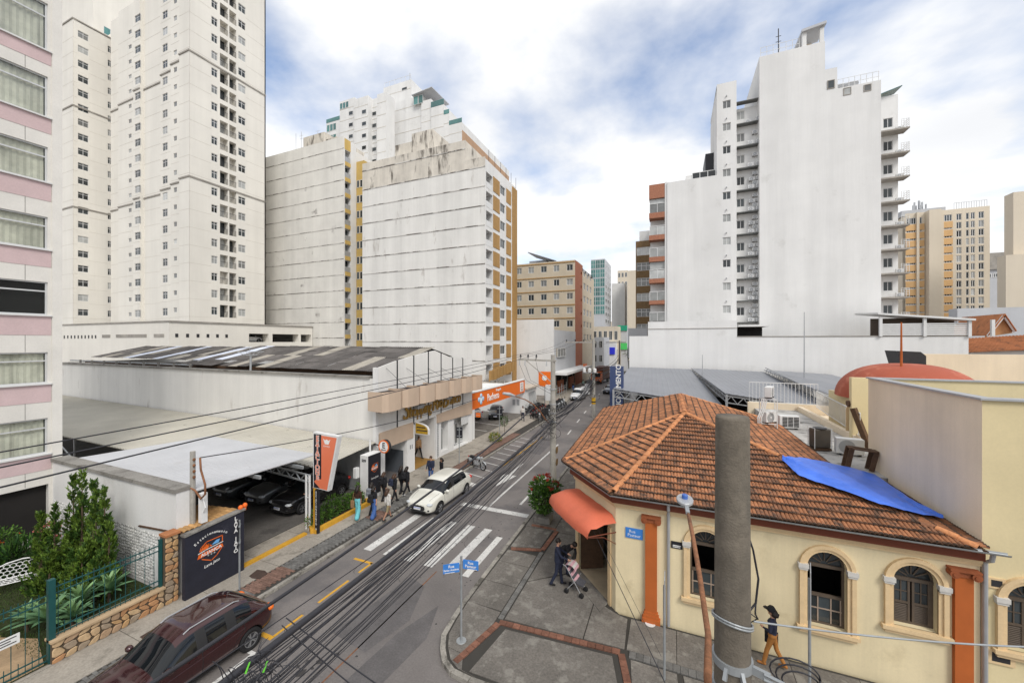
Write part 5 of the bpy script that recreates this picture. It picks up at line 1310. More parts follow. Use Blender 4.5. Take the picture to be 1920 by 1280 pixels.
E3h = Vector((6.95, 13.2, 4.28))
tile_plane([E2, E3h, AP1], True)
tile_plane([E1, E2, AP1], False)
tile_plane([E0, E1, AP1, AP2], False)
RS = (6.07 - 4.28) / 6.4
RA, RB = Vector((5.6, 27.0, 4.6)), Vector((5.6, 18.3, 4.6))
tile_plane([RA, Vector((5.6, 14.43, 4.6)), AP1, AP2], False)
tile_plane([Vector((7.15, 18.2, 4.2)), E3, Vector((5.62, 14.4, 4.58)), Vector((5.62, 18.2, 4.58))], False)
tile_plane([Vector((3.6, 29.8, 4.3)), E0, AP2], False)
tile_plane([Vector((5.6, 27.0, 4.6)), Vector((3.6, 29.8, 4.3)), AP2], False)
# ridge and hip caps
rg = MB(); k = 8
for i in range(k):
    a0, a1 = math.pi * i / k, math.pi * (i + 1) / k
    rg.quad((-math.cos(a0) * .11, 0, math.sin(a0) * .09), (-math.cos(a0) * .095, .40, math.sin(a0) * .075), (-math.cos(a1) * .095, .40, math.sin(a1) * .075), (-math.cos(a1) * .11, 0, math.sin(a1) * .09))
    rg.quad((-math.cos(a0) * .11, 0, math.sin(a0) * .09), (-math.cos(a1) * .11, 0, math.sin(a1) * .09), (-math.cos(a1) * .09, 0, math.sin(a1) * .07), (-math.cos(a0) * .09, 0, math.sin(a0) * .07))
rme = rg.mesh('ridge_tile', m_ridge, True)
def ridge(a, b, end=1.0):
    a, b = Vector(a), Vector(b); L = (b - a).length * end; n = int(L / .36); d = (b - a).normalized()
    x = d.cross(Vector((0, 0, 1))).normalized(); z = x.cross(d)
    for i in range(n):
        o = link('ridge_tile', rme, HO); M_ = Matrix((x, d, z)).transposed().to_4x4(); M_.translation = a + d * i * .36 + z * (.03 + random.uniform(-.005, .008)); o.matrix_basis = M_
ridge(E2 + Vector((.08, .12, .03)), AP1); ridge(E1 + Vector((.12, .08, .03)), AP1); ridge(AP1 + Vector((0, -.1, .02)), AP2); ridge(AP1.lerp(E3h, .47), AP1); ridge(E3h, AP1, .08); ridge(RA, AP2)
# ---------------- blue tarpaulin over the right hip
TP = MB(); nu, nv = 40, 14
def roof_z(x, y):
    zf_ = 4.28 + (y - 13.2) * (6.07 - 4.28) / 6.3; zr = 6.07 - (x - .5) * (6.07 - 4.58) / 5.1
    if x > 5.62: zr = 4.58 - (x - 5.62) * .25
    return min(zf_, zr)
top_edge = [(1468, 857), (1500, 857), (1560, 868), (1640, 889), (1700, 930), (1766, 966)]
bot_edge = [(1466, 862), (1500, 893), (1560, 912), (1650, 945), (1720, 962), (1770, 972)]
def on_roof(x, y):
    d = ray(x, y); t = 8.0
    while t < 30:
        X, Y, Z = d[0] * t, d[1] * t, CAM_H + d[2] * t
        if Z < roof_z(X, Y) + .20: break
        t += .02
    return Vector((X, Y, Z))
def lerp_path(path, t):
    s_ = t * (len(path) - 1); i = min(int(s_), len(path) - 2); f = s_ - i
    return (path[i][0] + (path[i + 1][0] - path[i][0]) * f, path[i][1] + (path[i + 1][1] - path[i][1]) * f)
for i in range(nu + 1):
    for j in range(nv + 1):
        a, b = lerp_path(bot_edge, i / nu), lerp_path(top_edge, i / nu); t = j / nv
        p = on_roof(a[0] + (b[0] - a[0]) * t, a[1] + (b[1] - a[1]) * t)
        fold = .05 * math.sin(i * .9 + j * 1.3) * math.sin(j * .5 + i * .21) + .03 * abs(math.sin(i * 1.3 - j * .8)) + .015 * random.random()
        fold += .05 * max(0, math.sin(j * .9 + i * .35)) ** 6
        if i < 6: fold += .03 * math.sin(j * 2.2 + i)
        fold *= .35 + .65 * math.sin(math.pi * t)
        p.z = max(p.z, roof_z(p.x, p.y) + .19) + fold
        TP.v.append(tuple(p))
for i in range(nu):
    for j in range(nv):
        o = i * (nv + 1) + j; TP.f.append([o, o + nv + 1, o + nv + 2, o + 1]); TP.m.append(0)
tarp = TP.build('tarpaulin', m_blue_tarp, smooth=True); tag(tarp, 'bright blue tarpaulin tied over the end of the tiled roof', 'tarpaulin')
# ---------------- awning over the corner door
AW = thing('door_awning', 'faded orange fabric awning over the corner door', 'awning', (-3.4, 14.0, 3))
wa = [cham(-.2, 0, 0), cham(LC + .25, 0, 0)]
rows_ = [(0.02, 3.40), (.5, 3.40), (.9, 3.33), (1.15, 3.18), (1.26, 3.02), (1.28, 2.86)]
am = MB(); nn = 12
for (d, z) in rows_:
    for i in range(nn + 1):
        t = -.08 + (LC + .2) * i / nn; dz = 0; dd = d
        e = abs(i / nn - .5) * 2
        if d > .5: dd = d * (1 - .25 * max(0, e - .55) ** 1.0)
        if e > .8: dz = -.22 * (e - .8) * 5 * (1 if d < 1.1 else .25)
        dz += .012 * math.sin(i * 2.1 + d * 5)
        am.v.append(cham(t, z + dz, dd))
for j in range(len(rows_) - 1):
    for i in range(nn): o = j * (nn + 1) + i; am.f.append([o, o + 1, o + nn + 2, o + nn + 1]); am.m.append(0)
am.build('canopy', m_awning, AW, smooth=True)
for t in (-.05, LC + .08): MB().tube([cham(t, 2.85, .02), cham(t, 2.86, 1.15)], .02, 6).tube([cham(t, 2.45, .02), cham(t, 2.75, .5), cham(t, 2.84, 1.1)], .014, 6).build('bracket', m_redbrown, AW)

# ================================================================== flat roof behind the house
FRF = MB().box(5.62, 8.2, 18.2, 33.5, 0, 4.42).build('flat_roof_building', mat('stained_flat_roof', (0.46, 0.445, 0.42), 0.9, 0.15, 0.8, fine=0.1, dirt=(0.09, 0.085, 0.08), dirt_amt=0.8, dirt_scale=0.9, dirt_pos=0.53, dstretch=(1, 2, 1))); tag(FRF, 'low building with stained grey flat roof behind the tiled house', 'building')
MB().box(5.2, 13.5, 33.5, 33.8, 0, 4.85).build('terrace_wall', m_beige_w); tag(bpy.data.objects['terrace_wall'], 'low cream parapet at the back of the flat roof', 'wall')
MB().box(8.25, 8.5, 24.0, 33.4, 0, 4.75).build('terrace_kerb', m_beige_w); tag(bpy.data.objects['terrace_kerb'], 'low cream kerb wall along the side of the flat roof', 'wall')
MB().box(8.55, 13.5, 22, 33.4, 0, 4.2).build('lower_terrace', m_beige_w); tag(bpy.data.objects['lower_terrace'], 'cream terrace block in front of the orange vault', 'building')
def ac_unit(name, label, loc, rz, w=.8, h=.62, d=.32, fan=True, m=m_white_metal, group=None):
    t = thing(name, label, 'air conditioner', loc, group, rz, local=True)
    MB().box(-w / 2, w / 2, -d / 2, d / 2, .06, h).build('casing', m, t, bevel=.015)
    if fan:
        r = min(h * .40, w * .33); cx = -w * .12
        MB().lathe([(r, -d / 2 - .012), (r * .94, -d / 2 - .014), (r * .94, -d / 2 - .004)], (cx, 0, h * .52), 18, axis='y').build('fan_ring', m_steel, t)
        MB().lathe([(r * .93, -d / 2 - .004), (.001, -d / 2 - .006)], (cx, 0, h * .52), 18, axis='y').build('fan_grille', m_dark, t)
        MB().lathe([(r * .25, -d / 2 - .02), (.001, -d / 2 - .022)], (cx, 0, h * .52), 10, axis='y').build('fan_hub', m_white_metal, t)
    for sx in (-1, 1): MB().box(sx * w * .35 - .04, sx * w * .35 + .04, -d / 2, d / 2, 0, .06).build('foot', m_dark, t)
    return t
u1 = ac_unit('ac_condenser', 'white outdoor unit with louvred grille near the terrace railing', G(1478, 803, 4.45), R(8), 1.0, .75, .4, False)
for k in range(7):
    for j in range(3): MB().box(-.36 + j * .28, -.36 + j * .28 + .24, -.215, -.2, .14 + k * .08, .14 + k * .08 + .05).build('grille_slot', m_dark, u1, )
u2 = ac_unit('ac_condenser', 'white outdoor unit with large round fan beside the beige wall', G(1592, 852, 4.45), R(-4), .95, .72, .36, True)
u3 = thing('cooling_cabinet', 'brown boxy cooling cabinet with rounded white frame on the flat roof', 'air conditioner', G(1537, 842, 4.45), rz=R(15), local=True)
MB().box(-.34, .34, -.22, .22, .12, .95).build('casing', mat('brown_cabinet', (0.09, 0.075, 0.06), 0.6, 0.2, 3), u3, bevel=.03)
for sx in (-.35, .35): MB().tube([(sx, -.24, .08), (sx, -.24, 1.0), (sx, .24, 1.0), (sx, .24, .08)], .018, 6).build('frame_tube', m_white_metal, u3)
MB().box(-.36, .36, -.25, .25, 0, .10).build('base', m_wood, u3)
MB().lathe([(.26, .955), (.26, .99), (.2, 1.0), (.001, 1.0)], (0, 0, 0), 16).build('top_fan', m_dark, u3)
# old crate frame leaning by the wall
p = G(1610, 880, 4.45)
CRT = thing('wooden_frame', 'old dark wooden box frame leaning against the beige wall', 'frame', p)
for a, b in (((-.35, 0, 0), (-.2, 0, .8)), ((.35, -.1, 0), (.5, -.1, .75)), ((-.2, 0, .8), (.5, -.1, .75)), ((-.35, .35, 0), (-.2, .35, .8)), ((.35, .25, 0), (.5, .25, .75)), ((-.2, .35, .8), (.5, .25, .75)), ((-.2, 0, .8), (-.2, .35, .8)), ((.5, -.1, .75), (.5, .25, .75))):
    MB().bar(p + Vector(a), p + Vector(b), .16, .05).build('plank', m_wood, CRT)
# stack of units on a rack
RK = thing('ac_rack', 'white metal rack with pipes holding outdoor units at the roof edge', 'rack', G(1432, 815, 4.45))
p = G(1432, 815, 4.45)
for dx, dy in ((0, 0), (.7, 0), (0, .5), (.7, .5)): MB().bar(p + Vector((dx - .1, dy, 0)), p + Vector((dx - .1, dy, 1.9)), .04).build('upright', m_white_metal, RK)
for z in (.6, 1.25, 1.9): MB().bar(p + Vector((-.1, 0, z)), p + Vector((.6, 0, z)), .04).bar(p + Vector((-.1, .5, z)), p + Vector((.6, .5, z)), .04).build('shelf_rail', m_white_metal, RK)
for k in range(3): MB().tube([p + Vector((-.25 + .08 * k, -.1, .1)), p + Vector((-.3 + .08 * k, -.15, .9)), p + Vector((-.12 + .08 * k, -.05, 1.4)), p + Vector((0 + .08 * k, 0, 1.95))], .03, 6).build('pipe', m_white_metal, RK)
ac_unit('ac_condenser', 'white outdoor unit on top of the roof rack', p + Vector((.3, .25, 1.95)), R(70), .8, .6, .32, True)
ac_unit('ac_condenser', 'white outdoor unit on the middle shelf of the roof rack', p + Vector((.3, .25, .62)), R(40), .8, .6, .32, True)
# white railings
def railing(label, pts, z0, z1, step=.16):
    t = thing('terrace_railing', label, 'railing', pts[0]); 
    for (a, b) in zip(pts[:-1], pts[1:]):
        a, b = Vector(a), Vector(b); n = max(2, int((b - a).length / step))
        za, zb_ = Vector((0, 0, z0)), Vector((0, 0, z1))
        MB().bar(a + zb_, b + zb_, .05).build('top_rail', m_white_metal, t); MB().bar(a + za, b + za, .04).build('bottom_rail', m_white_metal, t)
        me = MB().bar((0, 0, z0), (0, 0, z1), .025).mesh('baluster', m_white_metal)
        for i in range(n + 1): link('baluster', me, t, a.lerp(b, i / n))
railing('white metal railing along the back of the flat roof', [(5.3, 33.6, 4.85), (9.5, 33.6, 4.85)], .05, 1.5, .22)
railing('white stair railing sloping down beside the flat roof', [(9.3, 33.2, 4.75), (8.4, 23.8, 4.75)], .05, 1.15, .24)
# ================================================================== corner building on the right
CB_ = thing('beige_corner_building', 'plain beige and yellow building with metal coping beside the tiled house', 'building', (12, 17, 0))
BXL = 7.22
ztb = 7.92
fcb = FR('Y', 13.58, -1)
wd4 = (fcb.a_of(1884) + wins[2][1] / 2 + .02, wins[2][1], wins[2][2], wins[2][3])
arched_wall(CB_, fcb, BXL, 24, 0, ztb, [wd4], m_yellow_c)
arch_unit(CB_, fcb, *wd4, 'casement')
yb = PX(1628, 708, BXL).y
MB().quad((BXL, 13.58, 0), (BXL, yb, 0), (BXL, yb, ztb), (BXL, 13.58, ztb)).build('side_wall', m_beige_w, CB_)
MB().box(BXL + .02, 24, yb - .2, yb, 0, ztb - .003).build('rear_wall', m_yellow_c, CB_)
MB().box(BXL + .25, 24, 14.0, yb - .2, 6.9, 7.0).build('roof_slab', m_roof_g, CB_)
for (x0, x1, y0, y1) in ((BXL - .06, 24, 13.5, 13.86), (BXL - .06, BXL + .26, 13.86, yb - .26), (BXL - .06, 24, yb - .26, yb + .06)): MB().box(x0, x1, y0, y1, ztb, ztb + .05).build('coping', m_steel, CB_)
MB().box(BXL + .2, BXL + .25, 13.9, yb - .3, 7.0, ztb).build('inner_parapet', m_yellow_c, CB_)
MB().box(BXL + 1.0, 24, yb + 4.5, yb + 4.8, 0, 7.6).build('inner_wall', m_yellow_c, CB_)
for p_, w_, h_ in ((PY(1867, 1092, 13.58), .22, .16), (PY(1875, 1231, 13.58), .36, .22)):
    MB().box(p_.x - w_ * .7, p_.x + w_ * .7, 13.545, 13.58, p_.z - h_ * .8, p_.z + h_ * .8).build('vent_frame', m_trim, CB_); MB().box(p_.x - w_ * .45, p_.x + w_ * .45, 13.54, 13.55, p_.z - h_ * .5, p_.z + h_ * .5).build('vent_grille', m_dark, CB_)
# orange vault and its turret
DV = thing('orange_vault', 'orange painted vaulted roof on a cream turret with narrow arched niches', 'building', (12, 25, 0))
_v = FR('Y', 27.5, -1); xl, xr_ = _v.a_of(1570), _v.a_of(1838); zbv = PY(1590, 752, 25).z; ztv = _v.pz(1690, 681)
mbv = MB(); cxv = (xl + xr_) / 2; nu, nv = 40, 12
for j in range(nv + 1):
    ph = math.pi / 2 * j / nv
    for i in range(nu):
        th = 2 * math.pi * i / nu; k_ = math.cos(ph) ** .8
        mbv.v.append((cxv + (xr_ - xl) / 2 * math.cos(th) * k_, 27.5 + 3.0 * math.sin(th) * k_, zbv + (ztv - zbv) * math.sin(ph)))
for j in range(nv):
    for i in range(nu): mbv.f.append([j * nu + i, j * nu + (i + 1) % nu, (j + 1) * nu + (i + 1) % nu, (j + 1) * nu + i]); mbv.m.append(0)
mbv.build('vault', m_orange_dome, DV, smooth=True)
MB().box(xl + .35, xr_ - .2, 25.3, 30, 0, zbv + .05).build('turret', m_yellow_c, DV)
fdv = FR('Y', 25.3, -1)
for x in (1598, 1624):
    a = fdv.a_of(x); zt_, zb_ = fdv.pz(x, 768), fdv.pz(x, 822)
    sr = MB().slab([fdv(u_, z_, .05) for u_, z_ in arch_pts(a, .3, zb_, zt_, 10, .12)], (0, .06, 0)); sr.build('niche_surround', m_trim, DV)
    MB().slab([fdv(u_, z_, .07) for u_, z_ in arch_pts(a, .3, zb_, zt_, 10)], (0, .02, 0)).build('niche', m_wood, DV)
lg = MB().tube([PY(1588, 757, 24.5), PY(1612, 755, 24.5), PY(1632, 752, 24.5)], [.16, .18, .17], 8).build('old_log', m_wood, DV)
MB().bar(PY(1600, 765, 24.0), PY(1630, 840, 23.6), .28, .2).build('timber_strut', m_wood, DV)
AN = MB().tube([PY(1690, 690, 26.5), PY(1690, 604, 26.5)], [.06, .035], 8).build('antenna_mast', m_rust_o); tag(AN, 'thin orange mast rising behind the vault', 'mast')
pv = PY(1714, 684, 31)
VD = MB().add([(pv.x - .6, 31, pv.z), (pv.x + .55, 31, pv.z - .1), (pv.x + .55, 31, pv.z + .55), (pv.x + .3, 31, pv.z + .8), (pv.x - .8, 31, pv.z + .85), (pv.x - .6, 32.5, pv.z), (pv.x + .55, 32.5, pv.z - .1), (pv.x + .55, 32.5, pv.z + .55), (pv.x + .3, 32.5, pv.z + .8), (pv.x - .8, 32.5, pv.z + .85)], [(0, 1, 2, 3, 4), (9, 8, 7, 6, 5), (0, 5, 6, 1), (1, 6, 7, 2), (2, 7, 8, 3), (3, 8, 9, 4), (4, 9, 5, 0)]).build('vent_cowl', m_dark); tag(VD, 'dark metal vent cowl behind the orange vault', 'vent')
MB().box(14, 40, 33, 33.4, 0, 8.6).build('beige_rear_wall', m_beige_w); tag(bpy.data.objects['beige_rear_wall'], 'long cream parapet wall behind the orange vault', 'wall')
# ================================================================== metal parking roofs
PKR = thing('metal_parking_roof', 'three stepped grey metal sheet roofs on trusses over the second car park', 'roof', (0, 42, 0))
def roofq(pts, name='roof_sheet'):
    P = [PY(x, y, Y) for x, y, Y in pts]; corrugated(P, m_roof_g, PKR, name, .5, .015, th=.06); return P
r1 = roofq([(1150, 728, 35.6), (1357, 762, 35.6), (1296, 692, 49.4), (1181, 688, 49.4)])
r2 = roofq([(1360, 737, 35.6), (1585, 772, 35.6), (1432, 697, 49.4), (1296, 690, 49.4)])
r3 = roofq([(1582, 749, 34.0), (1700, 745, 34.0), (1560, 702, 49.4), (1432, 693, 49.4)])
for (a, b) in ((r1[0], r1[1]), (r2[0], r2[1])): truss(PKR, a + Vector((0, .1, -.75)), b + Vector((0, .1, -.7)), .55, 9, m_steel, .035)
truss(PKR, r2[0] + Vector((.1, .0, -.7)), r2[3] + Vector((.1, -.3, -.45)), .42, 14, m_steel, .03); truss(PKR, r3[0] + Vector((.1, .0, -1.1)), r3[3] + Vector((.1, -.3, -.5)), .75, 14, m_steel, .03)
MB().bar(r2[0] + Vector((-.3, .15, -1.75)), r2[1] + Vector((0, .15, -1.2)), .12).build('tie_beam', m_steel, PKR)
for p in (r1[0], r1[1], r2[0] + Vector((.1, 0, 0)), r2[1]): MB().bar((p.x, p.y + .1, .1), (p.x, p.y + .1, p.z - .1), .16).build('column', m_steel, PKR)
for k in range(3): MB().bar((-4.6, 39 + k * 3.5, .1), (-4.6, 39 + k * 3.5, 5.2 + k * .3), .14).build('column', m_steel, PKR)
sheet('second_car_park', [(-5, 30), (26, 34), (26, 50), (-5, 50)], .06, m_asphalt)
MB().box(-3.5, 22, 43, 43.2, .06, 3.9).build('added_dark_wall', m_dark_in, PKR); MB().box(-3.5, -3.3, 37, 43, .06, 3.6).build('added_dark_wall', m_dark_in, PKR)  # near-black walls added so the space under the roofs reads as deep shade
BPS = thing('blue_parking_sign', 'tall dark blue sign box with white vertical lettering by the grey roof', 'sign', (-5.9, 36.5, 0))
fbp = FR('Y', 36.2, -1); xa, xb = fbp.a_of(1143.5), fbp.a_of(1168)
zt_ = fbp.pz(1155, 687)
MB().box(xa, xb, 36.2, 36.9, 1.2, zt_).build('box', mat('navy_sign', (0.05, 0.075, 0.17), 0.5, 0.08), BPS); MB().box(xa + .1, xa + .3, 36.4, 36.6, 0, 1.2).box(xb - .3, xb - .1, 36.4, 36.6, 0, 1.2).build('leg', m_steel, BPS)
text_on(BPS, fbp, xb - .38, zt_ - 2.55, .01, 'ESTACIONAMENTO', .62, m_letter, rot=R(90), depth=.002, bold=.012, squash=1) 

# ================================================================== big white wall and tower on the right
WW = thing('white_boundary_wall', 'long plain white wall below the white tower', 'wall', (10, 50, 0))
fww = FR('Y', 50, -1)
xw = [fww.a_of(x) for x in (1180, 1215, 1382, 1816)]
z1, z2, z3 = fww.pz(1190, 630), fww.pz(1290, 602), fww.pz(1600, 631)
MB().box(xw[0], xw[1], 50, 50.4, 0, z1).build('wall', m_white, WW); MB().box(xw[1], xw[2], 50, 50.4, 0, z2).build('wall', m_white, WW); MB().box(xw[2], xw[3], 50, 50.4, 0, z3).build('wall', m_white, WW)
MB().box(xw[1] - .05, xw[2], 49.94, 50.45, z2 - .9, z2 - .84).build('joint', m_ledge, WW); MB().box(xw[2], xw[3], 49.95, 50.45, z3, z3 + .1).build('coping', m_ledge, WW)
MB().quad((xw[0], 50.0, 0), (xw[0] - .9, 70, 0), (xw[0] - .9, 70, z1), (xw[0], 50.0, z1)).build('street_return', m_white, WW)
WT = thing('white_tower', 'large white tower with blank wall, outdoor unit ledges and end balconies', 'building', (12, 62, 0))
fw7 = FR('Y', 57, -1); SW_ = 2.96
A = lambda x: fw7.a_of(x); Zp = lambda x, y: fw7.pz(x, y)
zb7 = 8.0
# left lower wing (blank) and balcony stack
zl = Zp(1300, 335)
MB().box(A(1251), A(1344), 57, 75, zb7, zl).build('west_wing', m_white, WT)
MB().box(A(1286), A(1344), 57.6, 70, zl, Zp(1344, 318)).build('set_back_floor', m_white, WT)
window(WT, FR('Y', 57.6, -1), A(1298), A(1343), zl + .1, zl + 1.0, -.03, 3, 1, m_wframe, m_glass, .08)
MB().box(A(1327), A(1344), 61, 66, zl, Zp(1335, 262)).build('dark_panel_block', m_dark, WT)
# stair shaft with window column
zs7 = Zp(1362, 155)
rows7 = [Zp(1362, y + 13) for y in (190, 232, 275, 318, 361, 403, 446, 488, 531, 574)]
hs = [(A(1355), A(1370), z, z + 1.0) for z in rows7]
wall(WT, fw7, A(1344), A(1381), zb7, zs7, hs, m_white, .15, 'stair_wall')
for z in rows7:
    window(WT, fw7, A(1355), A(1370), z, z + 1.0, .12, 2, 1, m_wframe, random.choice((m_glass, m_glass_c)), .06)
    MB().box(A(1361), A(1363), 56.8, 57, z + 1.5, z + 1.62).build('wall_lamp', m_steel, WT)
MB().quad((A(1344), 57, zb7), (A(1344), 66, zb7), (A(1344), 66, zs7 - 1), (A(1344), 57, zs7)).build('stair_side', m_white, WT)
MB().box(A(1344), A(1381), 57.2, 66, zs7 - .5, zs7 - .01).build('stair_roof', m_white, WT)
# recessed bay with outdoor unit ledges
fr9 = FR('Y', 58.4, -1); a0, a1 = A(1381), A(1428)
zr9 = Zp(1405, 190)
lz = [fr9.pz(1405, y) for y in (193, 234, 276, 317, 358, 399, 440, 482, 523, 564, 604)]
hs = []
for z in lz[1:]: hs.append((a0 + .2, a0 + 1.1, z + .9, z + 2.0))
wall(WT, fr9, a0 - .5, a1 + .5, zb7, zr9, hs, m_white, .15, 'bay_wall')
MB().quad((a0, 57, zb7), (a0, 58.4, zb7), (a0, 58.4, zs7 - .2), (a0, 57, zs7 - .2)).build('bay_side', m_white, WT)
for i, z in enumerate(lz):
    MB().box(a0 + .02, a1 - .02, 57.55, 58.4, z - .1, z).build('unit_ledge', mat('grey_ledge_dark', (0.17, 0.175, 0.17), 0.9, 0.3, 1), WT)
    if i: window(WT, fr9, a0 + .2, a0 + 1.1, z + .9, z + 2.0, .1, 2, 1, m_wframe, m_glass_c if i < 4 else m_glass, .06)
ac0 = None; cnt = 0
for i, z in enumerate(lz[1:]):
    spots = [(2.3, 1.45)] if i < 3 else [(2.3, 1.9), (1.9, 1.15), (2.75, 1.2), (2.3, .62), (1.75, .02), (2.6, .02)]
    if i < 3 and i: spots += [(1.7, .02), (2.6, .02)]
    if i == 0: spots = [(1.5, .02), (2.6, .02)]
    for dx, dz in spots:
        if ac0 is None:
            ac0 = ac_unit('ac_condenser', 'small white outdoor unit with round fan in the recessed bay of the white tower', (a0 + dx, 58.2, z + dz), 0, .75, .52, .28, True, group='outdoor units stacked in the recess of the white tower')
        else:
            c = copy_tree(ac0); c.location = (a0 + dx, 58.2 - (.4 if dz < .1 else 0), z + dz)
        _l = 'small outdoor unit in the tower recess, %s ledge from the top, %s' % (ORD[i], {1.9: 'highest', 1.15: 'upper left', 1.2: 'upper right', .62: 'below the middle', 1.45: 'on the wall', .02: 'standing left' if dx < 2.2 else 'standing right'}[dz]); (ac0 if cnt == 0 else c)['label'] = _l
        cnt += 1
# main blank wall
zm7 = Zp(1425, 107)
xb0, xb1 = A(1424), A(1652)
MB().box(xb0, xb1, 57, 75, zb7, Zp(1650, 150)).build('blank_block', m_white, WT)
MB().box(xb0, A(1547), 57, 75, Zp(1650, 150), zm7).build('blank_block_upper', m_white, WT)
MB().box(A(1547), A(1570), 57.02, 70, Zp(1650, 150), Zp(1560, 128)).build('step_block', m_white, WT)
for x0, x1, y0, y1 in ((1551, 1565, 152, 168), (1581, 1596, 166, 180), (1619, 1634, 160, 173)):
    window(WT, fw7, A(x0), A(x1), Zp(x0, y1), Zp(x0, y0), -.02, 1, 1, m_ledge, m_glass_c if x0 > 1555 else m_glass, .08)
# roof kiosk, railings, dishes
MB().slab([(A(1503), 56.8, zm7 + 1.7), (A(1549), 56.8, zm7 + 2.0), (A(1549), 60, zm7 + 2.0), (A(1503), 60, zm7 + 1.7)], (0, 0, .3)).build('kiosk_roof', m_grey_wall2, WT)
for x in (1509, 1542): MB().box(A(x) - .2, A(x) + .2, 57.1, 57.5, zm7, zm7 + 1.75).build('kiosk_post', m_white, WT)
MB().box(A(1515), A(1535), 59.5, 59.7, zm7, zm7 + 1.7).build('kiosk_back', m_beige_w, WT)
rl = MB()
for k in range(7): x = A(1427) + (A(1500) - A(1427)) * k / 6; rl.cyl((x, 57.3, zm7), (x, 57.3, zm7 + 1.3), .03, n=5)
for z in (.65, 1.3): rl.bar((A(1427), 57.3, zm7 + z), (A(1500), 57.3, zm7 + z), .04)
rl.build('roof_railing', m_white_metal, WT)
zk = Zp(1650, 150); rl = MB()
for k in range(8): x = A(1572) + (A(1650) - A(1572)) * k / 7; rl.cyl((x, 57.3, zk), (x, 57.3, zk + 1.2), .03, n=5)
for z in (.6, 1.2): rl.bar((A(1572), 57.3, zk + z), (A(1650), 57.3, zk + z), .04)
rl.build('roof_railing', m_white_metal, WT)
MB().cyl((A(1471), 60, zm7), (A(1471), 60, zm7 + 5), .06, n=6).bar((A(1471) - .3, 60, zm7 + 4), (A(1471) + .3, 60, zm7 + 4), .05).bar((A(1471) - .3, 60, zm7 + 3.3), (A(1471) + .3, 60, zm7 + 3.3), .05).build('roof_antenna', m_dark, WT)
for x in (1558, 1583, 1607): 
    c = (A(x), 59, zk + (2.0 if x == 1558 else .9)); MB().lathe([(.001, 0), (.5, .06), (.85, .22)], c, 14).cyl((c[0], c[1], c[2] - .9), (c[0], c[1], c[2]), .05, n=6).build('roof_dish', m_grey_wall2, WT)
# end balconies
fe = FR('Y', 63.5, -1); e0, e1 = fe.a_of(1640), fe.a_of(1684)
rowse = [fe.pz(1665, y) for y in (209, 252, 296, 340, 384, 427, 471, 515, 559, 600)]
hs = [(fe.a_of(1656), fe.a_of(1674), z + .9 - SW_, z + 2.1 - SW_) for z in rowse[:-1]]
wall(WT, fe, e0, e1, zb7, fe.pz(1665, 180), hs, m_white, .12, 'end_wall')
for i, z in enumerate(rowse):
    zz_ = z - SW_
    if i < 9: window(WT, fe, fe.a_of(1656), fe.a_of(1674), zz_ + .9, zz_ + 2.1, .1, 2, 1, m_wframe, m_glass, .06)
    if i >= 9: continue
    MB().box(e0, e1 + .5, 62.0, 63.5, zz_ - .18, zz_).build('balcony_slab', m_ledge, WT)
    rr = MB()
    for h in (.3, .55, .8, 1.05): rr.bar((e0 + 2, 62.05, zz_ + h), (e1 + .45, 62.05, zz_ + h), .03).bar((e1 + .45, 62.05, zz_ + h), (e1 + .45, 63.4, zz_ + h), .03)
    for k in range(4): rr.bar((e0 + 2 + k * (e1 - e0 - 1.55) / 3, 62.05, zz_), (e0 + 2 + k * (e1 - e0 - 1.55) / 3, 62.05, zz_ + 1.05), .035)
    rr.build('balcony_railing', m_white_metal, WT)
    c = copy_tree(ac0); c.location = (e0 + 2.2, 62.9, zz_ + .02); c['label'] = 'small white outdoor unit on the %s end balcony from the top of the tower' % ORD[i]; c['group'] = 'outdoor units on the end balconies'
MB().slab([(e0, 63, fe.pz(1665, 180)), (e1 + .2, 63, fe.pz(1665, 170)), (e1 + .2, 65, fe.pz(1665, 168)), (e0, 65, fe.pz(1665, 178))], (0, 0, .1)).build('glass_canopy', m_glass_t, WT)
# brick-banded balconies on the street corner
fq = FR('Y', 57.2, -1); b0_, b1_ = fq.a_of(1217), fq.a_of(1251)
MB().box(b0_ + .1, b1_, 58.6, 75, zb7, Zp(1230, 345)).build('west_core', m_white, WT)
rq = [(345, 371), (398, 408), (440, 449), (481, 490), (522, 530), (563, 570)]
for i, (ya_, yb_) in enumerate(rq):
    zt_, zb_ = fq.pz(1234, ya_), fq.pz(1234, yb_)
    MB().box(b0_, b1_ - .25, 57.2, 59, zb_, zt_).build('brick_band', m_brickred, WT)
    zn = fq.pz(1234, rq[i + 1][0]) if i + 1 < len(rq) else fq.pz(1234, 602)
    MB().box(b0_ + .1, b1_ - .3, 57.25, 57.28, zn + .02, zn + (1.15 if i else 1.3)).build('glass_rail', m_glass_c, WT)
    fr_ = MB()
    for k in range(3): x = b0_ + .1 + (b1_ - b0_ - .4) * k / 2; fr_.bar((x, 57.24, zn), (x, 57.24, zn + 1.25), .06)
    fr_.bar((b0_ + .1, 57.24, zn + 1.25), (b1_ - .3, 57.24, zn + 1.25), .07).build('rail_frame', m_wframe, WT)
    if i in (0, 3): MB().box(b0_ + .1, b1_ - .3, 57.5, 57.53, zn + 1.3, zb_ - .02).build('balcony_glazing', m_glass_c, WT)
    pb = MB().box(b0_ + .5, b0_ + 1.1, 57.8, 58.3, zn, zn + .8).box(b0_ + 1.6, b0_ + 2.0, 57.9, 58.3, zn, zn + 1.0).build('balcony_furniture', m_steel if i % 2 else m_wood, WT)
MB().box(b1_ - .3, b1_, 57.15, 58.7, zb7, Zp(1250, 340)).build('corner_pier', m_white, WT)
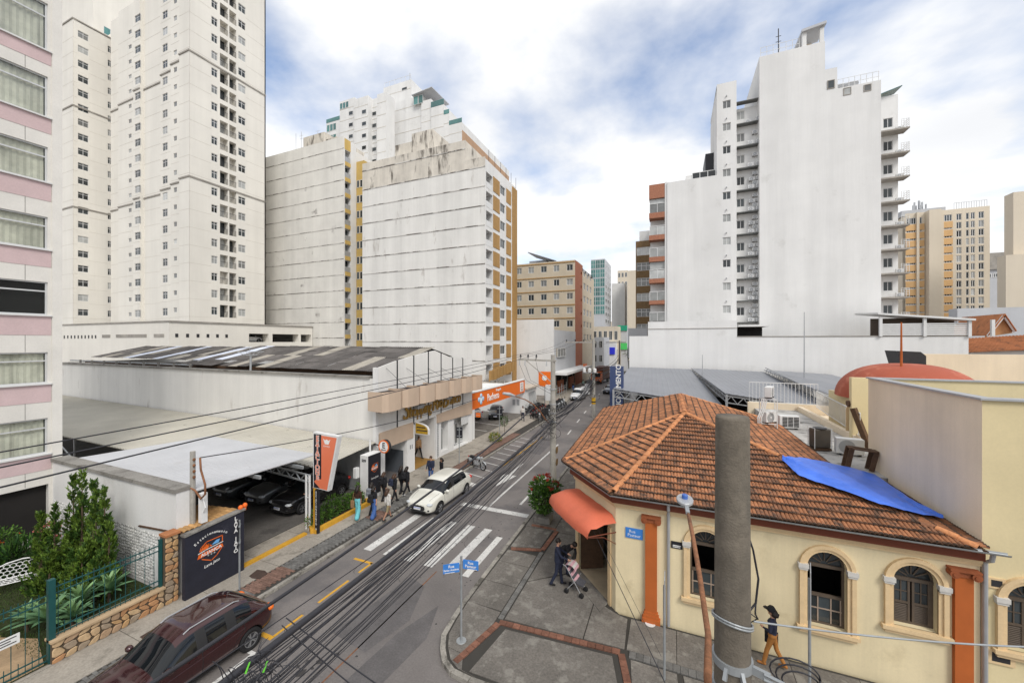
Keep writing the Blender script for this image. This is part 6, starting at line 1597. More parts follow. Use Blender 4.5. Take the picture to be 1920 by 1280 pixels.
# lean-to roofs on top of the wall
LR = thing('roof_shelter', 'white louvred rooftop shelter at the right end of the white wall', 'shelter', (xw[3] - 4, 50.5, z3))
s0 = fww.a_of(1650)
for k in range(6): MB().box(s0, xw[3], 49.9, 49.96, z3 + .12 + k * .2, z3 + .12 + k * .2 + .16).build('louvre', m_white_metal, LR)
MB().slab([(s0 - .3, 49.6, z3 + 2.2), (xw[3] + .3, 49.6, z3 + 1.45), (xw[3] + .3, 55, z3 + 1.6), (s0 - .3, 55, z3 + 2.5)], (0, 0, .18)).build('roof', m_white_metal, LR)
for x in (s0, s0 + 3.3, s0 + 8, xw[3]): MB().bar((x, 49.88, z3), (x, 49.88, z3 + 2.0 - (x - s0) * .06), .22).build('post', m_white_metal, LR)
MB().box(s0, xw[3], 52, 52.1, z3, z3 + 1.9).build('dark_back', m_bframe, LR)
tag(MB().box(xw[2] + .2, fww.a_of(1446), 50.6, 56.9, z3 + 1.2, z3 + 1.4).build('porch_slab', m_white), 'thin white slab roof between the wall and the tower recess', 'roof')
tag(MB().box(xw[2] + .2, fww.a_of(1440), 53, 53.2, z3 - 1, z3 + 1.2).build('porch_opening', m_dark_in), 'dark porch opening below the tower recess', 'opening')
for x, y0, y1, m_, lb in ((1508, 690, 585, m_steel, 'tall thin grey mast in front of the white wall'), (1317, 690, 665, m_steel, 'short thin mast on the first grey metal roof')):
    p0, p1 = PY(x, y0 + 20, 44), PY(x, y1, 44); tag(MB().tube([p0, p1], [.06, .03], 6).build('mast', m_), lb, 'mast')
# ================================================================== orange banded tower, far right
OT = thing('orange_banded_tower', 'apartment tower with orange bands and rows of windows at far right', 'building', (60, 110, 0))
fo = FR('Y', 108, -1)
O = lambda x: fo.a_of(x)
zo_t = fo.pz(1760, 395)
MB().box(O(1697), O(1856), 109, 125, 0, zo_t - .5).build('core', m_cream2, OT)
segs = [(1697, 1734, m_cream2, [(1699.5, 1717.5, 4), (1721, 1729, 2)]), (1734, 1757, m_cream2, []), (1757, 1787, m_cream2, [(1759, 1763, 1), (1766.5, 1785, 4)]), (1787, 1856, m_cream2, [(1793, 1803, 2), (1811, 1817, 1), (1820, 1828, 2), (1834.5, 1845, 2)])]
rowo = [fo.pz(1740, 418 + 15.35 * i) for i in range(13)]
for x0, x1, m_, cs in segs:
    if not cs: MB().box(O(x0) + .05, O(x1), 106.6, 109, 0, zo_t).build('stair_shaft', m_cream2, OT); continue
    hs = [(O(a), O(b), z, z + 1.35) for z in rowo for a, b, n_ in cs]
    wall(OT, fo, O(x0), O(x1), 0, zo_t, hs, m_, .12, 'front_wall')
    for z in rowo:
        for a, b, n_ in cs: window(OT, fo, O(a), O(b), z, z + 1.35, .1, n_, 1, m_wframe, random.choice((m_glass, m_glass, m_glass_c)), .09)
        if x0 in (1697, 1757):
            MB().box(O(x0 + 1), O(x1 - 1), 107.9, 108, z - 1.35, z - .06).build('orange_band', m_peach, OT)
for x in (1719.5, 1765): MB().box(O(x) - .2, O(x) + .2, 107.6, 108, 0, zo_t).build('fin', m_cream2, OT)
rl = MB()
for k in range(14): x = O(1790) + (O(1852) - O(1790)) * k / 13; rl.bar((x, 108.2, zo_t), (x, 108.2, zo_t + 1.3), .05)
rl.bar((O(1790), 108.2, zo_t + 1.3), (O(1852), 108.2, zo_t + 1.3), .06).build('roof_railing', m_steel, OT)
MB().box(O(1700), O(1785), 110, 118, zo_t, zo_t + 1.2).build('roof_plant', m_grey_wall2, OT)
am_ = MB().cyl((O(1744), 112, zo_t), (O(1744), 112, zo_t + 3.6), .15, n=6)
for k in range(7): am_.box(O(1744) - 1.2 + k * .35, O(1744) - 1.0 + k * .35, 111.5 + (k % 3) * .3, 111.8 + (k % 3) * .3, zo_t + 1.0 + (k % 2) * .7, zo_t + 2.6 + (k % 2) * .7)
am_.build('antenna_cluster', m_steel, OT)
# neighbours at the right edge
f2 = FR('Y', 95, -1)
tag(MB().box(f2.a_of(1900), f2.a_of(2050), 95, 97, 0, f2.pz(1905, 360)).build('cream_block', m_cream2), 'cream tower cut off by the right edge of the picture', 'building')
f3 = FR('Y', 93, -1)
tag(MB().box(f3.a_of(1886), f3.a_of(2050), 93, 94.9, 0, f3.pz(1890, 478)).build('cream_annex', m_cream2), 'lower cream block at the right edge in front of the cream tower', 'building')
f4 = FR('Y', 150, -1); FB = thing('distant_white_block', 'small distant white block with grey glazed top between the orange tower and the cream block', 'building', (110, 150, 0))
MB().box(f4.a_of(1845), f4.a_of(1900), 150, 165, 0, f4.pz(1870, 505)).build('body', m_grey_wall2, FB); MB().box(f4.a_of(1848), f4.a_of(1896), 149.5, 165, f4.pz(1870, 505), f4.pz(1870, 474)).build('glazed_top', m_ledge, FB)
for i in range(4): window(FB, f4, f4.a_of(1850 + i * 12), f4.a_of(1859 + i * 12), f4.pz(1870, 520), f4.pz(1870, 512), -.05, 2, 1, m_wframe, m_glass, .15)
f5 = FR('Y', 80, -1)
tag(MB().box(f5.a_of(1795), f5.a_of(2100), 80, 82, 0, f5.pz(1850, 577)).build('grey_wall_block', m_grey_wall2), 'long pale grey wall below the orange tower at right', 'wall')
# red roofed houses at right
RH = thing('gabled_house', 'white house with orange tile roof and small timber gable at right edge', 'house', (36, 56, 0))
f6 = FR('Y', 52, -1); g0 = f6.a_of(1818)
MB().box(g0, g0 + 26, 52, 64, 0, f6.pz(1830, 657)).build('walls', m_white, RH)
zr = f6.pz(1830, 657)
m_farroof = mat('far_clay_roof', (0.44, 0.17, 0.07), 0.9, 0.25, 1.5, fine=0.25, dirt=(0.08, 0.05, 0.035), dirt_amt=0.6, dirt_scale=1.2, dirt_pos=0.55)
corrugated([(g0 - .6, 51.4, zr - .15), (g0 + 26, 51.4, zr + 1.6), (g0 + 26, 56.5, zr + 3.0), (g0 - .6, 56.5, zr + 1.0)], m_farroof, RH, 'tiled_slope', .25, .05)
fg = FR('Y', 57, -1); Q = lambda x, y, Y=57: Vector((fg.a_of(x), Y, fg.pz(x, y)))
gl_, gr_, gp_ = Q(1848, 632), Q(1899, 624), Q(1878, 594)
MB().slab([gl_, gr_, gp_], (0, .2, 0)).build('gable', mat('tan_gable', (0.50, 0.26, 0.12), 0.9, 0.2, 2), RH)
for p_, q_ in ((gl_, gp_), (gp_, gr_)): MB().bar(p_ + Vector((0, -.3, .1)), q_ + Vector((0, -.3, .1)), .1, .22).build('bargeboard', m_wframe, RH)
for p_ in (gl_, gr_): MB().slab([p_ + Vector((0, -.5, .15)), gp_ + Vector((0, -.5, .2)), gp_ + Vector((0, 6, .2)), p_ + Vector((0, 6, .15))], (0, 0, .12)).build('gable_roof', m_farroof, RH)
window(RH, f6, g0 + 1.2, g0 + 2.2, zr - 4.2, zr - 2.0, -.03, 2, 1, m_steel, m_glass, .1)
MB().tube([(g0 + .9, 51.8, zr - .4), (g0 + .9, 51.8, zr - 4.5)], .07, 6).build('downpipe', m_wood, RH)
# ================================================================== far end of the street
BM = thing('brown_mosaic_building', 'narrow brown mosaic apartment block left of the white tower', 'building', (-5, 75, 0))
f7 = FR('Y', 74, -1); m0, m1 = f7.a_of(1192), f7.a_of(1222)
ztm = f7.pz(1200, 452)
rm_ = [f7.pz(1200, 479 + 28.7 * i) for i in range(6)]
hs = [(m0 + .15, m1 - .1, z, z + 1.5) for z in rm_]
wall(BM, f7, m0, m1, 0, ztm, hs, m_brown_mosaic, .15)
for z in rm_: window(BM, f7, m0 + .15, m1 - .1, z, z + 1.5, .1, 3, 1, m_wframe, m_glass_c, .08, transom=.6)
MB().box(m0 + .02, m1, 74.4, 90, 0, ztm - .1).build('core', m_dark_in, BM); MB().quad((m0, 74, 0), (m0 - 1, 92, 0), (m0 - 1, 92, ztm), (m0, 74, ztm)).build('street_side', m_brown_mosaic, BM)
MB().box(m0 + .6, m1, 74.5, 85, ztm, ztm + 1.9).build('roof_room', m_white, BM)
MB().box(f7.a_of(1181), f7.a_of(1216), 71, 71.2, 6.5, f7.pz(1195, 614) - .2).build('porch_room', m_grey_wall2, BM)
CR = thing('cream_banded_building', 'six storey cream building with brown bands and a terracotta corner strip', 'building', (-28, 85, 0))
f8 = FR('Y', 80, -1); f8x = FR('X', -19.1, 1)
ztc = f8.pz(1078, 487)
rc = [f8.pz(1030, y) for y in (510, 536.5, 562.5, 588.5, 613)]
cx8 = [(969, 978), (990.5, 1001), (1014, 1025), (1038, 1048.5), (1062.5, 1074)]
hs = [(f8.a_of(a), f8.a_of(b), z, z + 1.35) for z in rc for a, b in cx8]
m_cr8 = mat('cream_banded_render', (0.60, 0.52, 0.40), 0.85, 0.08, 0.3, streak=0.06)
wall(CR, f8, f8.a_of(955), -19.1, 0, ztc, hs, m_cr8, .15)
for z in rc:
    for a, b in cx8: window(CR, f8, f8.a_of(a), f8.a_of(b), z, z + 1.35, .12, 2, 1, m_wframe, random.choice((m_glass, m_glass_c)), .08)
    MB().box(f8.a_of(955), -19.1, 79.9, 80, z + 1.75, z + 1.95).build('band', m_ochre, CR)
y0c, y1c, y2c = 80, f8x.a_of(1092), f8x.a_of(1111)
wall(CR, f8x, y0c, y1c, 0, ztc, [(y0c + 5.5, y0c + 6.6, z, z + .6) for z in rc], m_facade_br, .2, 'corner_strip')
rcx = [z + .1 for z in rc] + [rc[-1] - 2.9]
hs = []
for z in rcx:
    for k in range(3): hs.append((y1c + 1.2 + k * 3.6, y1c + 3.4 + k * 3.6, z, z + 1.5))
wall(CR, f8x, y1c, y2c + 2, 0, ztc - 1.2, hs, m_cr8, .2, 'street_wall')
for z in rcx:
    for k in range(3): window(CR, f8x, y1c + 1.2 + k * 3.6, y1c + 3.4 + k * 3.6, z, z + 1.5, .12, 2, 1, m_wframe, m_glass, .1)
MB().box(f8.a_of(955), -19.3, 80.3, 100, 0, ztc - .4).build('core', m_dark_in, CR)
MB().slab([(f8.a_of(978), 84, ztc + 3.4), (f8.a_of(1032), 84, ztc + .9), (f8.a_of(1032), 90, ztc + .9), (f8.a_of(978), 90, ztc + 3.4)], (0, 0, .2)).build('penthouse_roof', m_roof_g, CR)
MB().box(f8.a_of(978), f8.a_of(1012), 85, 90, ztc - .4, ztc + 1.6).build('penthouse', m_grey_wall2, CR); MB().box(f8.a_of(1012), f8.a_of(1070), 86, 92, ztc - .4, ztc + 1.0).build('roof_parapet', m_cr8, CR)
WA = thing('white_shop_annex', 'plain white two storey shop building with a flat canopy over the pavement', 'building', (-23, 70, 0))
f9 = FR('Y', 63.8, -1); f9x = FR('X', -19.0, 1)
zt9 = f9.pz(1000, 599)
MB().box(-34, -19.0, 63.8, 64.2, 0, zt9).build('front_wall', m_white, WA)
zt9b = f9x.pz(1060, 620)
wall(WA, f9x, 64.2, 80, 3.9, zt9b, [(65.5, 71, 6.6, 8.2)], m_grey_wall2, .2, 'street_wall')
window(WA, f9x, 65.5, 71, 6.6, 8.2, -.25, 3, 1, m_wframe, m_glass_c, .1)
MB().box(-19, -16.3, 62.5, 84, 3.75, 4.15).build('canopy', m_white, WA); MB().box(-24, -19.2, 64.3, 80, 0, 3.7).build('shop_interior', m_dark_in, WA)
for k in range(4): MB().box(-19.1, -18.9, 65 + k * 4, 65.3 + k * 4, 0, 3.75).build('shop_pillar', m_conc, WA)
for _y in (66, 74): MB().box(-19.0, -18.7, _y, _y + 3.5, .3, 2.4).build('shop_display', m_facade_br, WA)
MB().box(-17.6, -17.3, 81, 83.5, 3.0, 4.6).build('orange_shop_sign', m_orange_s, WA)
# scaffold-like railings before the annex, small orange sign
ps_ = PX(1021, 711, -17.0)
OS = thing('orange_bank_sign', 'small square orange sign with a white emblem on a post', 'sign', ps_)
MB().box(ps_.x - .9, ps_.x + .9, ps_.y, ps_.y + .3, ps_.z - 1.0, ps_.z + 1.1).build('box', m_orange_s, OS); MB().lathe([(.001, -.03), (.38, -.03), (.38, .0)], (ps_.x, ps_.y, ps_.z + .2), 14, axis='y').build('emblem', m_letter, OS); MB().cyl((ps_.x, ps_.y + .15, .1), (ps_.x, ps_.y + .15, ps_.z - 1), .07).build('post', m_steel, OS)
FRL = thing('guard_railing', 'grey tubular guard railings in front of the shop annex', 'railing', (-17.5, 62, 0))
for k in range(7): MB().cyl((-17.6 + .0, 58 + k * 1.5, .13), (-17.6, 58 + k * 1.5, 2.2 - (k % 2) * .5), .05, n=6).build('post', m_steel, FRL)
for z in (.7, 1.3, 1.7): MB().bar((-17.6, 58, z), (-17.6, 67, z), .05).build('rail', m_steel, FRL)
wb = PX(1042, 732, -15.6)
tag(MB().box(-16.2, -15.2, 50.5, 51.3, 1.3, 3.4).cyl((-15.7, 50.9, .13), (-15.7, 50.9, 1.3), .08).build('white_cabinet', m_white_metal), 'white cabinet on a post behind the concrete pole', 'cabinet')
# distant blocks
def simple_block(name, label, Y, x0, x1, yt, dep, m, z0=0, cat='building', rows=0, cols=0, gm=m_glass, side=None, yb=None, fm=m_wframe):
    t = thing(name, label, cat, (0, Y, 0)); f = FR('Y', Y, -1); a0, a1 = f.a_of(x0), f.a_of(x1); zt_ = f.pz((x0 + x1) / 2, yt)
    zlo = z0 if yb is None else f.pz((x0 + x1) / 2, yb)
    MB().box(a0, a1, Y, Y + dep, zlo, zt_).build('body', m, t)
    if rows:
        h = (zt_ - max(zlo, 3)) / rows; w = (a1 - a0) / cols
        for r in range(rows):
            for c in range(cols): window(t, f, a0 + w * (c + .2), a0 + w * (c + .8), zt_ - h * (r + .75), zt_ - h * (r + .25), -.03, 2, 1, fm, gm, w * .05)
    return t, f, a0, a1, zt_
t, f, a0, a1, zt_ = simple_block('teal_glass_tower', 'slim distant tower with teal glass front and white ribbed side', 190, 1108, 1134, 486, 20, m_grey_wall2)
for r in range(6):
    for c in range(3): window(t, f, a0 + (a1 - a0) * c / 3, a0 + (a1 - a0) * (c + 1) / 3, zt_ - 4.5 * (r + 1), zt_ - 4.5 * r - .4, -.1, 2, 2, m_alu, m_glass_t, .12)
fx_ = FR('X', a1, 1)
for r in range(14):
    for c in range(3): window(t, fx_, 191.5 + c * 6.5, 196 + c * 6.5, zt_ - 4 - 3.4 * r, zt_ - 2 - 3.4 * r, -.05, 1, 1, m_wframe, m_glass, .2)
simple_block('distant_white_slab', 'distant blank white slab beyond the teal tower', 210, 1147, 1172, 531, 25, m_white)
simple_block('distant_cream_block', 'distant cream tower behind the white slab', 260, 1158, 1177, 507, 20, m_cream2, rows=9, cols=3)
simple_block('distant_cream_block', 'distant plain cream tower touching the brown building', 200, 1176, 1196, 507, 20, m_cream2)
simple_block('cream_shop_block', 'low cream shop block at the end of the street', 120, 1111, 1160, 612, 10, m_cream2, rows=2, cols=5)
simple_block('grey_shop_block', 'low grey shop with dark awnings left of the far street', 104, 1100, 1132, 632, 10, m_grey_wall2, rows=2, cols=3)
t, f, a0, a1, zt_ = simple_block('blue_shop', 'far shop front with bright blue sign', 118, 1134, 1155, 640, 3, m_white)
MB().box(a0 + .3, a1 - .3, 117.7, 118, f.pz(1145, 664), f.pz(1145, 651)).build('blue_sign', mat('vivid_blue_sign', (0.03, 0.04, 0.62), 0.5, 0.05), t)
t, f, a0, a1, zt_ = simple_block('green_shop', 'far shop front with green sign beside the white wall', 125, 1158, 1176, 610, 3, m_grey_wall2)
MB().box(a0, a1, 124.7, 125, f.pz(1165, 620), f.pz(1165, 610)).build('green_sign', mat('green_sign', (0.02, 0.30, 0.18), 0.5, 0.05), t); MB().box(a0 + 1, a1, 124.6, 124.9, f.pz(1165, 655), f.pz(1165, 643)).build('lime_sign', mat('lime_sign', (0.08, 0.55, 0.14), 0.5, 0.05), t)
tag(MB().box(-80, 40, 330, 340, 0, 26).build('street_end_block', m_cream2), 'pale block closing the far end of the street', 'building')

# ================================================================== vehicles
m_carglass = mat('car_glass', (0.008, 0.010, 0.012), 0.03, 0.1, 1, spec=0.55)
m_rim = mat('alloy_rim', (0.45, 0.46, 0.47), 0.3, 0.1, 5, metal=0.8)
m_lamp = mat('headlamp_lens', (0.55, 0.58, 0.60), 0.08, 0.1, 5, spec=0.8)
m_tail = mat('tail_lamp_lens', (0.50, 0.02, 0.012), 0.12, 0.1, 5, spec=0.7)
m_amber = mat('amber_lamp_lens', (0.80, 0.16, 0.01), 0.12, 0.1, 5, spec=0.7)
m_trimb = mat('black_plastic_trim', (0.02, 0.02, 0.021), 0.6, 0.1, 4)
m_plate = mat('number_plate', (0.70, 0.71, 0.72), 0.5, 0.1, 20)
m_plateb = mat('number_plate_band', (0.03, 0.09, 0.45), 0.5, 0.05)
def paint(name, col, rough=0.28, metal=0.25): return mat(name, col, rough, 0.0, 2, metal=metal, coat=1.0, spec=0.5)
def wheel(parent, x, y, r, w, sgn, spokes=5):
    ty = MB().lathe([(r * .62, -w / 2), (r * .95, -w / 2), (r, -w * .35), (r, w * .35), (r * .95, w / 2), (r * .62, w / 2), (r * .62, -w / 2)], (0, 0, 0), 24, axis='y').mesh('wheel', m_black, True)
    o = bpy.data.objects.new('wheel', ty); COL.objects.link(o); o.parent = parent; o.location = (x, y, r)
    rb = MB().lathe([(r * .63, w * .42 * sgn), (r * .58, w * .44 * sgn), (r * .56, w * .25 * sgn), (.001, w * .22 * sgn)], (0, 0, 0), 24, axis='y', mi=1)
    rb.lathe([(r * .14, w * .30 * sgn), (r * .13, w * .46 * sgn), (.001, w * .47 * sgn)], (0, 0, 0), 12, axis='y')
    rb.lathe([(r * .64, w * .40 * sgn), (r * .635, w * .47 * sgn), (r * .57, w * .46 * sgn), (r * .56, w * .38 * sgn)], (0, 0, 0), 24, axis='y')
    for k in range(spokes):
        a = 2 * math.pi * k / spokes
        for da in (-.16, .16): rb.bar((r * .1 * math.cos(a), w * .42 * sgn, r * .1 * math.sin(a)), (r * .6 * math.cos(a + da), w * .40 * sgn, r * .6 * math.sin(a + da)), r * .10, w * .12)
    ri = rb.build('rim', [m_rim, m_dark], o)
    return o
def make_car(name, label, pm, L=4.3, W=1.78, H=1.5, kind='hatch', loc=(0, 0, 0), rz=0.0, cat='car', group=None, rails=False, clad=False, lights=True, r=.33, rear_amber=False, detail=False, seg=2):
    t = thing(name, label, cat, loc, group, rz, local=True)
    h = W / 2; f = L / 2
    gb = .22 if not clad else .26
    if kind == 'hatch':
        S_ = [(f, .58, .36, .60, None), (f - .10, .84, gb, .74, None), (f - .45, .95, gb - .03, .86, None), (f - .95, .985, gb - .03, .945, None), (f - 1.12, .99, gb - .03, .965, (.80, .985)),
              (f - 1.75, 1.0, gb - .03, .985, (.70, H - .075)), (f - 2.2, 1.0, gb - .03, 1.0, (.715, H - .01)), (f - 2.28, 1.0, gb - .03, 1.0, (.715, H - .005)), (-f + 1.35, 1.0, gb - .03, 1.02, (.705, H - .01)), (-f + 1.27, 1.0, gb - .03, 1.02, (.705, H - .012)), (-f + .72, .99, gb, 1.05, (.66, H - .07)), (-f + .26, .96, gb + .02, 1.03, (.66, 1.10)), (-f + .07, .90, gb + .05, .92, None), (-f, .74, gb + .12, .72, None)]
        wsc, wsr, rr, rg_ = 4, 5, 10, 11
    elif kind == 'van':
        S_ = [(f, .62, .36, .62, None), (f - .10, .86, gb, .80, None), (f - .5, .96, gb, .95, None), (f - .85, .985, gb, 1.02, None), (f - 1.0, .99, gb, 1.04, (.82, 1.06)),
              (f - 1.6, 1.0, gb, 1.06, (.74, H - .12)), (f - 2.0, 1.0, gb, 1.06, (.76, H - .02)), (f - 2.08, 1.0, gb, 1.06, (.76, H)), (-f + 1.6, 1.0, gb, 1.06, (.82, H)), (-f + 1.5, 1.0, gb, 1.06, (.82, H)), (-f + .3, .99, gb, 1.06, (.82, H - .02)), (-f + .08, .98, gb, 1.06, (.80, 1.2)), (-f + .03, .95, gb + .05, .95, None), (-f, .85, gb + .1, .75, None)]
        wsc, wsr, rr, rg_ = 4, 5, 10, 11
    nst = len(S_); bm_v = []; rings = []
    for (x, wf, zb, zt_, cab) in S_:
        w = h * wf
        pts = [(0, zb), (w * .80, zb), (w * .965, zb + .10), (w, zb + (zt_ - zb) * .55), (w * .97, zt_ - .015)]
        if cab is None: pts += [(w * .87, zt_ + .03), (w * .5, zt_ + .055), (0, zt_ + .065)]
        else: pts += [(h * cab[0], cab[1] - .035), (h * cab[0] * .62, cab[1] + .005), (0, cab[1] + .02)]
        ring = [(x, y, z) for y, z in pts] + [(x, -y, z) for y, z in pts[-2:0:-1]]
        rings.append(ring)
    nr = len(rings[0]); mb = MB()
    for rg in rings: mb.v += rg
    half = 7
    for j in range(nst - 1):
        for i in range(nr):
            i2 = (i + 1) % nr
            mb.f.append([j * nr + i, j * nr + i2, (j + 1) * nr + i2, (j + 1) * nr + i])
            k = i if i < half else nr - 1 - i           # mirrored row index
            tagm = 0
            if k in (0,): tagm = 1
            if k == 1 and clad: tagm = 1
            if k == 4 and wsr <= j < rr and (j + 1) != 99:
                tagm = 2 if (kind == 'hatch' or j < 7) else 0
                if j in (6, 8): tagm = 1 if kind == 'hatch' else (1 if j == 6 else 0)
            if k == 4 and j == wsc: tagm = 2
            if k == 4 and j == rr: tagm = 0
            if k in (5, 6) and j == wsc: tagm = 3
            if k in (5, 6) and j == rr: tagm = 3 if kind == 'hatch' else 0
            mb.m.append(tagm)
    mb.f.append(list(range(nr))[::-1]); mb.m.append(1); o_ = (nst - 1) * nr; mb.f.append([o_ + i for i in range(nr)]); mb.m.append(0)
    me = mb.mesh('car_tmp', [pm, m_trimb, m_carglass, m_carglass], True)
    ob = bpy.data.objects.new('car_tmp', me); COL.objects.link(ob)
    bmx = bmesh.new(); bmx.from_mesh(me); bmesh.ops.recalc_face_normals(bmx, faces=bmx.faces); bmx.to_mesh(me); bmx.free()
    sb = ob.modifiers.new('s', 'SUBSURF'); sb.levels = seg; sb.render_levels = seg
    xf, xr = f - .86, -f + .80
    cut = MB()
    for x in (xf, xr):
        for sy in (-1, 1): cut.lathe([(r + .055, sy * (h - .30)), (r + .055, sy * (h + .2))], (x, 0, r), 24, axis='y')
    cme = cut.mesh('cut_tmp', m_trimb); bmx = bmesh.new(); bmx.from_mesh(cme); bmesh.ops.recalc_face_normals(bmx, faces=bmx.faces); bmx.to_mesh(cme); bmx.free()
    co = bpy.data.objects.new('cut_tmp', cme); COL.objects.link(co)
    bo = ob.modifiers.new('b', 'BOOLEAN'); bo.operation = 'DIFFERENCE'; bo.object = co; bo.solver = 'EXACT'
    dg = bpy.context.evaluated_depsgraph_get(); full = bpy.data.meshes.new_from_object(ob.evaluated_get(dg))
    bpy.data.objects.remove(ob); bpy.data.objects.remove(co)
    groups = {0: 'body', 1: 'underbody_trim', 2: 'side_window', 3: 'windscreen'}
    verts = [v.co.copy() for v in full.vertices]
    nm = len(full.materials)
    def emit(nm_, polys, m):
        mp_ = {}; vs = []; fs = []
        for p in polys:
            ff = []
            for vi in p.vertices:
                if vi not in mp_: mp_[vi] = len(vs); vs.append(verts[vi])
                ff.append(mp_[vi])
            fs.append(ff)
        if fs:
            b_ = MB(); b_.v = [tuple(v) for v in vs]; b_.f = fs; b_.m = [0] * len(fs); return b_.build(nm_, m, t, smooth=True)
    P = list(full.polygons); mi = lambda p: min(p.material_index, 3)
    emit('body', [p for p in P if mi(p) == 0], pm); emit('lower_trim', [p for p in P if mi(p) == 1], m_trimb)
    xm = f - 2.24
    for sy in (-1, 1):
        for lo, hi in ((xm, 9), (-f + 1.31, xm), (-9, -f + 1.31)):
            emit('side_window', [p for p in P if mi(p) == 2 and p.center.y * sy > 0 and lo <= p.center.x < hi], m_carglass)
    emit('windscreen', [p for p in P if mi(p) == 3 and p.center.x > 0], m_carglass); emit('rear_window', [p for p in P if mi(p) == 3 and p.center.x <= 0], m_carglass)
    if detail:
        from mathutils.bvhtree import BVHTree
        bv = BVHTree.FromPolygons([tuple(v) for v in verts], [list(p.vertices) for p in P])
        for sy in (-1, 1):
            def surf(x, z):
                hit = bv.ray_cast(Vector((x, sy * 3, z)), Vector((0, -sy, 0)))[0]
                return hit if hit is not None else Vector((x, sy * h * .9, z))
            for pts in ([(f - 1.28, .32), (f - 1.30, .6), (f - 1.26, .95)], [(xm, .32), (xm, .6), (xm, .97)], [(-f + 1.32, .36), (-f + 1.22, .62), (-f + .98, .80), (-f + 1.0, 1.0)], [(f - 1.28, .32), (0.2, .31), (-f + 1.32, .36)]):
                full_ = []
                for (x0, z0), (x1, z1) in zip(pts[:-1], pts[1:]): full_ += [surf(x0 + (x1 - x0) * k / 5, z0 + (z1 - z0) * k / 5) for k in range(6)]
                MB().tube(full_, .007, 5).build('door_seam', m_black, t)
            MB().tube([surf(f - 1.35 + (-L + 2.35) * k / 16, .985) + Vector((0, sy * .004, 0)) for k in range(17)], .009, 5).build('window_trim', m_rim, t)
            MB().tube([surf(f - .95 + (-L + 1.95) * k / 16, .72 + .10 * k / 16) for k in range(17)], .006, 5).build('side_crease', pm, t)
        for sy in (-1, 1): MB().tube([Vector((f - .28 - .82 * k / 8, sy * h * (.62 + .12 * k / 8), (bv.ray_cast(Vector((f - .28 - .82 * k / 8, sy * h * (.62 + .12 * k / 8), 3)), Vector((0, 0, -1)))[0] or Vector((0, 0, .9))).z)) for k in range(9)], .006, 5).build('bonnet_seam', m_black, t)
    for x in (xf, xr):
        for sy in (-1, 1): wheel(t, x, sy * (h - .125), r, .21, sy)
    # lamps, grille, plates, mirrors, handles
    for sy in (-1, 1):
        MB().ball((f - .20, sy * h * .70, .70 if kind == 'hatch' else .78), 1, 12, 0, (.17, .19, .075)).build('headlight', m_lamp, t, smooth=True)
        MB().ball((-f + .13, sy * h * .80, .88), 1, 12, 0, (.12, .16, .11)).build('tail_light', m_amber if rear_amber else m_tail, t, smooth=True)
        mr = MB().ball((f - 1.45, sy * (h + .05), 1.04), 1, 10, 0, (.09, .12, .085)).bar((f - 1.40, sy * h * .85, .98), (f - 1.45, sy * (h + .02), 1.01), .07).build('mirror', pm, t, smooth=True)
        for hx in (xm + .22, -f + 1.55): MB().box(hx - .10, hx + .10, sy * h * .985 - .012, sy * h * .985 + .018, .86, .89).build('door_handle', pm, t)
        if rails: MB().tube([(f - 1.95, sy * h * .60, H - .09), (f - 2.1, sy * h * .60, H - .03), (-f + 1.1, sy * h * .58, H - .03), (-f + .95, sy * h * .57, H - .09)], .018, 6).build('roof_rail', m_steel, t)
        MB().ball((f - .10, sy * h * .68, .42), 1, 8, 0, (.06, .09, .05)).build('fog_light', m_trimb, t, smooth=True)
    MB().ball((f - .085, 0, .60), 1, 12, 0, (.09, h * .52, .075)).build('grille', m_trimb, t, smooth=True); MB().ball((f - .06, 0, .36), 1, 12, 0, (.08, h * .62, .07)).build('lower_intake', m_trimb, t, smooth=True)
    MB().box(f - .02, f + .035, -.2, .2, .44, .56).build('number_plate', m_plate, t); MB().box(f + .030, f + .038, -.2, .2, .53, .558).build('plate_band', m_plateb, t)
    MB().box(-f - .02, -f + .03, -.2, .2, .62, .74).build('number_plate', m_plate, t)
    for k, sx in enumerate((-.28, .22)): MB().bar((f - 1.14, sx, 1.005), (f - 1.33, sx + .45, 1.10), .022, .02).build('wiper', m_trimb, t)
    bpy.data.meshes.remove(full)
    return t
RZ = R(-90)
make_car('parked_suv', 'dark maroon crossover parked at the kerb beside the stone wall', paint('maroon_paint', (0.045, 0.009, 0.010), 0.12, 0.45), 4.35, 1.80, 1.60, loc=(-12.72, 6.34, 0), rz=RZ, rails=True, clad=True, rear_amber=True, detail=True)
make_car('white_crossover', 'white crossover driving over the zebra crossing', paint('pearl_white_paint', (0.66, 0.65, 0.58), 0.3, 0.0), 4.55, 1.84, 1.58, loc=(-12.62, 19.25, 0), rz=RZ, detail=True)
make_car('parked_car', 'grey hatchback parked in the pharmacy yard', paint('graphite_paint', (0.07, 0.078, 0.09), 0.3, 0.4), 4.0, 1.70, 1.50, loc=(-20.0, 42.6, .12), rz=R(-68))
make_car('parked_car', 'white car mostly hidden behind the orange pharmacy sign', paint('plain_white_paint', (0.66, 0.66, 0.66), 0.3, 0.0), 4.1, 1.72, 1.50, loc=(-23.0, 41.2, .12), rz=R(150))
make_car('parked_car', 'leftmost dark grey car under the white car park roof', paint('dark_grey_paint', (0.05, 0.055, 0.06), 0.3, 0.4), 4.2, 1.75, 1.52, loc=(-24.2, 16.0, .09), rz=RZ)
make_car('parked_car', 'middle silver grey sedan under the white car park roof', paint('silver_grey_paint', (0.14, 0.145, 0.15), 0.3, 0.5), 4.3, 1.76, 1.48, loc=(-21.7, 16.25, .09), rz=RZ)
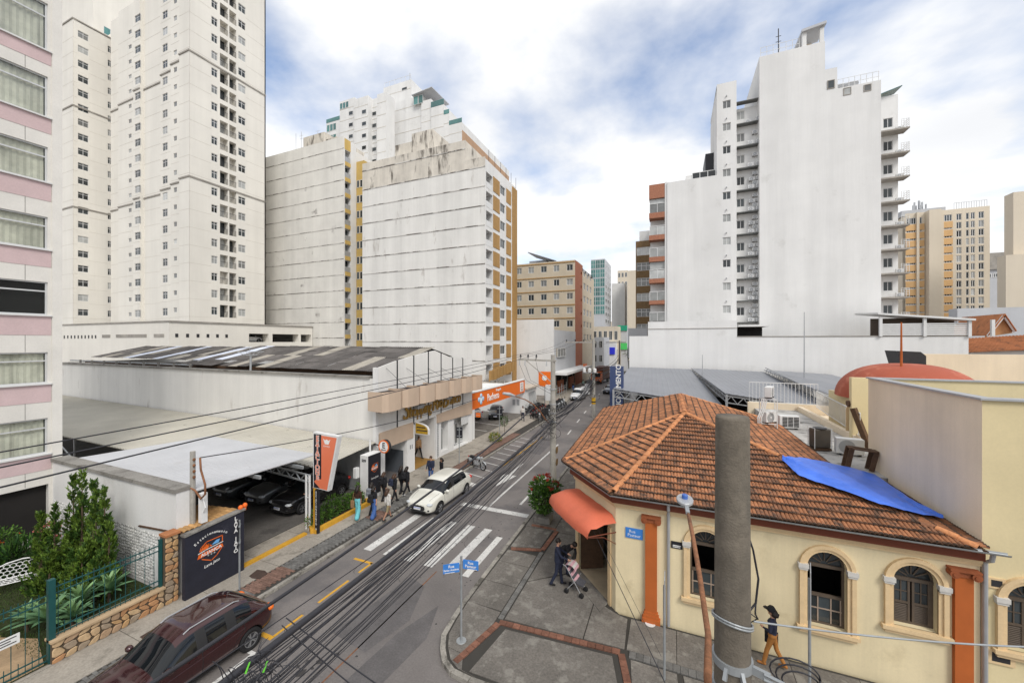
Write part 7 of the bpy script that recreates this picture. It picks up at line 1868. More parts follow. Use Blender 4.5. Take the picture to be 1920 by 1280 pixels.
make_car('parked_car', 'black car at the car park entrance beside the column', paint('black_paint', (0.012, 0.012, 0.014), 0.22, 0.2), 4.3, 1.78, 1.56, loc=(-19.3, 16.05, .09), rz=RZ)
make_car('parked_car', 'dark car parked deep in the car park behind the planter hedge', paint('black_paint', (0.012, 0.012, 0.014)), 4.2, 1.76, 1.5, loc=(-30.5, 14.6, .09), rz=R(0))
make_car('white_van', 'small white delivery van parked at the left kerb down the street', paint('plain_white_paint', (0.66, 0.66, 0.66)), 4.1, 1.70, 1.85, 'van', loc=(-14.2, 61.6, 0), rz=R(-94), cat='van')
make_car('parked_car', 'white hatchback parked behind the small white van', paint('plain_white_paint', (0.66, 0.66, 0.66)), 4.0, 1.70, 1.5, loc=(-14.45, 67.0, 0), rz=R(-94))
make_car('dark_car', 'dark car coming down the street by the blue sign', paint('navy_paint', (0.015, 0.02, 0.035)), 4.2, 1.75, 1.5, loc=(-10.7, 71.5, 0), rz=R(-94))
make_car('parked_car', 'pale car on the open deck of the podium', paint('plain_white_paint', (0.66, 0.66, 0.66)), 4.2, 1.75, 1.5, loc=(-66.8, 43.0, 9.2), rz=R(90))
make_car('parked_car', 'dark car far down the street behind the truck', paint('navy_paint', (0.015, 0.02, 0.035)), 4.2, 1.75, 1.5, loc=(-15.3, 100, 0), rz=R(-95))
# lorry
TRK = thing('box_truck', 'brown box truck with orange cab in the far street', 'truck', (-15.4, 89, 0), rz=R(-95), local=True)
MB().box(-4.2, 2.0, -1.15, 1.15, .9, 3.6).build('cargo_box', mat('brown_box', (0.13, 0.055, 0.035), 0.7, 0.15, 2), TRK)
MB().add([(2.1, y, z) for y in (-1.1, 1.1) for z in (.5, 2.6)] + [(3.6, y, z) for y in (-1.1, 1.1) for z in (.5, 1.5)] + [(3.3, y, 2.6) for y in (-1.1, 1.1)], [(0, 4, 5, 8, 1), (2, 3, 9, 7, 6), (4, 6, 7, 5), (5, 7, 9, 8), (8, 9, 3, 1), (0, 1, 3, 2), (0, 2, 6, 4)]).build('cab', m_orange_s, TRK)
MB().add([(3.61, -1.0, 1.55), (3.61, 1.0, 1.55), (3.35, 1.0, 2.45), (3.35, -1.0, 2.45)], [(0, 1, 2, 3)]).build('windscreen', m_carglass, TRK)
MB().box(-4.0, 3.0, -.5, .5, .5, .9).build('chassis', m_dark, TRK)
MB().box(3.58, 3.66, -1.0, 1.0, .45, .75).build('bumper', m_trimb, TRK)
for sy in (-1, 1): MB().box(3.6, 3.64, sy * .75 - .15, sy * .75 + .15, .95, 1.15).build('headlight', m_lamp, TRK)
for x in (2.7, -2.6, -3.5):
    for sy in (-1, 1): wheel(TRK, x, sy * 1.0, .45, .28, sy)
# motorcycles
def make_moto(label, loc, rz, tank=m_trimb, group=None, chrome=False):
    t = thing('motorcycle', label, 'motorcycle', loc, group, rz, local=True)
    for x in (-.68, .72):
        ty = MB(); rr = .31
        ty.lathe([(rr * .78, -.05), (rr * .95, -.05), (rr, 0), (rr * .95, .05), (rr * .78, .05), (rr * .78, -.05)], (0, 0, 0), 20, axis='y')
        o = bpy.data.objects.new('wheel', ty.mesh('wheel', m_black, True)); COL.objects.link(o); o.parent = t; o.location = (x, 0, rr)
        rb = MB().lathe([(rr * .8, -.03), (rr * .8, .03), (rr * .74, .03), (rr * .74, -.03), (rr * .8, -.03)], (0, 0, 0), 20, axis='y').lathe([(.05, -.05), (.05, .05)], (0, 0, 0), 10, axis='y')
        for k in range(8): a = math.pi * k / 4; rb.bar((.04 * math.cos(a), 0, .04 * math.sin(a)), (rr * .76 * math.cos(a), 0, rr * .76 * math.sin(a)), .012)
        rb.build('rim', m_rim, o)
        MB().add([(x + (rr + .03) * math.cos(a), y, rr + (rr + .03) * math.sin(a)) for a in [R(30 + 15 * k + (20 if x < 0 else 0)) for k in range(8)] for y in (-.07, .07)], [(2 * k, 2 * k + 1, 2 * k + 3, 2 * k + 2) for k in range(7)]).build('mudguard', m_steel if chrome else m_trimb, t)
    MB().tube([(.72, .08, .31), (.48, .08, .95)], .025, 8).tube([(.72, -.08, .31), (.48, -.08, .95)], .025, 8).build('fork', m_steel, t)
    MB().tube([(.46, -.36, 1.05), (.42, -.2, 1.02), (.5, 0, .98), (.42, .2, 1.02), (.46, .36, 1.05)], .016, 6).build('handlebar', m_dark, t)
    for sy in (-1, 1): MB().tube([(.42, sy * .22, 1.02), (.40, sy * .28, 1.2)], .008, 5).ball((.40, sy * .29, 1.23), 1, 8, 0, (.02, .07, .045)).build('mirror', m_dark, t)
    MB().ball((.57, 0, .88), .095, 10).build('headlight', m_lamp if not chrome else m_steel, t, smooth=True)
    MB().ball((.18, 0, .82), 1, 12, 0, (.27, .15, .14)).build('fuel_tank', tank, t, smooth=True)
    MB().ball((-.28, 0, .80), 1, 12, 0, (.36, .14, .075)).ball((-.5, 0, .84), 1, 10, 0, (.18, .12, .06)).build('seat', m_trimb, t, smooth=True)
    MB().box(-.18, .25, -.13, .13, .30, .62).lathe([(.13, -.16), (.13, .16)], (.0, 0, .42), 12, axis='y').build('engine', m_steel if chrome else m_dark, t, bevel=.01)
    MB().tube([(.22, .12, .5), (.26, .14, .3), (-.1, .15, .24), (-.72, .17, .36)], [.02, .022, .03, .045], 8).build('exhaust', m_steel, t)
    MB().bar((-.1, .07, .66), (-.68, .09, .34), .05).bar((-.1, -.07, .66), (-.68, -.09, .34), .05).bar((.42, 0, .8), (.1, 0, .35), .06).bar((-.3, 0, .72), (-.8, 0, .74), .08).build('frame', m_dark, t)
    MB().ball((-.86, 0, .74), 1, 8, 0, (.05, .08, .05)).build('tail_light', m_tail, t, smooth=True)
    for sx in ((-.55, .13), (-.55, -.13)): MB().box(sx[0] - .15, sx[0] + .13, sx[1] - .05, sx[1] + .05, .5, .7).build('side_case', tank, t, bevel=.02)
    MB().bar((-.05, .1, .3), (-.15, .28, .02), .025).build('kickstand', m_dark, t)
    return t
MC = make_moto('cream and chrome motorcycle parked alone by the kerb', (-13.45, 25.25, 0), R(-20), mat('pale_blue_grey_paint', (0.42, 0.46, 0.48), 0.3, 0.05, coat=.5), None, True)
MC2 = make_moto('dark motorcycle nearest the camera in the packed kerb row', (-15.0, 43.2, .0), R(-25), m_trimb, 'motorcycles packed along the kerb')
MC3 = None
tanks = [m_trimb, mat('red_tank', (0.35, 0.02, 0.015), 0.3, 0.05, coat=.5), mat('blue_tank', (0.02, 0.05, 0.2), 0.3, 0.05, coat=.5), m_trimb]
k = 0
for i in range(13):
    y = 43.2 + (i + 1) * .95
    c = copy_tree(MC2); c.location = (-14.6 - .09 * i * .5 + random.uniform(-.2, .2), y, 0); c.rotation_euler[2] = R(-25 + random.uniform(-14, 14)); c['label'] = 'dark motorcycle, %s behind the nearest in the kerb row' % ORD[i]
for i in range(6):
    c = copy_tree(MC2); c.location = (-16.9 + random.uniform(-.2, .2), 45.0 + i * 1.0, .13); c.rotation_euler[2] = R(160 + random.uniform(-12, 12)); c['label'] = 'dark motorcycle on the pavement side, %s from the pharmacy wall' % ORD[i]

# ================================================================== people
SKIN = [mat('skin_%d' % i, c, 0.6, 0.05, 5) for i, c in enumerate(((0.50, 0.28, 0.19), (0.36, 0.19, 0.12), (0.20, 0.10, 0.065)))]
HAIR = mat('dark_hair', (0.018, 0.012, 0.009), 0.5, 0.3, 20); HAIRB = mat('brown_hair', (0.06, 0.03, 0.016), 0.5, 0.3, 20)
def cloth(n, c): return mat('cloth_' + n, c, 0.85, 0.18, 6, fine=0.08)
C_BLACK = cloth('black', (0.014, 0.014, 0.017)); C_NAVY = cloth('navy', (0.02, 0.025, 0.05)); C_JEAN = cloth('jeans', (0.06, 0.13, 0.35)); C_TURQ = cloth('turquoise', (0.16, 0.53, 0.58))
C_BROWN = cloth('brown', (0.05, 0.02, 0.012)); C_WHITE = cloth('white', (0.60, 0.58, 0.54)); C_KHAKI = cloth('khaki', (0.27, 0.22, 0.12)); C_TAN = cloth('tan', (0.33, 0.19, 0.09)); C_DENIM = cloth('denim_jacket', (0.22, 0.27, 0.34)); C_ORNG = cloth('rust_trousers', (0.36, 0.15, 0.035)); C_GREY = cloth('grey', (0.20, 0.21, 0.23)); C_SHOE = cloth('shoe_black', (0.015, 0.014, 0.014)); C_SHOEW = cloth('shoe_white', (0.55, 0.55, 0.54)); C_LB = cloth('pale_blue_shirt', (0.50, 0.58, 0.66)); C_RUSTSH = cloth('rust_shoes', (0.38, 0.15, 0.04))
def person(label, loc, rz, h=1.68, top=C_BLACK, bottom=C_BLACK, shoes=C_SHOE, skin=0, hair=HAIR, hairlen=.25, stride=.0, bend=0.0, arms=((.05, 0.0), (-.05, 0.0)), sleeve=True, wide=False, shorts=False, skirt=False, jacket=False, vox=.016, headturn=0.0, arm_pose=None, hips_back=0.0, group=None, cap=None):
    """arms: per side (swing forward, bend of the elbow)"""
    s = h / 1.70; caps = []                       # (a, b, r0, r1, tag)
    V = lambda x, y, z: Vector((x, y, z))
    hipz = .93
    pel = V(0, 0, hipz)
    def up(x, y, z):                              # torso point, bent forward about the hips
        d = V(x, y, z) - V(0, 0, hipz); c, sn = math.cos(bend), math.sin(bend)
        return V(d.x * c + d.z * sn - hips_back * 0, d.y, -d.x * sn + d.z * c) + V(0, 0, hipz)
    def cap_(a, b, r0, r1, tg): caps.append((a, b, r0, r1, tg))
    cap_(V(0, -.075, .95), V(0, .075, .95), .115, .115, 'b'); cap_(V(0, -.05, 1.02), V(0, .05, 1.02), .11, .11, 't' if not wide else 'b')
    cap_(up(0, -.04, 1.06), up(0, -.06, 1.26), .105, .115, 't'); cap_(up(0, .04, 1.06), up(0, .06, 1.26), .105, .115, 't')
    cap_(up(0, -.13, 1.37), up(0, .13, 1.37), .078, .078, 't'); cap_(up(0.01, -.06, 1.2), up(.02, .06, 1.33), .11, .11, 't')
    if jacket: cap_(up(0, -.08, .93), up(0, -.09, 1.2), .125, .12, 't'); cap_(up(0, .08, .93), up(0, .09, 1.2), .125, .12, 't')
    cap_(up(0, 0, 1.40), up(.015, 0, 1.52), .052, .048, 's')
    hc = up(.03, 0, 1.61)
    ct, st_ = math.cos(headturn), math.sin(headturn)
    fw = Vector((math.cos(bend * .9) * ct, st_, -math.sin(bend * .9) * ct)); upv = Vector((math.sin(bend * .9) * ct, 0, math.cos(bend * .9)))
    sd_ = upv.cross(fw)
    cap_(hc - upv * .02 - fw * .012, hc + upv * .035, .082, .085, 's'); cap_(hc + fw * .03 - upv * .05, hc + fw * .045 - upv * .07, .052, .042, 's')
    cap_(hc + fw * .085 + upv * .0, hc + fw * .102 - upv * .02, .012, .016, 's')
    for e in (-1, 1): cap_(hc + sd_ * .078 * e + upv * .01, hc + sd_ * .082 * e - upv * .02, .018, .014, 's')
    for i, sy in enumerate((1, -1)):
        sh = up(0, sy * .185, 1.385)
        if arm_pose and arm_pose[i]: el, wr = [up(*p) for p in arm_pose[i]]
        else:
            sw, eb = arms[i]
            el = sh + Vector((math.sin(sw) * .28, sy * .05, -math.cos(sw) * .28)); wr = el + Vector((math.sin(sw + eb) * .25, sy * .0, -math.cos(sw + eb) * .25))
        cap_(sh, el, .058, .044, 't' if sleeve or True else 's'); cap_(el, wr, .042, .030, 't' if sleeve else 's')
        d = (wr - el).normalized(); pal = wr + d * .055
        cap_(wr, pal, .030, .034, 's')
        lat = d.cross(Vector((0, sy, 0.2))).normalized()
        for k in range(4): q_ = pal + d * .02 + lat * (.027 - .018 * k); cap_(q_, q_ + d * (.055 + (.012 if k in (1, 2) else 0)) + Vector((0, -sy * .015, 0)), .0105, .009, 's')
        q_ = wr + d * .025 + lat * .03; cap_(q_, q_ + d * .045 + lat * .028, .012, .010, 's')
        # legs
        ph = stride * (1 if sy > 0 else -1)
        hp = V(0, sy * .088, .92); kn = hp + Vector((math.sin(ph) * .43 + (.03 if ph > 0 else .015), sy * .005, -math.cos(ph) * .43)); lower = ph - (.30 if ph < 0 else .02) * (abs(stride) > .01)
        an = kn + Vector((math.sin(lower) * .42, 0, -math.cos(lower) * .42))
        lift = max(0.0, 0.075 - an.z)
        tg2 = 's' if shorts else 'b'
        if wide: cap_(hp, kn, .095, .10, 'b'); cap_(kn, an - Vector((0, 0, .02)), .10, .125, 'b')
        else: cap_(hp, kn + (hp - kn) * .0, .088, .062, 'b'); cap_(kn, an, .058 if shorts else .066, .040 if shorts else .052, tg2)
        pitch = -.35 if ph < -.1 else 0
        cap_(an - Vector((.03, 0, .025)), an + Vector((.14, sy * .015, -.045 + pitch * -.0)), .043, .036, 'f')
    if skirt: cap_(V(0, 0, .9), V(0, 0, .62), .16, .2, 'b')
    mb = MB()
    for a, b, r0, r1, tg in caps:
        d = (b - a); n = 8
        mb.tube([a, b], [r0, r1], n); mb.ball(a, r0, n); mb.ball(b, r1, n)
    zmin = min(min(a.z - r0, b.z - r1) for a, b, r0, r1, tg in caps)
    me = mb.mesh('person_tmp', SKIN[skin]); ob = bpy.data.objects.new('person_tmp', me); COL.objects.link(ob)
    rm = ob.modifiers.new('r', 'REMESH'); rm.mode = 'VOXEL'; rm.voxel_size = vox; rm.use_smooth_shade = True
    sm = ob.modifiers.new('s', 'SMOOTH'); sm.factor = .5; sm.iterations = 3
    dg = bpy.context.evaluated_depsgraph_get(); res = bpy.data.meshes.new_from_object(ob.evaluated_get(dg)); bpy.data.objects.remove(ob)
    n = len(res.polygons); ctr = np.empty(n * 3); res.polygons.foreach_get('center', ctr); ctr = ctr.reshape(-1, 3)
    best = np.full(n, 1e9); idx = np.zeros(n, int); tg_i = {'s': 0, 't': 1, 'b': 2, 'f': 3}
    for a, b, r0, r1, tg in caps:
        a_, b_ = np.array(a), np.array(b); ab = b_ - a_; L2 = max(1e-9, ab @ ab); tt = np.clip((ctr - a_) @ ab / L2, 0, 1)
        dd = np.linalg.norm(ctr - (a_ + tt[:, None] * ab), axis=1) - (r0 + (r1 - r0) * tt)
        msk = dd < best; best[msk] = dd[msk]; idx[msk] = tg_i[tg]
    res.materials.clear()
    for m_ in (SKIN[skin], top, bottom, shoes): res.materials.append(m_)
    res.polygons.foreach_set('material_index', idx.tolist()); res.polygons.foreach_set('use_smooth', [True] * n)
    res.transform(Matrix.Diagonal((s, s, s, 1)) @ Matrix.Translation((0, 0, -zmin)))
    t = thing('person', label, 'person', loc, group, rz, local=True)
    link('body', res, t)
    off = Vector((0, 0, -zmin)); hcw = hc + off
    hb = MB(); hb.ball(hcw + upv * .03 - fw * .018, 1, 12, 0, (.105, .098, .10))
    if hairlen > .1:
        base = hcw - fw * .05; dn = Vector((-.3 * math.cos(bend), 0, -1)).normalized() if bend < .3 else Vector((.2, 0, -1)).normalized()
        hb.tube([base + upv * .04, base - fw * .03 - upv * .06, base - fw * .05 + dn * (hairlen * .7), base - fw * .045 + dn * hairlen], [.085, .105, .10, .05], 10)
    hb.v = [tuple(Vector(v) * s) for v in hb.v]
    hb.build('hair', hair, t, smooth=True)
    eb_ = MB()
    for e in (-1, 1): eb_.ball((hcw + fw * .082 + sd_ * .03 * e + upv * .012), .009, 6)
    eb_.v = [tuple(Vector(v) * s) for v in eb_.v]; eb_.build('eyes', HAIR, t)
    t['_hip'] = 0
    if cap is not None:
        cb = MB().lathe([(.112, 0), (.108, .06), (.07, .115), (.001, .125)], tuple(hcw + upv * .03), 14); cb.v = [tuple(Vector(v) * s) for v in cb.v]
        br = MB().slab([tuple((hcw + upv * .05 + fw * x_ + sd_ * y_) * s) for x_, y_ in ((.08, -.09), (.17, -.07), (.21, 0), (.17, .07), (.08, .09))], (0, 0, .012))
        cb.add(br.v, br.f); cb.build('cap', cap, t, smooth=False)
    return t
def backpack(label, loc, rz, m, z=1.02, lean=0.0, s=1.0):
    """worn on a back; loc and rz are the wearer's"""
    t = thing('backpack', label, 'backpack', loc, None, rz, local=True)
    MB().box(-.30 * s, -.125 * s, -.15 * s, .15 * s, z * s, (z + .42) * s).build('main_bag', m, t, bevel=.05 * s)
    MB().box(-.36 * s, -.28 * s, -.11 * s, .11 * s, (z + .04) * s, (z + .24) * s).build('front_pocket', m, t, bevel=.025 * s)
    for sy in (-.11, .11): MB().tube([(-.16 * s, sy * s, (z + .38) * s), (-.02 * s, sy * s, (z + .44) * s), (.12 * s, sy * s, (z + .3) * s), (.10 * s, sy * s, (z + .1) * s), (-.12 * s, sy * s, (z + .02) * s)], .014 * s, 6).build('strap', m_trimb, t)
PV = .132
N = R(90)
def at(x, y): return (x, y, PV)
person('woman in brown top and wide turquoise trousers seen from behind', at(-15.17, 15.37), R(95), 1.66, C_BROWN, C_TURQ, C_SHOE, 1, HAIR, .24, .10, wide=True, arms=((.1, .1), (-.15, .1)), sleeve=False)
tag(MB().box(-15.5, -15.32, 15.2, 15.28, .75, 1.12).tube([(-15.4, 15.24, 1.1), (-15.36, 15.26, 1.5), (-15.25, 15.3, 1.52)], .012, 5).build('shoulder_bag', C_TAN, bevel=.0), 'tan shoulder bag on the arm of the woman in turquoise trousers', 'bag')
person('person in denim jacket and black leggings behind the turquoise trousers', at(-14.98, 16.15), R(95), 1.66, C_DENIM, C_BLACK, C_SHOE, 1, HAIR, .2, .22, jacket=True)
backpack('pale grey backpack worn over a denim jacket', at(-14.98, 16.15), R(95), C_GREY)
person('person in black top and wide blue jeans seen from behind', at(-14.42, 15.72), R(80), 1.62, C_BLACK, C_JEAN, C_SHOE, 0, HAIR, .16, .08, wide=True, sleeve=False)
backpack('large black backpack above wide blue jeans', at(-14.42, 15.72), R(80), C_BLACK, .92, s=1.0)
person('person in white jacket and khaki shorts walking up the pavement', at(-13.72, 15.95), R(80), 1.62, C_WHITE, C_KHAKI, C_SHOE, 1, HAIRB, .28, .32, shorts=True, jacket=True, arms=((.5, .6), (-.2, .3)))
person('person in black hoodie with orange collar near the emblem pillar', at(-15.55, 17.75), R(85), 1.64, C_BLACK, C_BLACK, C_SHOE, 0, HAIRB, .2, .15, jacket=True)
backpack('black and white backpack below an orange collar', at(-15.55, 17.75), R(85), C_BLACK)
person('person in black with jacket tied at waist mid-stride on the pavement', at(-14.78, 17.75), R(70), 1.66, C_BLACK, C_BLACK, C_SHOE, 0, HAIRB, .28, .25)
backpack('dark blue backpack on the striding person', at(-14.78, 17.75), R(70), C_NAVY)
person('person with long dark hair walking ahead of the group', at(-15.3, 19.0), R(85), 1.66, C_BLACK, C_BLACK, C_SHOE, 1, HAIR, .32, .15)
person('tall person in black with white trainers and curly dark hair', at(-14.85, 18.95), R(75), 1.72, C_BLACK, C_BLACK, C_SHOEW, 2, HAIR, .22, .30, jacket=True)
backpack('black backpack of the person in white trainers', at(-14.85, 18.95), R(75), C_BLACK)
person('bearded man in dark blue jacket on the far side of the white crossover', at(-14.6, 21.1), R(-70), 1.76, C_NAVY, C_JEAN, C_SHOE, 0, HAIRB, .05, .05, jacket=True, arms=((.5, .7), (.3, .5)))
person('companion in black half hidden behind the white crossover', at(-14.05, 21.5), R(-120), 1.60, C_BLACK, C_BLACK, C_SHOE, 1, HAIR, .2, 0)
person('man in tan coat walking out of the shopping entrance', (-18.6, 25.2, .17), R(-15), 1.74, C_TAN, C_BLACK, C_SHOE, 1, HAIRB, .05, .35, jacket=True)
person('man in white shirt and dark trousers on the pharmacy pavement', at(-16.2, 41.9), R(-60), 1.72, C_WHITE, C_NAVY, C_SHOE, 1, HAIRB, .05, .25, vox=.02)
person('man in black standing behind the pushchair by the corner door', at(-4.05, 14.15), R(15), 1.76, C_NAVY, C_NAVY, C_SHOE, 0, HAIR, .04, .16, jacket=True, arm_pose=(((.14, .24, 1.17), (.36, .20, 1.08)), ((.14, -.24, 1.17), (.36, -.20, 1.08))))
person('man in black bending over the pushchair', at(-3.98, 14.85), R(-30), 1.78, C_BLACK, C_NAVY, C_SHOE, 0, HAIR, .04, .05, bend=.85, jacket=True, arm_pose=(((.26, .22, 1.22), (.42, .16, 1.12)), ((.26, -.22, 1.22), (.42, -.16, 1.12))))
W0 = at(2.62, 12.98)
person('woman in dark cap and rust trousers walking beside the yellow wall', W0, R(160), 1.66, C_NAVY, C_ORNG, C_RUSTSH, 0, HAIR, .12, .22, wide=False, cap=C_BLACK, arm_pose=(((.02, .25, 1.15), (.2, .12, 1.12)), ((.04, -.24, 1.16), (.10, -.26, .93))))
hb_ = thing('shopping_bag', 'black shopping bag with gold emblem held by the woman in rust trousers', 'bag', (2.52, 13.20, .55), rz=R(160), local=True)
MB().box(-.16, .16, -.05, .05, 0, .36).build('bag', C_BLACK, hb_); MB().lathe([(.06, -.055), (.05, -.056), (.05, -.052)], (0, 0, .17), 14, axis='y').build('emblem', mat('gold_print', (0.5, 0.35, 0.1), 0.5, 0), hb_)
MB().tube([(-.08, 0, .36), (-.05, 0, .46), (.05, 0, .46), (.08, 0, .36)], .008, 5).build('handle', C_BLACK, hb_)
hb_.location = (2.64, 13.24, .62)
person('man in dark shorts beside the black car in the car park', (-17.55, 14.75, .1), R(-120), 1.72, C_BLACK, C_BLACK, C_SHOE, 1, HAIR, .04, .1, shorts=True, sleeve=False, arms=((.9, 1.2), (.2, .4)))
person('distant pedestrian in dark clothes by the shop annex', (-17.2, 70.5, .13), R(-90), 1.72, C_BLACK, C_JEAN, C_SHOE, 1, HAIR, .05, .2, vox=.03)
person('distant pedestrian in pale green by the orange shop sign', (-16.4, 75.5, .13), R(90), 1.70, cloth('pale_green', (0.25, 0.35, 0.30)), C_GREY, C_SHOE, 1, HAIR, .05, .2, vox=.03)
# pushchair
PC = thing('pushchair', 'pink and grey folding pushchair by the corner door', 'pushchair', (-3.32, 14.02, PV), rz=R(-8), local=True)
for sy in (-.22, .22):
    MB().tube([(-.42, sy, 1.02), (-.30, sy, .98), (.28, sy, .12)], .012, 6).build('frame_tube', m_steel, PC)
    MB().tube([(-.28, sy, .12), (.12, sy, .62)], .012, 6).build('frame_tube', m_steel, PC)
    for x in (-.28, .30):
        o = MB().lathe([(.05, -.035), (.085, -.035), (.09, 0), (.085, .035), (.05, .035)], (x, sy, .09), 14, axis='y').lathe([(.04, -.02), (.04, .02)], (x, sy, .09), 8, axis='y').build('wheel', m_black, PC, smooth=True)
MB().tube([(-.42, -.22, 1.02), (-.44, 0, 1.03), (-.42, .22, 1.02)], .016, 6).build('handle', m_black, PC)
cm_pink = cloth('pink_stripe', (0.62, 0.36, 0.40)); cm_gr = cloth('grey_stripe', (0.08, 0.08, 0.09))
for k in range(6):
    t0, t1 = k / 6, (k + 1) / 6; a, b = Vector((-.28, 0, .88)), Vector((.1, 0, .42)); p0, p1 = a.lerp(b, t0), a.lerp(b, t1)
    MB().slab([(p0.x, -.19, p0.z), (p0.x, .19, p0.z), (p1.x, .19, p1.z), (p1.x, -.19, p1.z)], (.04, 0, .03)).build('seat_panel', cm_pink if k % 2 == 0 else cm_gr, PC)
MB().slab([(.1, -.19, .42), (.1, .19, .42), (.34, .19, .38), (.34, -.19, .38)], (0, 0, .04)).build('seat', cm_gr, PC)
hd = MB()
for k in range(7):
    a = R(20 + 22 * k); 
    for y in (-.2, .2): hd.v.append((-.18 + .25 * math.cos(a), y, .80 + .25 * math.sin(a)))
for k in range(6): hd.f.append([2 * k, 2 * k + 1, 2 * k + 3, 2 * k + 2]); hd.m.append(k % 2)
hd.build('hood', [cm_pink, C_WHITE], PC)

# ================================================================== poles
def conc_pole(name, label, x, y, z1, r0=.19, r1=.12, m=m_conc_far):
    t = thing(name, label, 'utility pole', (x, y, 0))
    MB().tube([(x, y, 0), (x, y, z1 * .5), (x, y, z1)], [r0, (r0 + r1) / 2, r1], 16).build('shaft', m, t, smooth=False)
    return t
NEAR = Vector((0.44, 3.54, 0)); ztn = CAM_H - .60
NP_ = thing('utility_pole', 'thick mossy concrete pole in the right foreground', 'utility pole', NEAR)
MB().tube([(NEAR.x, NEAR.y, z) for z in (0, 3, 6, ztn - .02, ztn)], [.168, .152, .135, .122, .116], 28).build('shaft', m_conc_pole, NP_, smooth=True)
for z in (6.85, 6.62):
    MB().lathe([(.140, z - .03), (.146, z - .03), (.146, z + .03), (.140, z + .03)], (NEAR.x, NEAR.y, 0), 28).build('steel_band', m_galv, NP_)
    MB().bar((NEAR.x + .13, NEAR.y - .06, z), (NEAR.x + .24, NEAR.y - .1, z), .03, .06).tube([(NEAR.x + .2, NEAR.y - .1, z + .02), (NEAR.x + .32, NEAR.y - .13, z + .01), (NEAR.x + .34, NEAR.y - .14, z - .02), (NEAR.x + .2, NEAR.y - .1, z - .02)], .012, 6).build('clevis', m_galv, NP_)
    for a in (-2.0, -1.2): c_, s_ = math.cos(a), math.sin(a); MB().bar((NEAR.x + .13 * c_, NEAR.y + .13 * s_, z - .05), (NEAR.x + .165 * c_, NEAR.y + .165 * s_, z - .03), .025, .09).build('band_bolt', m_galv, NP_)
for k in range(2): MB().tube([(NEAR.x + .143 * math.cos(a), NEAR.y + .143 * math.sin(a), 7.17 - k * .02 + .05 * math.cos(a + 2)) for a in [2 * math.pi * i / 24 for i in range(25)]], .008, 6).build('wire_wrap', m_galv, NP_)
# rusty lamp arm reaching over the street
LA = thing('street_lamp_arm', 'rusty curved pipe carrying a grey street lamp with blue cap', 'street lamp', (NEAR.x, NEAR.y, 6))
lp = PW(1284, 940, 8.2)
MB().tube([(NEAR.x - .12, NEAR.y + .05, 6.0), (NEAR.x - .15, NEAR.y + .35, 6.35), PW(1328, 1190, 4.5), PW(1312, 1080, 5.6), PW(1300, 1010, 6.6), PW(1290, 960, 7.7)], .036, 10).build('arm', m_rust, LA, smooth=True)
MB().bar(PW(1290, 962, 7.6), PW(1286, 945, 8.1), .07).build('socket', m_galv, LA)
ld = (PW(1284, 938, 8.6) - PW(1288, 950, 8.0)); ld.z = 0.05; ld.normalize()
MB().slab([lp + Vector((math.cos(a) * .17, math.sin(a) * .30, 0)) for a in [2 * math.pi * k / 12 for k in range(12)]], (0, 0, .07)).build('lamp_head', m_steel, LA, bevel=.015)
MB().lathe([(.06, .07), (.06, .14), (.045, .16), (.001, .16)], tuple(lp), 14).build('photocell', mat('blue_cap', (0.05, 0.13, 0.42), 0.4, 0), LA)
P1 = Vector((-7.45, 24.9, 0)); z1p = 8.5
U1 = conc_pole('utility_pole', 'concrete pole with cross-arm and cable bundles beside the tiled house', P1.x, P1.y, z1p, .23, .145)
arm = MB().bar((P1.x - 2.45, P1.y - .1, 8.15), (P1.x + .25, P1.y - .1, 8.1), .10, .12).build('cross_arm', m_conc_far, U1)
INS = []
for dx in (-2.3, -1.75, -1.15):
    c = (P1.x + dx, P1.y - .1, 8.2); INS.append(Vector((c[0], c[1], c[2] + .32)))
    MB().lathe([(.02, 0), (.02, .1), (.085, .12), (.04, .17), (.075, .2), (.035, .26), (.05, .3), (.001, .33)], c, 12).build('insulator', m_dark, U1)
for dx in (-2.35, -1.95, -.4): MB().tube([(P1.x + dx, P1.y - .15, 8.1), (P1.x + dx, P1.y - .2, 7.75)], [.03, .045], 8).build('fuse_cutout', m_steel, U1)
for a, b in (((-2.3, 7.75), (-.1, 5.9)), ((-1.9, 7.75), (-.12, 6.1)), ((-1.2, 8.3), (-.1, 6.4))): MB().tube([(P1.x + a[0], P1.y - .2, a[1]), (P1.x + a[0] * .8, P1.y - .25, a[1] - 1.0), (P1.x + b[0] - .2, P1.y - .2, b[1] + .1), (P1.x + b[0], P1.y - .15, b[1])], .012, 5).build('drop_wire', m_dark, U1)
MB().bar((P1.x - .1, P1.y - .1, 6.7), (P1.x - 1.9, P1.y - .1, 8.1), .05).build('arm_brace', m_conc_far, U1)
for z in (6.2, 5.2, 4.6, 4.0): MB().lathe([(.20, z - .04), (.215, z - .04), (.215, z + .04), (.20, z + .04)], (P1.x, P1.y, 0), 16).build('steel_band', m_steel, U1)
for z in (2.1, 1.3): MB().lathe([(.001, 0), (.24, 0), (.24, .02), (.001, .02)], (P1.x + .23, P1.y + .12, z), 16, axis='x').build('sign_disc', m_brown_mosaic, U1)
tg_ = MB()                       # coiled spare cable and splice boxes
for k in range(26):
    c = Vector((P1.x + random.uniform(-.55, .25), P1.y - .3 + random.uniform(-.15, .1), 3.8 + random.uniform(-.8, 1.0))); r_ = random.uniform(.15, .42); a0_ = random.uniform(0, 6); tx = random.uniform(-.8, .8)
    tg_.tube([c + Vector((r_ * math.cos(a0_ + a), .25 * r_ * math.sin(a0_ + a) * tx, r_ * .8 * math.sin(a0_ + a))) for a in [k_ * .55 for k_ in range(9)]], .011, 4)
tag(tg_.build('cable_tangle', m_black, U1), kind='stuff')
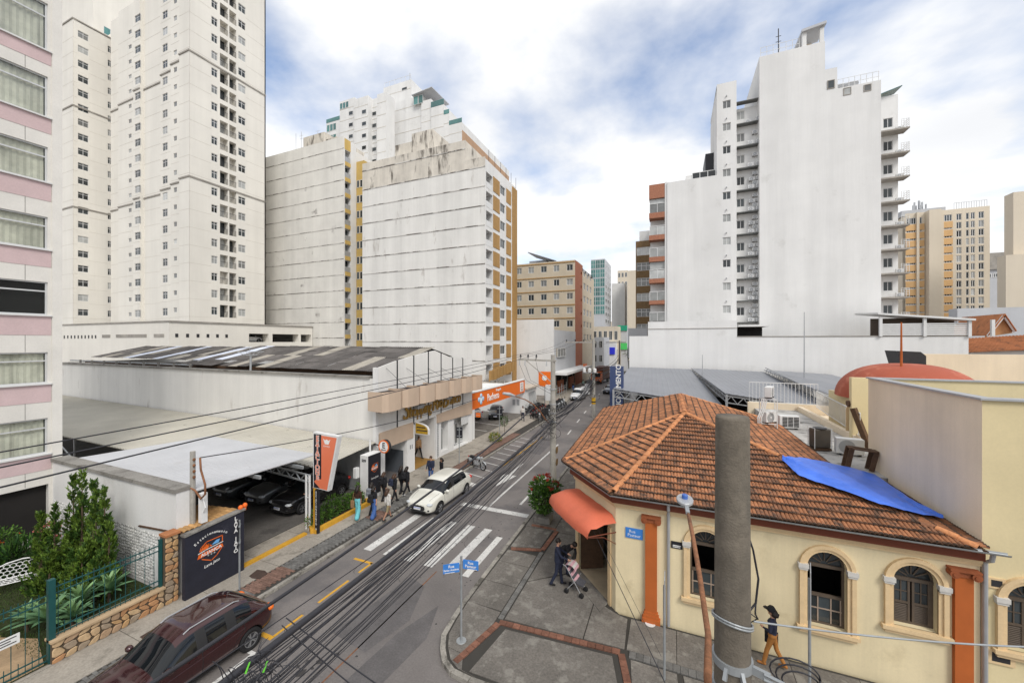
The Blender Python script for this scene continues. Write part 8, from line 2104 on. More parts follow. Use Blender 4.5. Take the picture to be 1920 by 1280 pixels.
MB().box(P1.x - .5, P1.x - .25, P1.y - .35, P1.y - .15, 4.5, 4.95).build('splice_box', m_trimb, U1, bevel=.02)
lam = [PW(1022, 785, 25.2), PW(1012, 770, 25.0), PW(1000, 758, 24.8), PW(985, 749, 24.5), PW(965, 742, 24.2)]
MB().tube([(P1.x - .2, P1.y - .2, 3.9)] + lam, .035, 8).build('lamp_arm', m_rust, U1)
MB().tube([PW(965, 742, 24.2), PW(955, 739, 24.0), PW(943, 737, 23.8)], [.06, .12, .08], 10).build('lamp_head', m_steel, U1)
P2 = Vector((-9.05, 47.6, 0)); U2 = conc_pole('utility_pole', 'second concrete pole with a yellow band farther down the street', P2.x, P2.y, 9.7, .25, .15)
MB().lathe([(.245, 1.7), (.255, 1.7), (.25, 2.5), (.24, 2.5)], (P2.x, P2.y, 0), 16).build('yellow_band', mat('yellow_band_paint', (0.62, 0.36, 0.02), 0.6, 0.1), U2); MB().lathe([(.252, 1.9), (.262, 1.9), (.26, 2.05), (.25, 2.05)], (P2.x, P2.y, 0), 16).build('black_band', m_dark, U2)
MB().bar((P2.x - 3.6, P2.y, 9.3), (P2.x + .3, P2.y, 9.3), .12, .14).build('cross_arm', m_conc_far, U2)
INS2 = []
for dx in (-3.4, -2.3, -1.2): c = (P2.x + dx, P2.y, 9.37); INS2.append(Vector((c[0], c[1], c[2] + .3))); MB().lathe([(.03, 0), (.09, .1), (.05, .17), (.08, .2), (.03, .3)], c, 10).build('insulator', m_dark, U2)
for dx in (-1.3, -.5, .3): MB().lathe([(.18, 0), (.2, .1), (.2, .45), (.14, .5), (.001, .55)], (P2.x + dx * .8, P2.y - .45, 5.6), 12).build('transformer_bushing', m_white_metal, U2)
MB().bar((P2.x - 1.3, P2.y - .35, 5.55), (P2.x + .6, P2.y - .35, 5.55), .1).build('bracket', m_steel, U2)
MB().box(P2.x - 1.0, P2.x - .45, P2.y - .3, P2.y + .2, 2.9, 4.1).build('service_box', m_white_metal, U2)
tg_ = MB()
for k in range(22):
    c = Vector((P2.x + random.uniform(-.6, .5), P2.y - .35, 4.6 + random.uniform(-2.0, 1.5))); r_ = random.uniform(.15, .45); a0_ = random.uniform(0, 6)
    tg_.tube([c + Vector((r_ * math.cos(a0_ + a), .1 * math.sin(3 * a), r_ * .9 * math.sin(a0_ + a))) for a in [k_ * .6 for k_ in range(9)]], .018, 4)
tag(tg_.build('cable_tangle', m_black, U2), kind='stuff')
P3 = Vector((-11.0, 88, 0)); U3 = conc_pole('utility_pole', 'third concrete pole at the far end of the street', P3.x, P3.y, 9.6, .27, .16)
MB().bar((P3.x - 3.0, P3.y, 9.2), (P3.x + 1.4, P3.y, 9.2), .16).build('cross_arm', m_conc_far, U3)
# old service post by the garden wall
SPx = PY(328, 845, 8.9); SP = thing('service_post', 'old concrete service post with rusty conduit at the car park corner', 'utility pole', (-16.75, 8.75, 0))
MB().tube([(-16.75, 8.72, .1), (-16.75, 8.72, 5.25)], [.10, .085], 10).build('shaft', m_conc_far, SP)
MB().tube([(-16.9, 8.62, .2), (-16.9, 8.62, 3.5), (-16.82, 8.62, 3.95), (-16.55, 8.7, 3.8), (-16.2, 8.7, 3.55), (-15.98, 8.72, 3.75), (-15.98, 8.72, 4.1), (-16.3, 8.75, 4.6), (-16.35, 8.75, 5.05)], .035, 8).build('conduit', m_rust, SP, smooth=True)
for k in range(4): MB().lathe([(.03, 0), (.05, .03), (.05, .07), (.03, .1)], (-16.62, 8.7, 4.25 + k * .22), 10).bar((-16.72, 8.72, 4.3 + k * .22), (-16.6, 8.7, 4.3 + k * .22), .02).build('insulator', m_rust, SP)
MB().box(-16.45, -16.25, 8.75, 8.95, 2.6, 3.7).tube([(-16.45, 8.8, 2.7), (-16.1, 8.8, 3.2), (-16.3, 8.8, 3.6)], .02, 5).build('junction_box', m_white_metal, SP)
# ================================================================== overhead cables
m_cable = mat('black_cable', (0.03, 0.03, 0.036), 0.55, 0.1, 10)
def cable(name, label, a, b, sag, r, group=None, n=18, m=m_cable, cat='cable'):
    a, b = Vector(a), Vector(b)
    pts = [a.lerp(b, i / n) - Vector((0, 0, sag * 4 * (i / n) * (1 - i / n))) for i in range(n + 1)]
    o = MB().tube(pts, r, 6, cap=False).build(name, m, smooth=True); tag(o, label, cat, group); return o
gA, gB = 'thin cables of the bundle over the crossing', 'cables between the street poles'
TWO = ((-5.28, 3.0, 5.12), (-7.45, 2.6, 4.35))
cable('cable_bundle', 'thick black cable bundle sagging over the crossing to the lower left', (P1.x + .1, P1.y - .3, 4.15), (-4.9, -1.0, 5.35), .22, .052, n=30)
cable('cable_bundle', 'black cable bundle passing above the maroon crossover', (P1.x - 1.0, P1.y - .5, 5.2), (-7.05, -0.5, 4.4), .55, .036, n=30)
cable('cable_bundle', 'slimmer black cable bundle right of the thick one', (P1.x + .1, P1.y - .3, 3.9), (-4.9, -1, 5.2), .40, .024, n=30)
for k in range(24):
    u = random.random() ** .7
    xe = -7.7 + 3.9 * u + random.uniform(-.1, .1); ze = 4.25 + 1.1 * u + random.uniform(-.25, .35)
    xs0 = P1.x + random.uniform(-.35, .3)
    cable('cable', 'thin black cable in the sagging bundle over the crossing', (xs0, P1.y - .3, 3.75 + random.uniform(-.35, .75)), (xe, -1.5 + random.uniform(-.5, .5), ze), random.uniform(.1, .75), random.choice((.006, .008, .010)), gA, n=22)
for k in range(3):
    e = ((0, 835), (0, 862), (0, 897))[k]; q_ = G(e[0], e[1], 8.2)
    d = (q_ - INS[k]); cable('overhead_wire', ('upper', 'middle', 'lower')[k] + ' of three thin wires crossing in front of the white side wall', INS[k], INS[k] + d * 1.25, .12, .009)
cable('service_cable', 'single black cable from the service post to the shopping facade', (-16.35, 8.75, 5.05), (-15.9, 30.0, 4.35), .35, .02)
for k in range(14):
    cable('cable', 'black cable strung between the two nearer street poles', (P1.x + random.uniform(-.3, .2), P1.y, 3.9 + random.uniform(-.5, 1.0)), (P2.x + random.uniform(-.4, .3), P2.y, 4.4 + random.uniform(-.8, 1.3)), random.uniform(.2, .9), random.choice((.014, .02, .03)), gB)
for k in range(8):
    cable('cable', 'black cable strung between the two farther street poles', (P2.x + random.uniform(-.3, .2), P2.y, 5.0 + random.uniform(-1, 1.3)), (P3.x + random.uniform(-.3, .2), P3.y, 5.2 + random.uniform(-.6, 1.2)), random.uniform(.4, 1.2), .03, 'cables to the far pole')
for k in range(3): cable('overhead_wire', ('left', 'middle', 'right')[k] + ' of the high wires between the pole cross-arms', INS[k], INS2[k], .3, .011)
cable('overhead_wire', 'high wire toward the far pole', INS2[2], (P3.x - 1, P3.y, 9.3), .5, .015)
for k in range(2): cable('overhead_wire', ('upper', 'lower')[k] + ' of two wires crossing the asphalt at bottom centre', (-5.75 - .1 * k, 4.3, 4.95 - .15 * k), (NEAR.x - .15, NEAR.y, 4.9 - .5 * k), .12, .010)
cable('overhead_wire', 'galvanised stay wire running right from the foreground pole', (NEAR.x + .14, NEAR.y - .05, 7.22), PW(1925, 1212, 3.2), .03, .007, m=m_galv)
cable('overhead_wire', 'steel cable leaving the upper bracket of the foreground pole', (NEAR.x + .32, NEAR.y - .13, 6.86), PW(1560, 1290, 3.2), .0, .007, m=m_galv)
cable('overhead_wire', 'steel cable leaving the lower bracket of the foreground pole', (NEAR.x + .32, NEAR.y - .13, 6.62), PW(1540, 1300, 3.2), .0, .006, m=m_galv)
tag(MB().tube([PW(1400, 995, 3.3), PW(1412, 1030, 3.3), PW(1422, 1085, 3.3), PW(1417, 1130, 3.3), PW(1405, 1145, 3.3), PW(1397, 1146, 3.2)], .009, 6).tube([PW(1417, 1130, 3.3), PW(1416, 1150, 3.3), PW(1421, 1160, 3.3)], .007, 6).tube([PW(1398, 1143, 3.2), PW(1420, 1159, 3.3), PW(1398, 1172, 3.2)], .006, 6).build('drop_cable', m_cable, smooth=True), 'black drop cable looping beside the foreground pole', 'cable')
lo_ = MB()
for k in range(3): c_ = PW(1490 + 6 * k, 1262 + 5 * k, 3.4); r_ = .17 - .02 * k; lo_.tube([c_ + Vector((r_ * 1.1 * math.cos(a), 0, r_ * .75 * math.sin(a) - .02 * k)) for a in [i * .35 for i in range(19)]], .007, 5)
tag(lo_.build('cable_loop', m_cable, smooth=True), 'loop of black cable hanging right of the foreground pole', 'cable')
for k, (e0, e1) in enumerate((((1108, 985), (1252, 1290)), ((1118, 985), (1240, 1230)))):
    a = PY(e0[0], e0[1], 13.9); b = G(e1[0], e1[1], 2.2 if k == 0 else .4); cable('stay_wire', ('black', 'thin grey')[k] + ' stay wire running down from the door awning', a, b, 0, .011 if k == 0 else .006, n=2)
# bird-nest of leaves and cut cable ends at bottom edge
nb = MB(); cb_ = G(480, 1262, 5.0)
for k in range(90):
    d = Vector((random.gauss(0, 1), random.gauss(0, 1), random.gauss(0, .7))).normalized(); L = random.uniform(.1, .38)
    p0 = cb_ + Vector((random.uniform(-.3, .3), random.uniform(-.35, .2), random.uniform(-.1, .08))); nb.tube([p0, p0 + d * L * .5 + Vector((0, 0, .04)), p0 + d * L], .006, 4)
tag(nb.build('cable_knot', m_cable), 'spiky knot of cut cable ends on the bundle at the bottom edge', 'cable')
gl = MB()
for k in range(2): p0 = cb_ + Vector((-.08 + .2 * k, .1 * k - .1, .05)); gl.add([p0, p0 + Vector((.025, .01, 0)), p0 + Vector((.05, .05, .14)), p0 + Vector((.03, .04, .13))], [(0, 1, 2, 3)])
tag(gl.build('green_tape', mat('lime_tape', (0.15, 0.62, 0.05), 0.5, 0.1)), 'bright green tape strips on the cable knot', 'tape')
# ================================================================== street furniture
SN = thing('street_name_post', 'grey post with two blue street name plates at the corner', 'sign', (-6.06, 10.38, PV))
MB().cyl((-6.06, 10.38, .12), (-6.06, 10.38, 2.75), .034, n=10).lathe([(.16, .132), (.15, .145), (.001, .146)], (-6.06, 10.38, 0), 14).build('post', m_galv, SN)
for txt, dirv, zc_, off in ((('Rua', 'Pasteur'), Vector((.985, .17, 0)), 2.52, .06), (('Rua', 'Santo Antônio'), Vector((-.80, -.60, 0)), 2.42, .06)):
    d = dirv.normalized(); c = Vector((-6.06, 10.38, zc_)); nrm = d.cross(Vector((0, 0, 1)))
    if nrm.y > 0: nrm = -nrm
    L = .5; a, b = c + d * off, c + d * (off + L)
    pl_ = MB().slab([a + Vector((0, 0, -.14)), b + Vector((0, 0, -.14)), b + Vector((0, 0, .14)), a + Vector((0, 0, .14))], tuple(nrm * .02)).build('name_plate', m_blue_sign, SN)
    rx = d if d.dot(Vector((CYW, SY, 0))) > 0 else -d
    for line, dz, sz in ((txt[0], .06, .12), (txt[1], -.045, .12 if txt[1] == 'Pasteur' else .08)):
        me = text_mesh(line, sz, .001, .002); me.materials.clear(); me.materials.append(m_letter)
        Mx = Matrix((rx, Vector((0, 0, 1)), nrm)).transposed().to_4x4(); Mx.translation = (a + b) / 2 + nrm * .025 + Vector((0, 0, dz)); me.transform(Mx); link('lettering', me, SN)
    me = MB().slab([a.lerp(b, .3) + nrm * .022 + Vector((0, 0, -.135)), a.lerp(b, .9) + nrm * .022 + Vector((0, 0, -.135)), a.lerp(b, .9) + nrm * .022 + Vector((0, 0, -.12)), a.lerp(b, .3) + nrm * .022 + Vector((0, 0, -.12))], tuple(nrm * .002)).build('underline', m_letter, SN)
def back_sign(label, x, y, z0, z1, w, h, rz, m=m_black_s, face=None):
    t = thing('traffic_sign', label, 'sign', (x, y, PV), rz=rz, local=True)
    MB().cyl((0, 0, 0), (0, 0, z1), .03, n=10).build('post', m_galv, t); MB().box(-w / 2, w / 2, .03, .05, z1 - h, z1 + .02).build('panel', m, t, bevel=.006)
    for z in (z1 - h * .2, z1 - h * .8): MB().box(-w * .35, w * .35, -.035, .03, z - .02, z + .02).build('clamp', m_galv, t)
    return t
back_sign('grey post with a black sign panel in front of the painted wall', -14.95, 9.3, 0, 2.6, .45, 1.0, R(145))
back_sign('black sign panel on a post outside the shop shutters', -14.95, 25.3, 0, 2.75, .5, .8, R(20))
back_sign('black sign panel on a post in front of the grey car', -15.4, 33.6, 0, 3.0, .55, .9, R(20))
for (x, y, zt_, lb, hh, w_) in ((-0.22, 11.35, 3.0, 'thin post with an edge-on sign left of the foreground pole', .9, .5), (3.3, 12.3, 3.5, 'post with an edge-on sign in front of the arched window', 1.35, .6)):
    t = thing('traffic_sign', lb, 'sign', (x, y, PV)); MB().cyl((x, y, PV), (x, y, zt_ - .3), .035, n=10).build('post', m_galv, t)
    a = Vector((x, y - .04, 0)); dv = ray(1500, 640); dv = Vector((dv[0] * .97 + .02, dv[1], 0)).normalized() if x > 0 else Vector((ray(1246, 640)[0] + .03, ray(1246, 640)[1], 0)).normalized()
    p0, p1 = a - dv * w_ / 2, a + dv * w_ / 2
    MB().slab([p0 + Vector((0, 0, zt_ - hh)), p1 + Vector((0, 0, zt_ - hh)), p1 + Vector((0, 0, zt_)), p0 + Vector((0, 0, zt_))], (.02, 0, 0)).build('panel', m_steel, t)
# ESTACIONE sign
EX, EY = -16.17, 13.42
EG = thing('parking_blade_sign', 'tall orange and black parking sign with an arrow on a yellow post', 'sign', (EX, EY, PV))
fe2 = FR('Y', EY, -1)
ez1, ez0 = fe2.pz(590, 813), fe2.pz(600, 916); xl0 = fe2.a_of(588.5); xr1 = fe2.a_of(633); xr0 = fe2.a_of(614)
MB().slab([(xl0 - .05, EY, ez0), (xr0 + .05, EY, ez0 - .04), (xr1 + .06, EY, ez1 + .02), (xl0 - .05, EY, ez1 + .08)], (0, .22, 0)).build('sign_case', m_white_metal, EG)
MB().add([(xl0, EY - .006, ez0 + .02), (xl0 + .5, EY - .006, ez0 + .02), (xl0 + .5, EY - .006, ez1), (xl0, EY - .006, ez1)], [(0, 1, 2, 3)]).build('black_panel', m_black_s, EG)
xm_ = xl0 + .50
MB().add([(xm_, EY - .009, ez1 - .03), (xr1 - .05, EY - .009, ez1 - .06), (xr0 - .02, EY - .009, ez0 + .0), (xl0 + .42, EY - .009, ez0 + .02), (xl0 + .02, EY - .009, ez0 + .30), (xl0 + .36, EY - .009, ez0 + .60), (xl0 + .36, EY - .009, ez0 + .47), (xm_, EY - .009, ez0 + .47)], [(0, 1, 2, 3, 4, 5, 6, 7)]).build('arrow_panel', m_salmon, EG)
for i, ch in enumerate('ESTACIONE'):
    zc_ = ez1 - .20 - i * .233
    text_on(EG, fe2, xl0 + .25, zc_, .012, ch, .33, m_letter, depth=.001, bold=.022, squash=1.15); text_on(EG, fe2, xl0 + .25, zc_, .016, ch, .33, m_salmon, depth=.001, bold=.004, squash=1.15)
MB().add([fe2(xl0 + .62, ez1 - .16, .014), fe2(xl0 + .74, ez1 - .42, .014), fe2(xl0 + .98, ez1 - .42, .014), fe2(xl0 + 1.1, ez1 - .16, .014), fe2(xl0 + .98, ez1 - .24, .014), fe2(xl0 + .86, ez1 - .18, .014), fe2(xl0 + .74, ez1 - .24, .014)], [(0, 1, 2, 3, 4, 5, 6)]).build('wing_emblem', m_letter, EG); text_on(EG, fe2, xl0 + .84, ez1 - .52, .012, 'ALIANÇA', .1, m_letter, depth=.001)
MB().box(xl0 - .06, xl0 + .06, EY + .02, EY + .14, .12, ez0 + .1).build('post', m_yellow_paint, EG); MB().box(xl0 + .06, xl0 + .26, EY + .0, EY + .12, .16, ez0 - .1).build('lettered_board', m_black_s, EG)
for i, ch in enumerate('ESTACIONAMENTO H'): text_on(EG, fe2, xl0 + .16, ez0 - .2 - i * .118, .012, ch, .13, m_letter, depth=.001, bold=.003)
MB().box(xl0 - .06, xl0 + .06, EY + .02, EY + .14, ez0 + .1, ez1).build('upper_post', m_white_metal, EG)
# yellow kerb and hedge planter
YK = tag(MB().box(-16.42, -16.20, 10.22, 13.2, .10, .22).build('yellow_kerb', m_yellow_paint), 'yellow painted kerb across the car park entrance', 'kerb')
PLT = thing('hedge_planter', 'yellow edged planting bed with a low green hedge by the car park', 'planter', (-16.6, 15.4, .13))
MB().bar((-15.95, 13.4, .2), (-15.95, 17.1, .2), .2, .26).bar((-16.05, 13.38, .199), (-17.5, 14.3, .199), .2, .26).bar((-15.95, 17.0, .198), (-16.4, 17.25, .198), .2, .26).build('edging', m_yellow_paint, PLT)
MB().prism([(-16.0, 13.5), (-16.0, 17.0), (-17.0, 17.0), (-17.3, 14.3)], .08, .22).build('soil', mat('dark_soil', (0.05, 0.035, 0.022), 0.95, 0.3, 4), PLT)
# ================================================================== plants
def leaf_mat(n, c, rnd=.0): return mat('leaf_' + n, c, 0.55, 0.3, 5, island=0.55, spec=0.3)
LG = leaf_mat('mid_green', (0.055, 0.125, 0.02)); LD = leaf_mat('dark_green', (0.022, 0.062, 0.014)); LB = leaf_mat('bright_green', (0.10, 0.20, 0.025)); LC_ = leaf_mat('cypress', (0.125, 0.205, 0.028)); LCd = leaf_mat('cypress_old', (0.045, 0.10, 0.016)); LRd = leaf_mat('red_bract', (0.34, 0.035, 0.02)); LOr = leaf_mat('orange_flower', (0.75, 0.13, 0.02)); LPk = leaf_mat('pink_flower', (0.62, 0.16, 0.15)); LY = leaf_mat('yellow_green', (0.30, 0.26, 0.05)); TR = mat('bark', (0.10, 0.07, 0.045), 0.9, 0.3, 6)
def leaf(mb, p, d, L, w, mi=0, curl=.15):
    d = d.normalized(); s_ = d.cross(Vector((random.gauss(0, 1), random.gauss(0, 1), random.gauss(0, 1)))).normalized(); n = s_.cross(d)
    mb.add([p, p + d * L * .45 + s_ * w / 2 + n * curl * L * .2, p + d * L, p + d * L * .45 - s_ * w / 2 + n * curl * L * .2], [(0, 1, 2, 3)], mi)
def rv(): return Vector((random.gauss(0, 1), random.gauss(0, 1), random.gauss(0, 1))).normalized()
def bush(mb, c, rad, n, L, w, mats=(0,), up=.3, gap=.0, shell=.55):
    c = Vector(c)
    lob = [(rv(), random.uniform(.75, 1.1)) for _ in range(9)]
    for _ in range(n):
        d = rv(); k = max((d.dot(q_) for q_, s_ in lob)); sc_ = .72 + .36 * max(0, k) ** 3
        r_ = random.uniform(shell, 1.0) * sc_; p = c + Vector((d.x * rad[0], d.y * rad[1], d.z * rad[2])) * r_
        leaf(mb, p, d + Vector((0, 0, up)) + rv() * .6, L * random.uniform(.6, 1.2), w * random.uniform(.7, 1.2), random.choice(mats))
def cypress(label, spires, loc, group=None):
    t = thing('cypress', label, 'shrub', loc, group); mb = MB(); lo = Vector(loc)
    tk = MB()
    for (dx, dy, z0, z1, r_) in spires:
        base = lo + Vector((dx, dy, 0)); tk.tube([base, base + Vector((0, 0, z0 + .3)), base + Vector((0, 0, z1 * .9))], [.06, .045, .015], 6)
        n = int(900 * (z1 - z0) * r_ * 2.2)
        tufts = []
        for _ in range(max(40, int(95 * (z1 - z0) * r_))):
            tt = random.random() ** 1.2; rr = r_ * (1 - tt) ** .95 * random.uniform(.65, 1.12) + .012; a = random.uniform(0, 2 * math.pi)
            tufts.append((Vector((rr * math.cos(a), rr * math.sin(a), z0 + (z1 - z0) * tt)), a))
        for (q_, a) in tufts:
            o_ = Vector((math.cos(a), math.sin(a), 0)); ln = random.uniform(.16, .34); mi = 0 if random.random() < .62 else 1
            ax = (o_ * .45 + Vector((0, 0, 1))).normalized()
            for _ in range(22):
                s_ = random.random(); leaf(mb, base + q_ - o_ * .05 + ax * ln * s_ + rv() * .045 * (1 - s_ * .8), ax + rv() * .5, random.uniform(.09, .17), .045, mi)
    mb.build('crown', [LC_, LCd], t); tk.build('trunk', TR, t)
cypress('tallest cypress with two spires against the garden wall', [(-.28, 0, .5, 3.75, .30), (.28, .05, .5, 3.95, .30), (.05, .1, .6, 3.0, .3), (0, -.15, .1, 1.7, .6)], (-21.6, 7.3, .16))
cypress('broad cypress with several spires right of the tallest one', [(-.45, .1, .4, 3.8, .30), (.0, 0, .3, 3.4, .32), (.5, .05, .5, 3.65, .28), (.95, .0, .3, 2.5, .30), (.2, -.3, .1, 1.8, .6), (.8, -.1, .0, 1.5, .5)], (-20.1, 7.3, .16))
cypress('small pale cypress in front at the left of the clump', [(-.2, 0, .2, 2.75, .26), (.18, .25, .3, 2.9, .24), (0, 0, 0, 1.5, .5), (.55, 0, 0, 1.3, .5), (.9, -.1, 0, 1.1, .5)], (-21.9, 6.5, .16))
cypress('low spreading cypress behind the fence', [(-.4, 0, 0, 1.4, .55), (.2, 0, 0, 1.5, .55), (.8, .1, 0, 1.3, .5)], (-19.8, 6.75, .16))
# agaves: every leaf its own piece
agl = MB(); nn = 9
for i in range(nn):
    t_ = i / (nn - 1); w_ = .085 * math.sin(math.pi * min(1, .12 + t_ * .88)) ** .8 * (1 - t_ * .2) + .002; x = .75 * t_; z = .10 * math.sin(t_ * 2.6)
    agl.v += [(x, -w_, z + .025), (x, 0, z), (x, w_, z + .025)]
for i in range(nn - 1):
    for j in (0, 1): agl.f.append([i * 3 + j, (i + 1) * 3 + j, (i + 1) * 3 + j + 1, i * 3 + j + 1]); agl.m.append(0)
agm = [agl.mesh('leaf', mat('agave_leaf', (0.13, 0.25, 0.12), 0.5, 0.15, 4, rnd=0.25), True), agl.mesh('leaf', mat('agave_leaf_pale', (0.20, 0.34, 0.14), 0.5, 0.15, 4, rnd=0.2), True)]
for i, (x, y, s_, lb) in enumerate(((-18.3, 5.55, 1.25, 'agave rosette nearest the gate'), (-18.45, 6.3, 1.2, 'large agave rosette in the middle of the bed'), (-18.5, 7.05, 1.1, 'pale agave rosette nearest the stone pier'), (-17.75, 5.9, .9, 'small agave rosette just behind the fence'), (-19.0, 5.3, .9, 'agave rosette at the lawn edge'))):
    t = thing('agave', lb, 'plant', (x, y, .2), local=True)
    MB().cyl((0, 0, -.05), (0, 0, .35), .05, .04, 8).build('stem', TR, t)
    for k in range(26):
        o = link('leaf', agm[1 if k > 15 else 0], t, (0, 0, .28 + .006 * k)); el = R(5 + 68 * (k / 26) ** 1.1 + random.uniform(-6, 6)); o.rotation_euler = (random.uniform(-.2, .2), -el, k * 2.4 + random.uniform(-.2, .2)); sc_ = s_ * random.uniform(.85, 1.05) * (1 - .25 * k / 26); o.scale = (sc_, sc_, sc_)
# flowering hedge and dark shrub by the pink building
t = thing('flowering_hedge', 'clipped round hedge with orange flowers beside the pink building', 'hedge', (-25.2, 5.8, .16)); mb = MB()
bush(mb, (-25.2, 4.6, 1.15), (1.0, 1.6, .75), 2600, .11, .06, (0, 0, 1)); bush(mb, (-25.2, 6.0, 1.2), (.9, 1.0, .72), 2000, .11, .06, (0, 0, 1)); bush(mb, (-25.1, 3.0, 1.15), (1.0, 1.5, .75), 1800, .11, .06, (0, 0, 1))
mb.build('foliage', [LG, LB], t); fl_ = MB()
for _ in range(46):
    d = rv(); d.z = abs(d.z); d.x = abs(d.x) * (1 if random.random() < .8 else -1); c = Vector((-25.2, random.uniform(3.6, 6.3), 1.18)); p = c + Vector((d.x * .98, d.y * .7, d.z * .76))
    for _ in range(5): leaf(fl_, p, d + rv() * .7, .07, .05)
fl_.build('flowers', LOr, t)
t = thing('dark_shrub', 'dark leafy shrub with long leaves behind the white bench', 'shrub', (-24.0, 5.6, .16)); mb = MB()
bush(mb, (-24.0, 5.0, .75), (.8, 1.6, .7), 1300, .32, .09, (0, 0, 1), .5); bush(mb, (-23.8, 6.6, .8), (.7, .9, .75), 900, .34, .08, (0, 1), .6); mb.build('foliage', [LD, LG], t)
t = thing('pink_flower_bush', 'small bush of pink flowers at the wall corner', 'shrub', (-24.6, 7.4, .16)); mb = MB(); bush(mb, (-24.6, 7.4, 1.2), (.55, .45, .65), 700, .10, .06, (0, 0, 1)); mb.build('foliage', [LG, LPk], t)
t = thing('yellow_vine', 'yellow-green vine hanging over the gate at the left edge', 'plant', (-17.6, 3.9, .16)); mb = MB(); bush(mb, (-18.2, 3.75, 1.9), (.4, .5, .7), 500, .09, .06, (0, 0, 1)); bush(mb, (-17.3, 4.05, 1.0), (.2, .35, .5), 220, .08, .05, (0, 1)); bush(mb, (-18.9, 4.3, 1.9), (.5, .4, .4), 260, .09, .06, (0, 1)); mb.build('foliage', [LY, LB], t); MB().tube([(-18.2, 3.7, .1), (-18.2, 3.75, 1.9)], .025, 6).build('stem', TR, t)
gr = MB()
for _ in range(16000):
    x, y = random.uniform(-24.5, -16.9), random.uniform(2.4, 8.0)
    if y < 4.9 and x > -20.6: continue
    leaf(gr, Vector((x, y, .16)), Vector((random.gauss(0, .35), random.gauss(0, .35), 1)), random.uniform(.05, .10), .014)
tag(gr.build('grass', leaf_mat('grass', (0.055, 0.10, 0.018))), 'short garden grass behind the green fence', 'grass', kind='stuff')
t = thing('low_hedge', 'low green hedge growing in the yellow edged bed', 'hedge', (-16.6, 15.4, .2)); mb = MB()
for (x, y, r_) in ((-16.45, 13.9, .5), (-16.5, 14.5, .55), (-16.55, 15.1, .55), (-16.55, 15.7, .5), (-16.5, 16.2, .42), (-16.5, 16.65, .4)): bush(mb, (x, y, .58), (.42, .48, r_), 620, .11, .055, (0, 0, 1))
bush(mb, (-16.5, 16.7, 1.0), (.16, .16, .4), 160, .1, .05, (1,)); bush(mb, (-16.6, 15.0, 1.05), (.2, .5, .3), 200, .1, .05, (1,))
mb.build('foliage', [LG, LB], t); st_ = MB()
for k in range(14): y = 13.7 + k * .23; st_.tube([(-16.5, y, .2), (-16.5 + random.uniform(-.2, .2), y, .7)], .012, 5)
st_.build('stems', TR, t)
# corner shrub with red bracts in a concrete tub
t = thing('red_tipped_shrub', 'bushy shrub with red tips in a concrete tub by the kerb', 'shrub', (-6.15, 19.0, .13)); mb = MB()
for c, r_, n in (((-6.15, 19.0, 1.35), (.75, .75, .75), 1100), ((-6.3, 18.8, 1.9), (.5, .5, .55), 520), ((-5.8, 19.1, 1.7), (.5, .5, .5), 420), ((-6.2, 19.1, .8), (.5, .5, .4), 300)): bush(mb, c, r_, n, .20, .085, (0, 0, 1), .25)
for _ in range(26):
    d = rv(); d.z = abs(d.z) + .4; p = Vector((-6.15, 19.0, 1.5)) + Vector((d.x * .75, d.y * .75, d.z * .72))
    for _ in range(14): leaf(mb, p + rv() * .05, Vector((0, 0, 1)) + rv() * .6, .10, .045, 2)
mb.build('crown', [LG, LB, LRd], t); sk = MB()
for k in range(5): sk.tube([(-6.15, 19, .3), (-6.15 + random.uniform(-.3, .3), 19 + random.uniform(-.3, .3), 1.3)], [.03, .015], 6)
sk.build('trunk', TR, t)
tag(MB().prism([(-6.55, 18.55), (-5.75, 18.6), (-5.8, 19.4), (-6.6, 19.35)], .12, .42).build('planter_tub', m_conc, bevel=.03), 'square mossy concrete tub under the red-tipped shrub', 'planter')
t = thing('pavement_plant', 'small pale leafy plant at the kerb below the pharmacy', 'plant', (-15.2, 32.2, .13)); mb = MB(); bush(mb, (-15.2, 32.2, .5), (.6, .6, .42), 420, .22, .07, (0, 1), .5); mb.build('foliage', [LB, LY], t)
t = thing('pavement_plant', 'thin reddish sapling behind the sign post', 'plant', (-15.4, 34.8, .13)); mb = MB(); bush(mb, (-15.4, 34.8, 1.5), (.45, .45, .6), 220, .14, .06, (0,)); mb.build('foliage', [LG], t); MB().tube([(-15.4, 34.8, .1), (-15.4, 34.8, 1.5)], .02, 6).build('stem', TR, t)
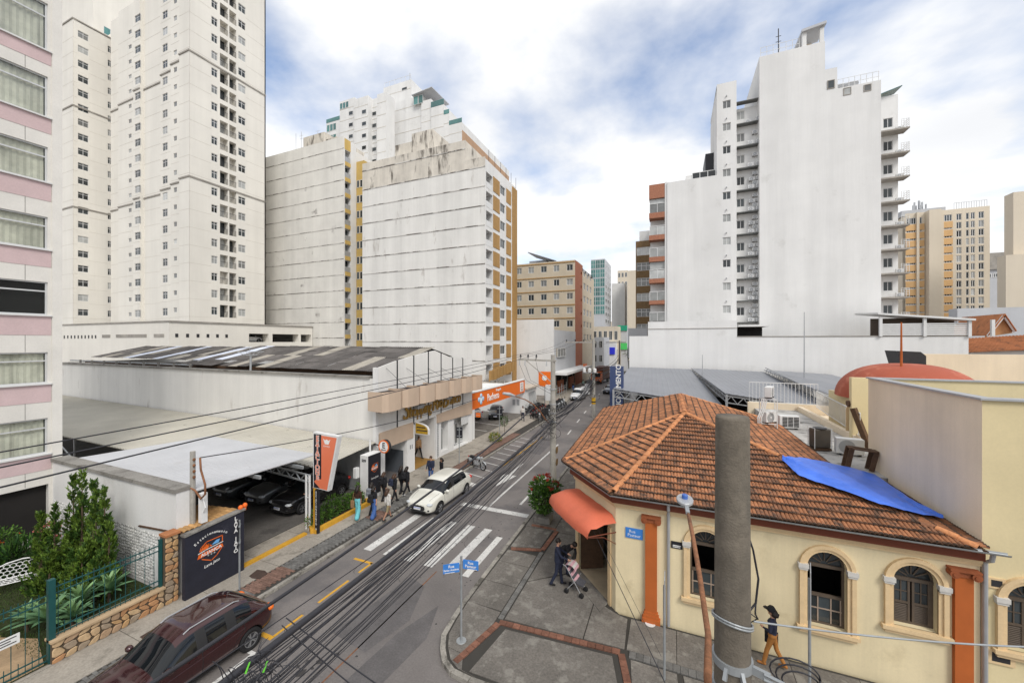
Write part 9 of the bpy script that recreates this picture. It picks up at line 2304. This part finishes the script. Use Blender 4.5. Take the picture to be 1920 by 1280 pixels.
for i, (x, y, s_, lb) in enumerate(((-19.6, 128, 1.0, 'round dark street tree at the far end of the street'),)):
    t = thing('street_tree', lb, 'tree', (x + 7, y, 0)); mb = MB(); bush(mb, (x + 7, y, 6.0), (3.2, 3.2, 2.2), 1500, .7, .35, (0, 1)); mb.build('crown', [LD, LG], t); MB().tube([(x + 7, y, 0), (x + 7, y, 5.5)], [.3, .2], 8).build('trunk', TR, t)
t = thing('potted_palm', 'small potted plant in front of the shop annex', 'plant', (-17.9, 59, .13)); mb = MB(); bush(mb, (-17.9, 59, 1.6), (.6, .6, .7), 260, .5, .12, (0, 1), .5); mb.build('foliage', [LG, LY], t); MB().lathe([(.3, .13), (.38, .7), (.001, .7)], (-17.9, 59, 0), 12).build('pot', m_conc, t)
# white lace bench
BN = thing('garden_bench', 'white cast iron lace bench on the lawn', 'bench', (-22.4, 6.1, .17), rz=R(60), local=True)
def ringm(mb, c, r_, axis, rad=.012):
    mb.tube([Vector(c) + (Vector((r_ * math.cos(a), 0, r_ * math.sin(a))) if axis == 'y' else Vector((r_ * math.cos(a), r_ * math.sin(a), 0))) for a in [2 * math.pi * k / 12 for k in range(13)]], rad, 5)
m_lace = mat('white_cast_iron', (0.72, 0.72, 0.71), 0.5, 0.05)
bk = MB()
for i in range(9):
    for j in range(4): ringm(bk, (-.6 + i * .15 + (.07 if j % 2 else 0), .24, .52 + j * .12), .075, 'y')
bk.tube([(-.72, .24, .45), (-.70, .24, .85), (-.4, .24, 1.0), (0, .24, 1.06), (.4, .24, 1.0), (.70, .24, .85), (.72, .24, .45)], .022, 6); bk.build('backrest', m_lace, BN)
stt = MB()
for i in range(9):
    for j in range(3): ringm(stt, (-.6 + i * .15, -.17 + j * .15, .44), .072, 'z')
stt.tube([(-.7, -.26, .44), (.7, -.26, .44), (.7, .24, .44), (-.7, .24, .44), (-.7, -.26, .44)], .02, 6); stt.build('seat', m_lace, BN)
for sx in (-.66, .66):
    for sy in (-.22, .22): MB().tube([(sx, sy, .44), (sx * 1.04, sy * 1.2, .2), (sx, sy * 1.1, 0)], .02, 6).build('leg', m_lace, BN)
    MB().tube([(sx, .24, .72), (sx * 1.06, .0, .70), (sx * 1.04, -.24, .62), (sx, -.24, .44)], .018, 6).build('armrest', m_lace, BN)
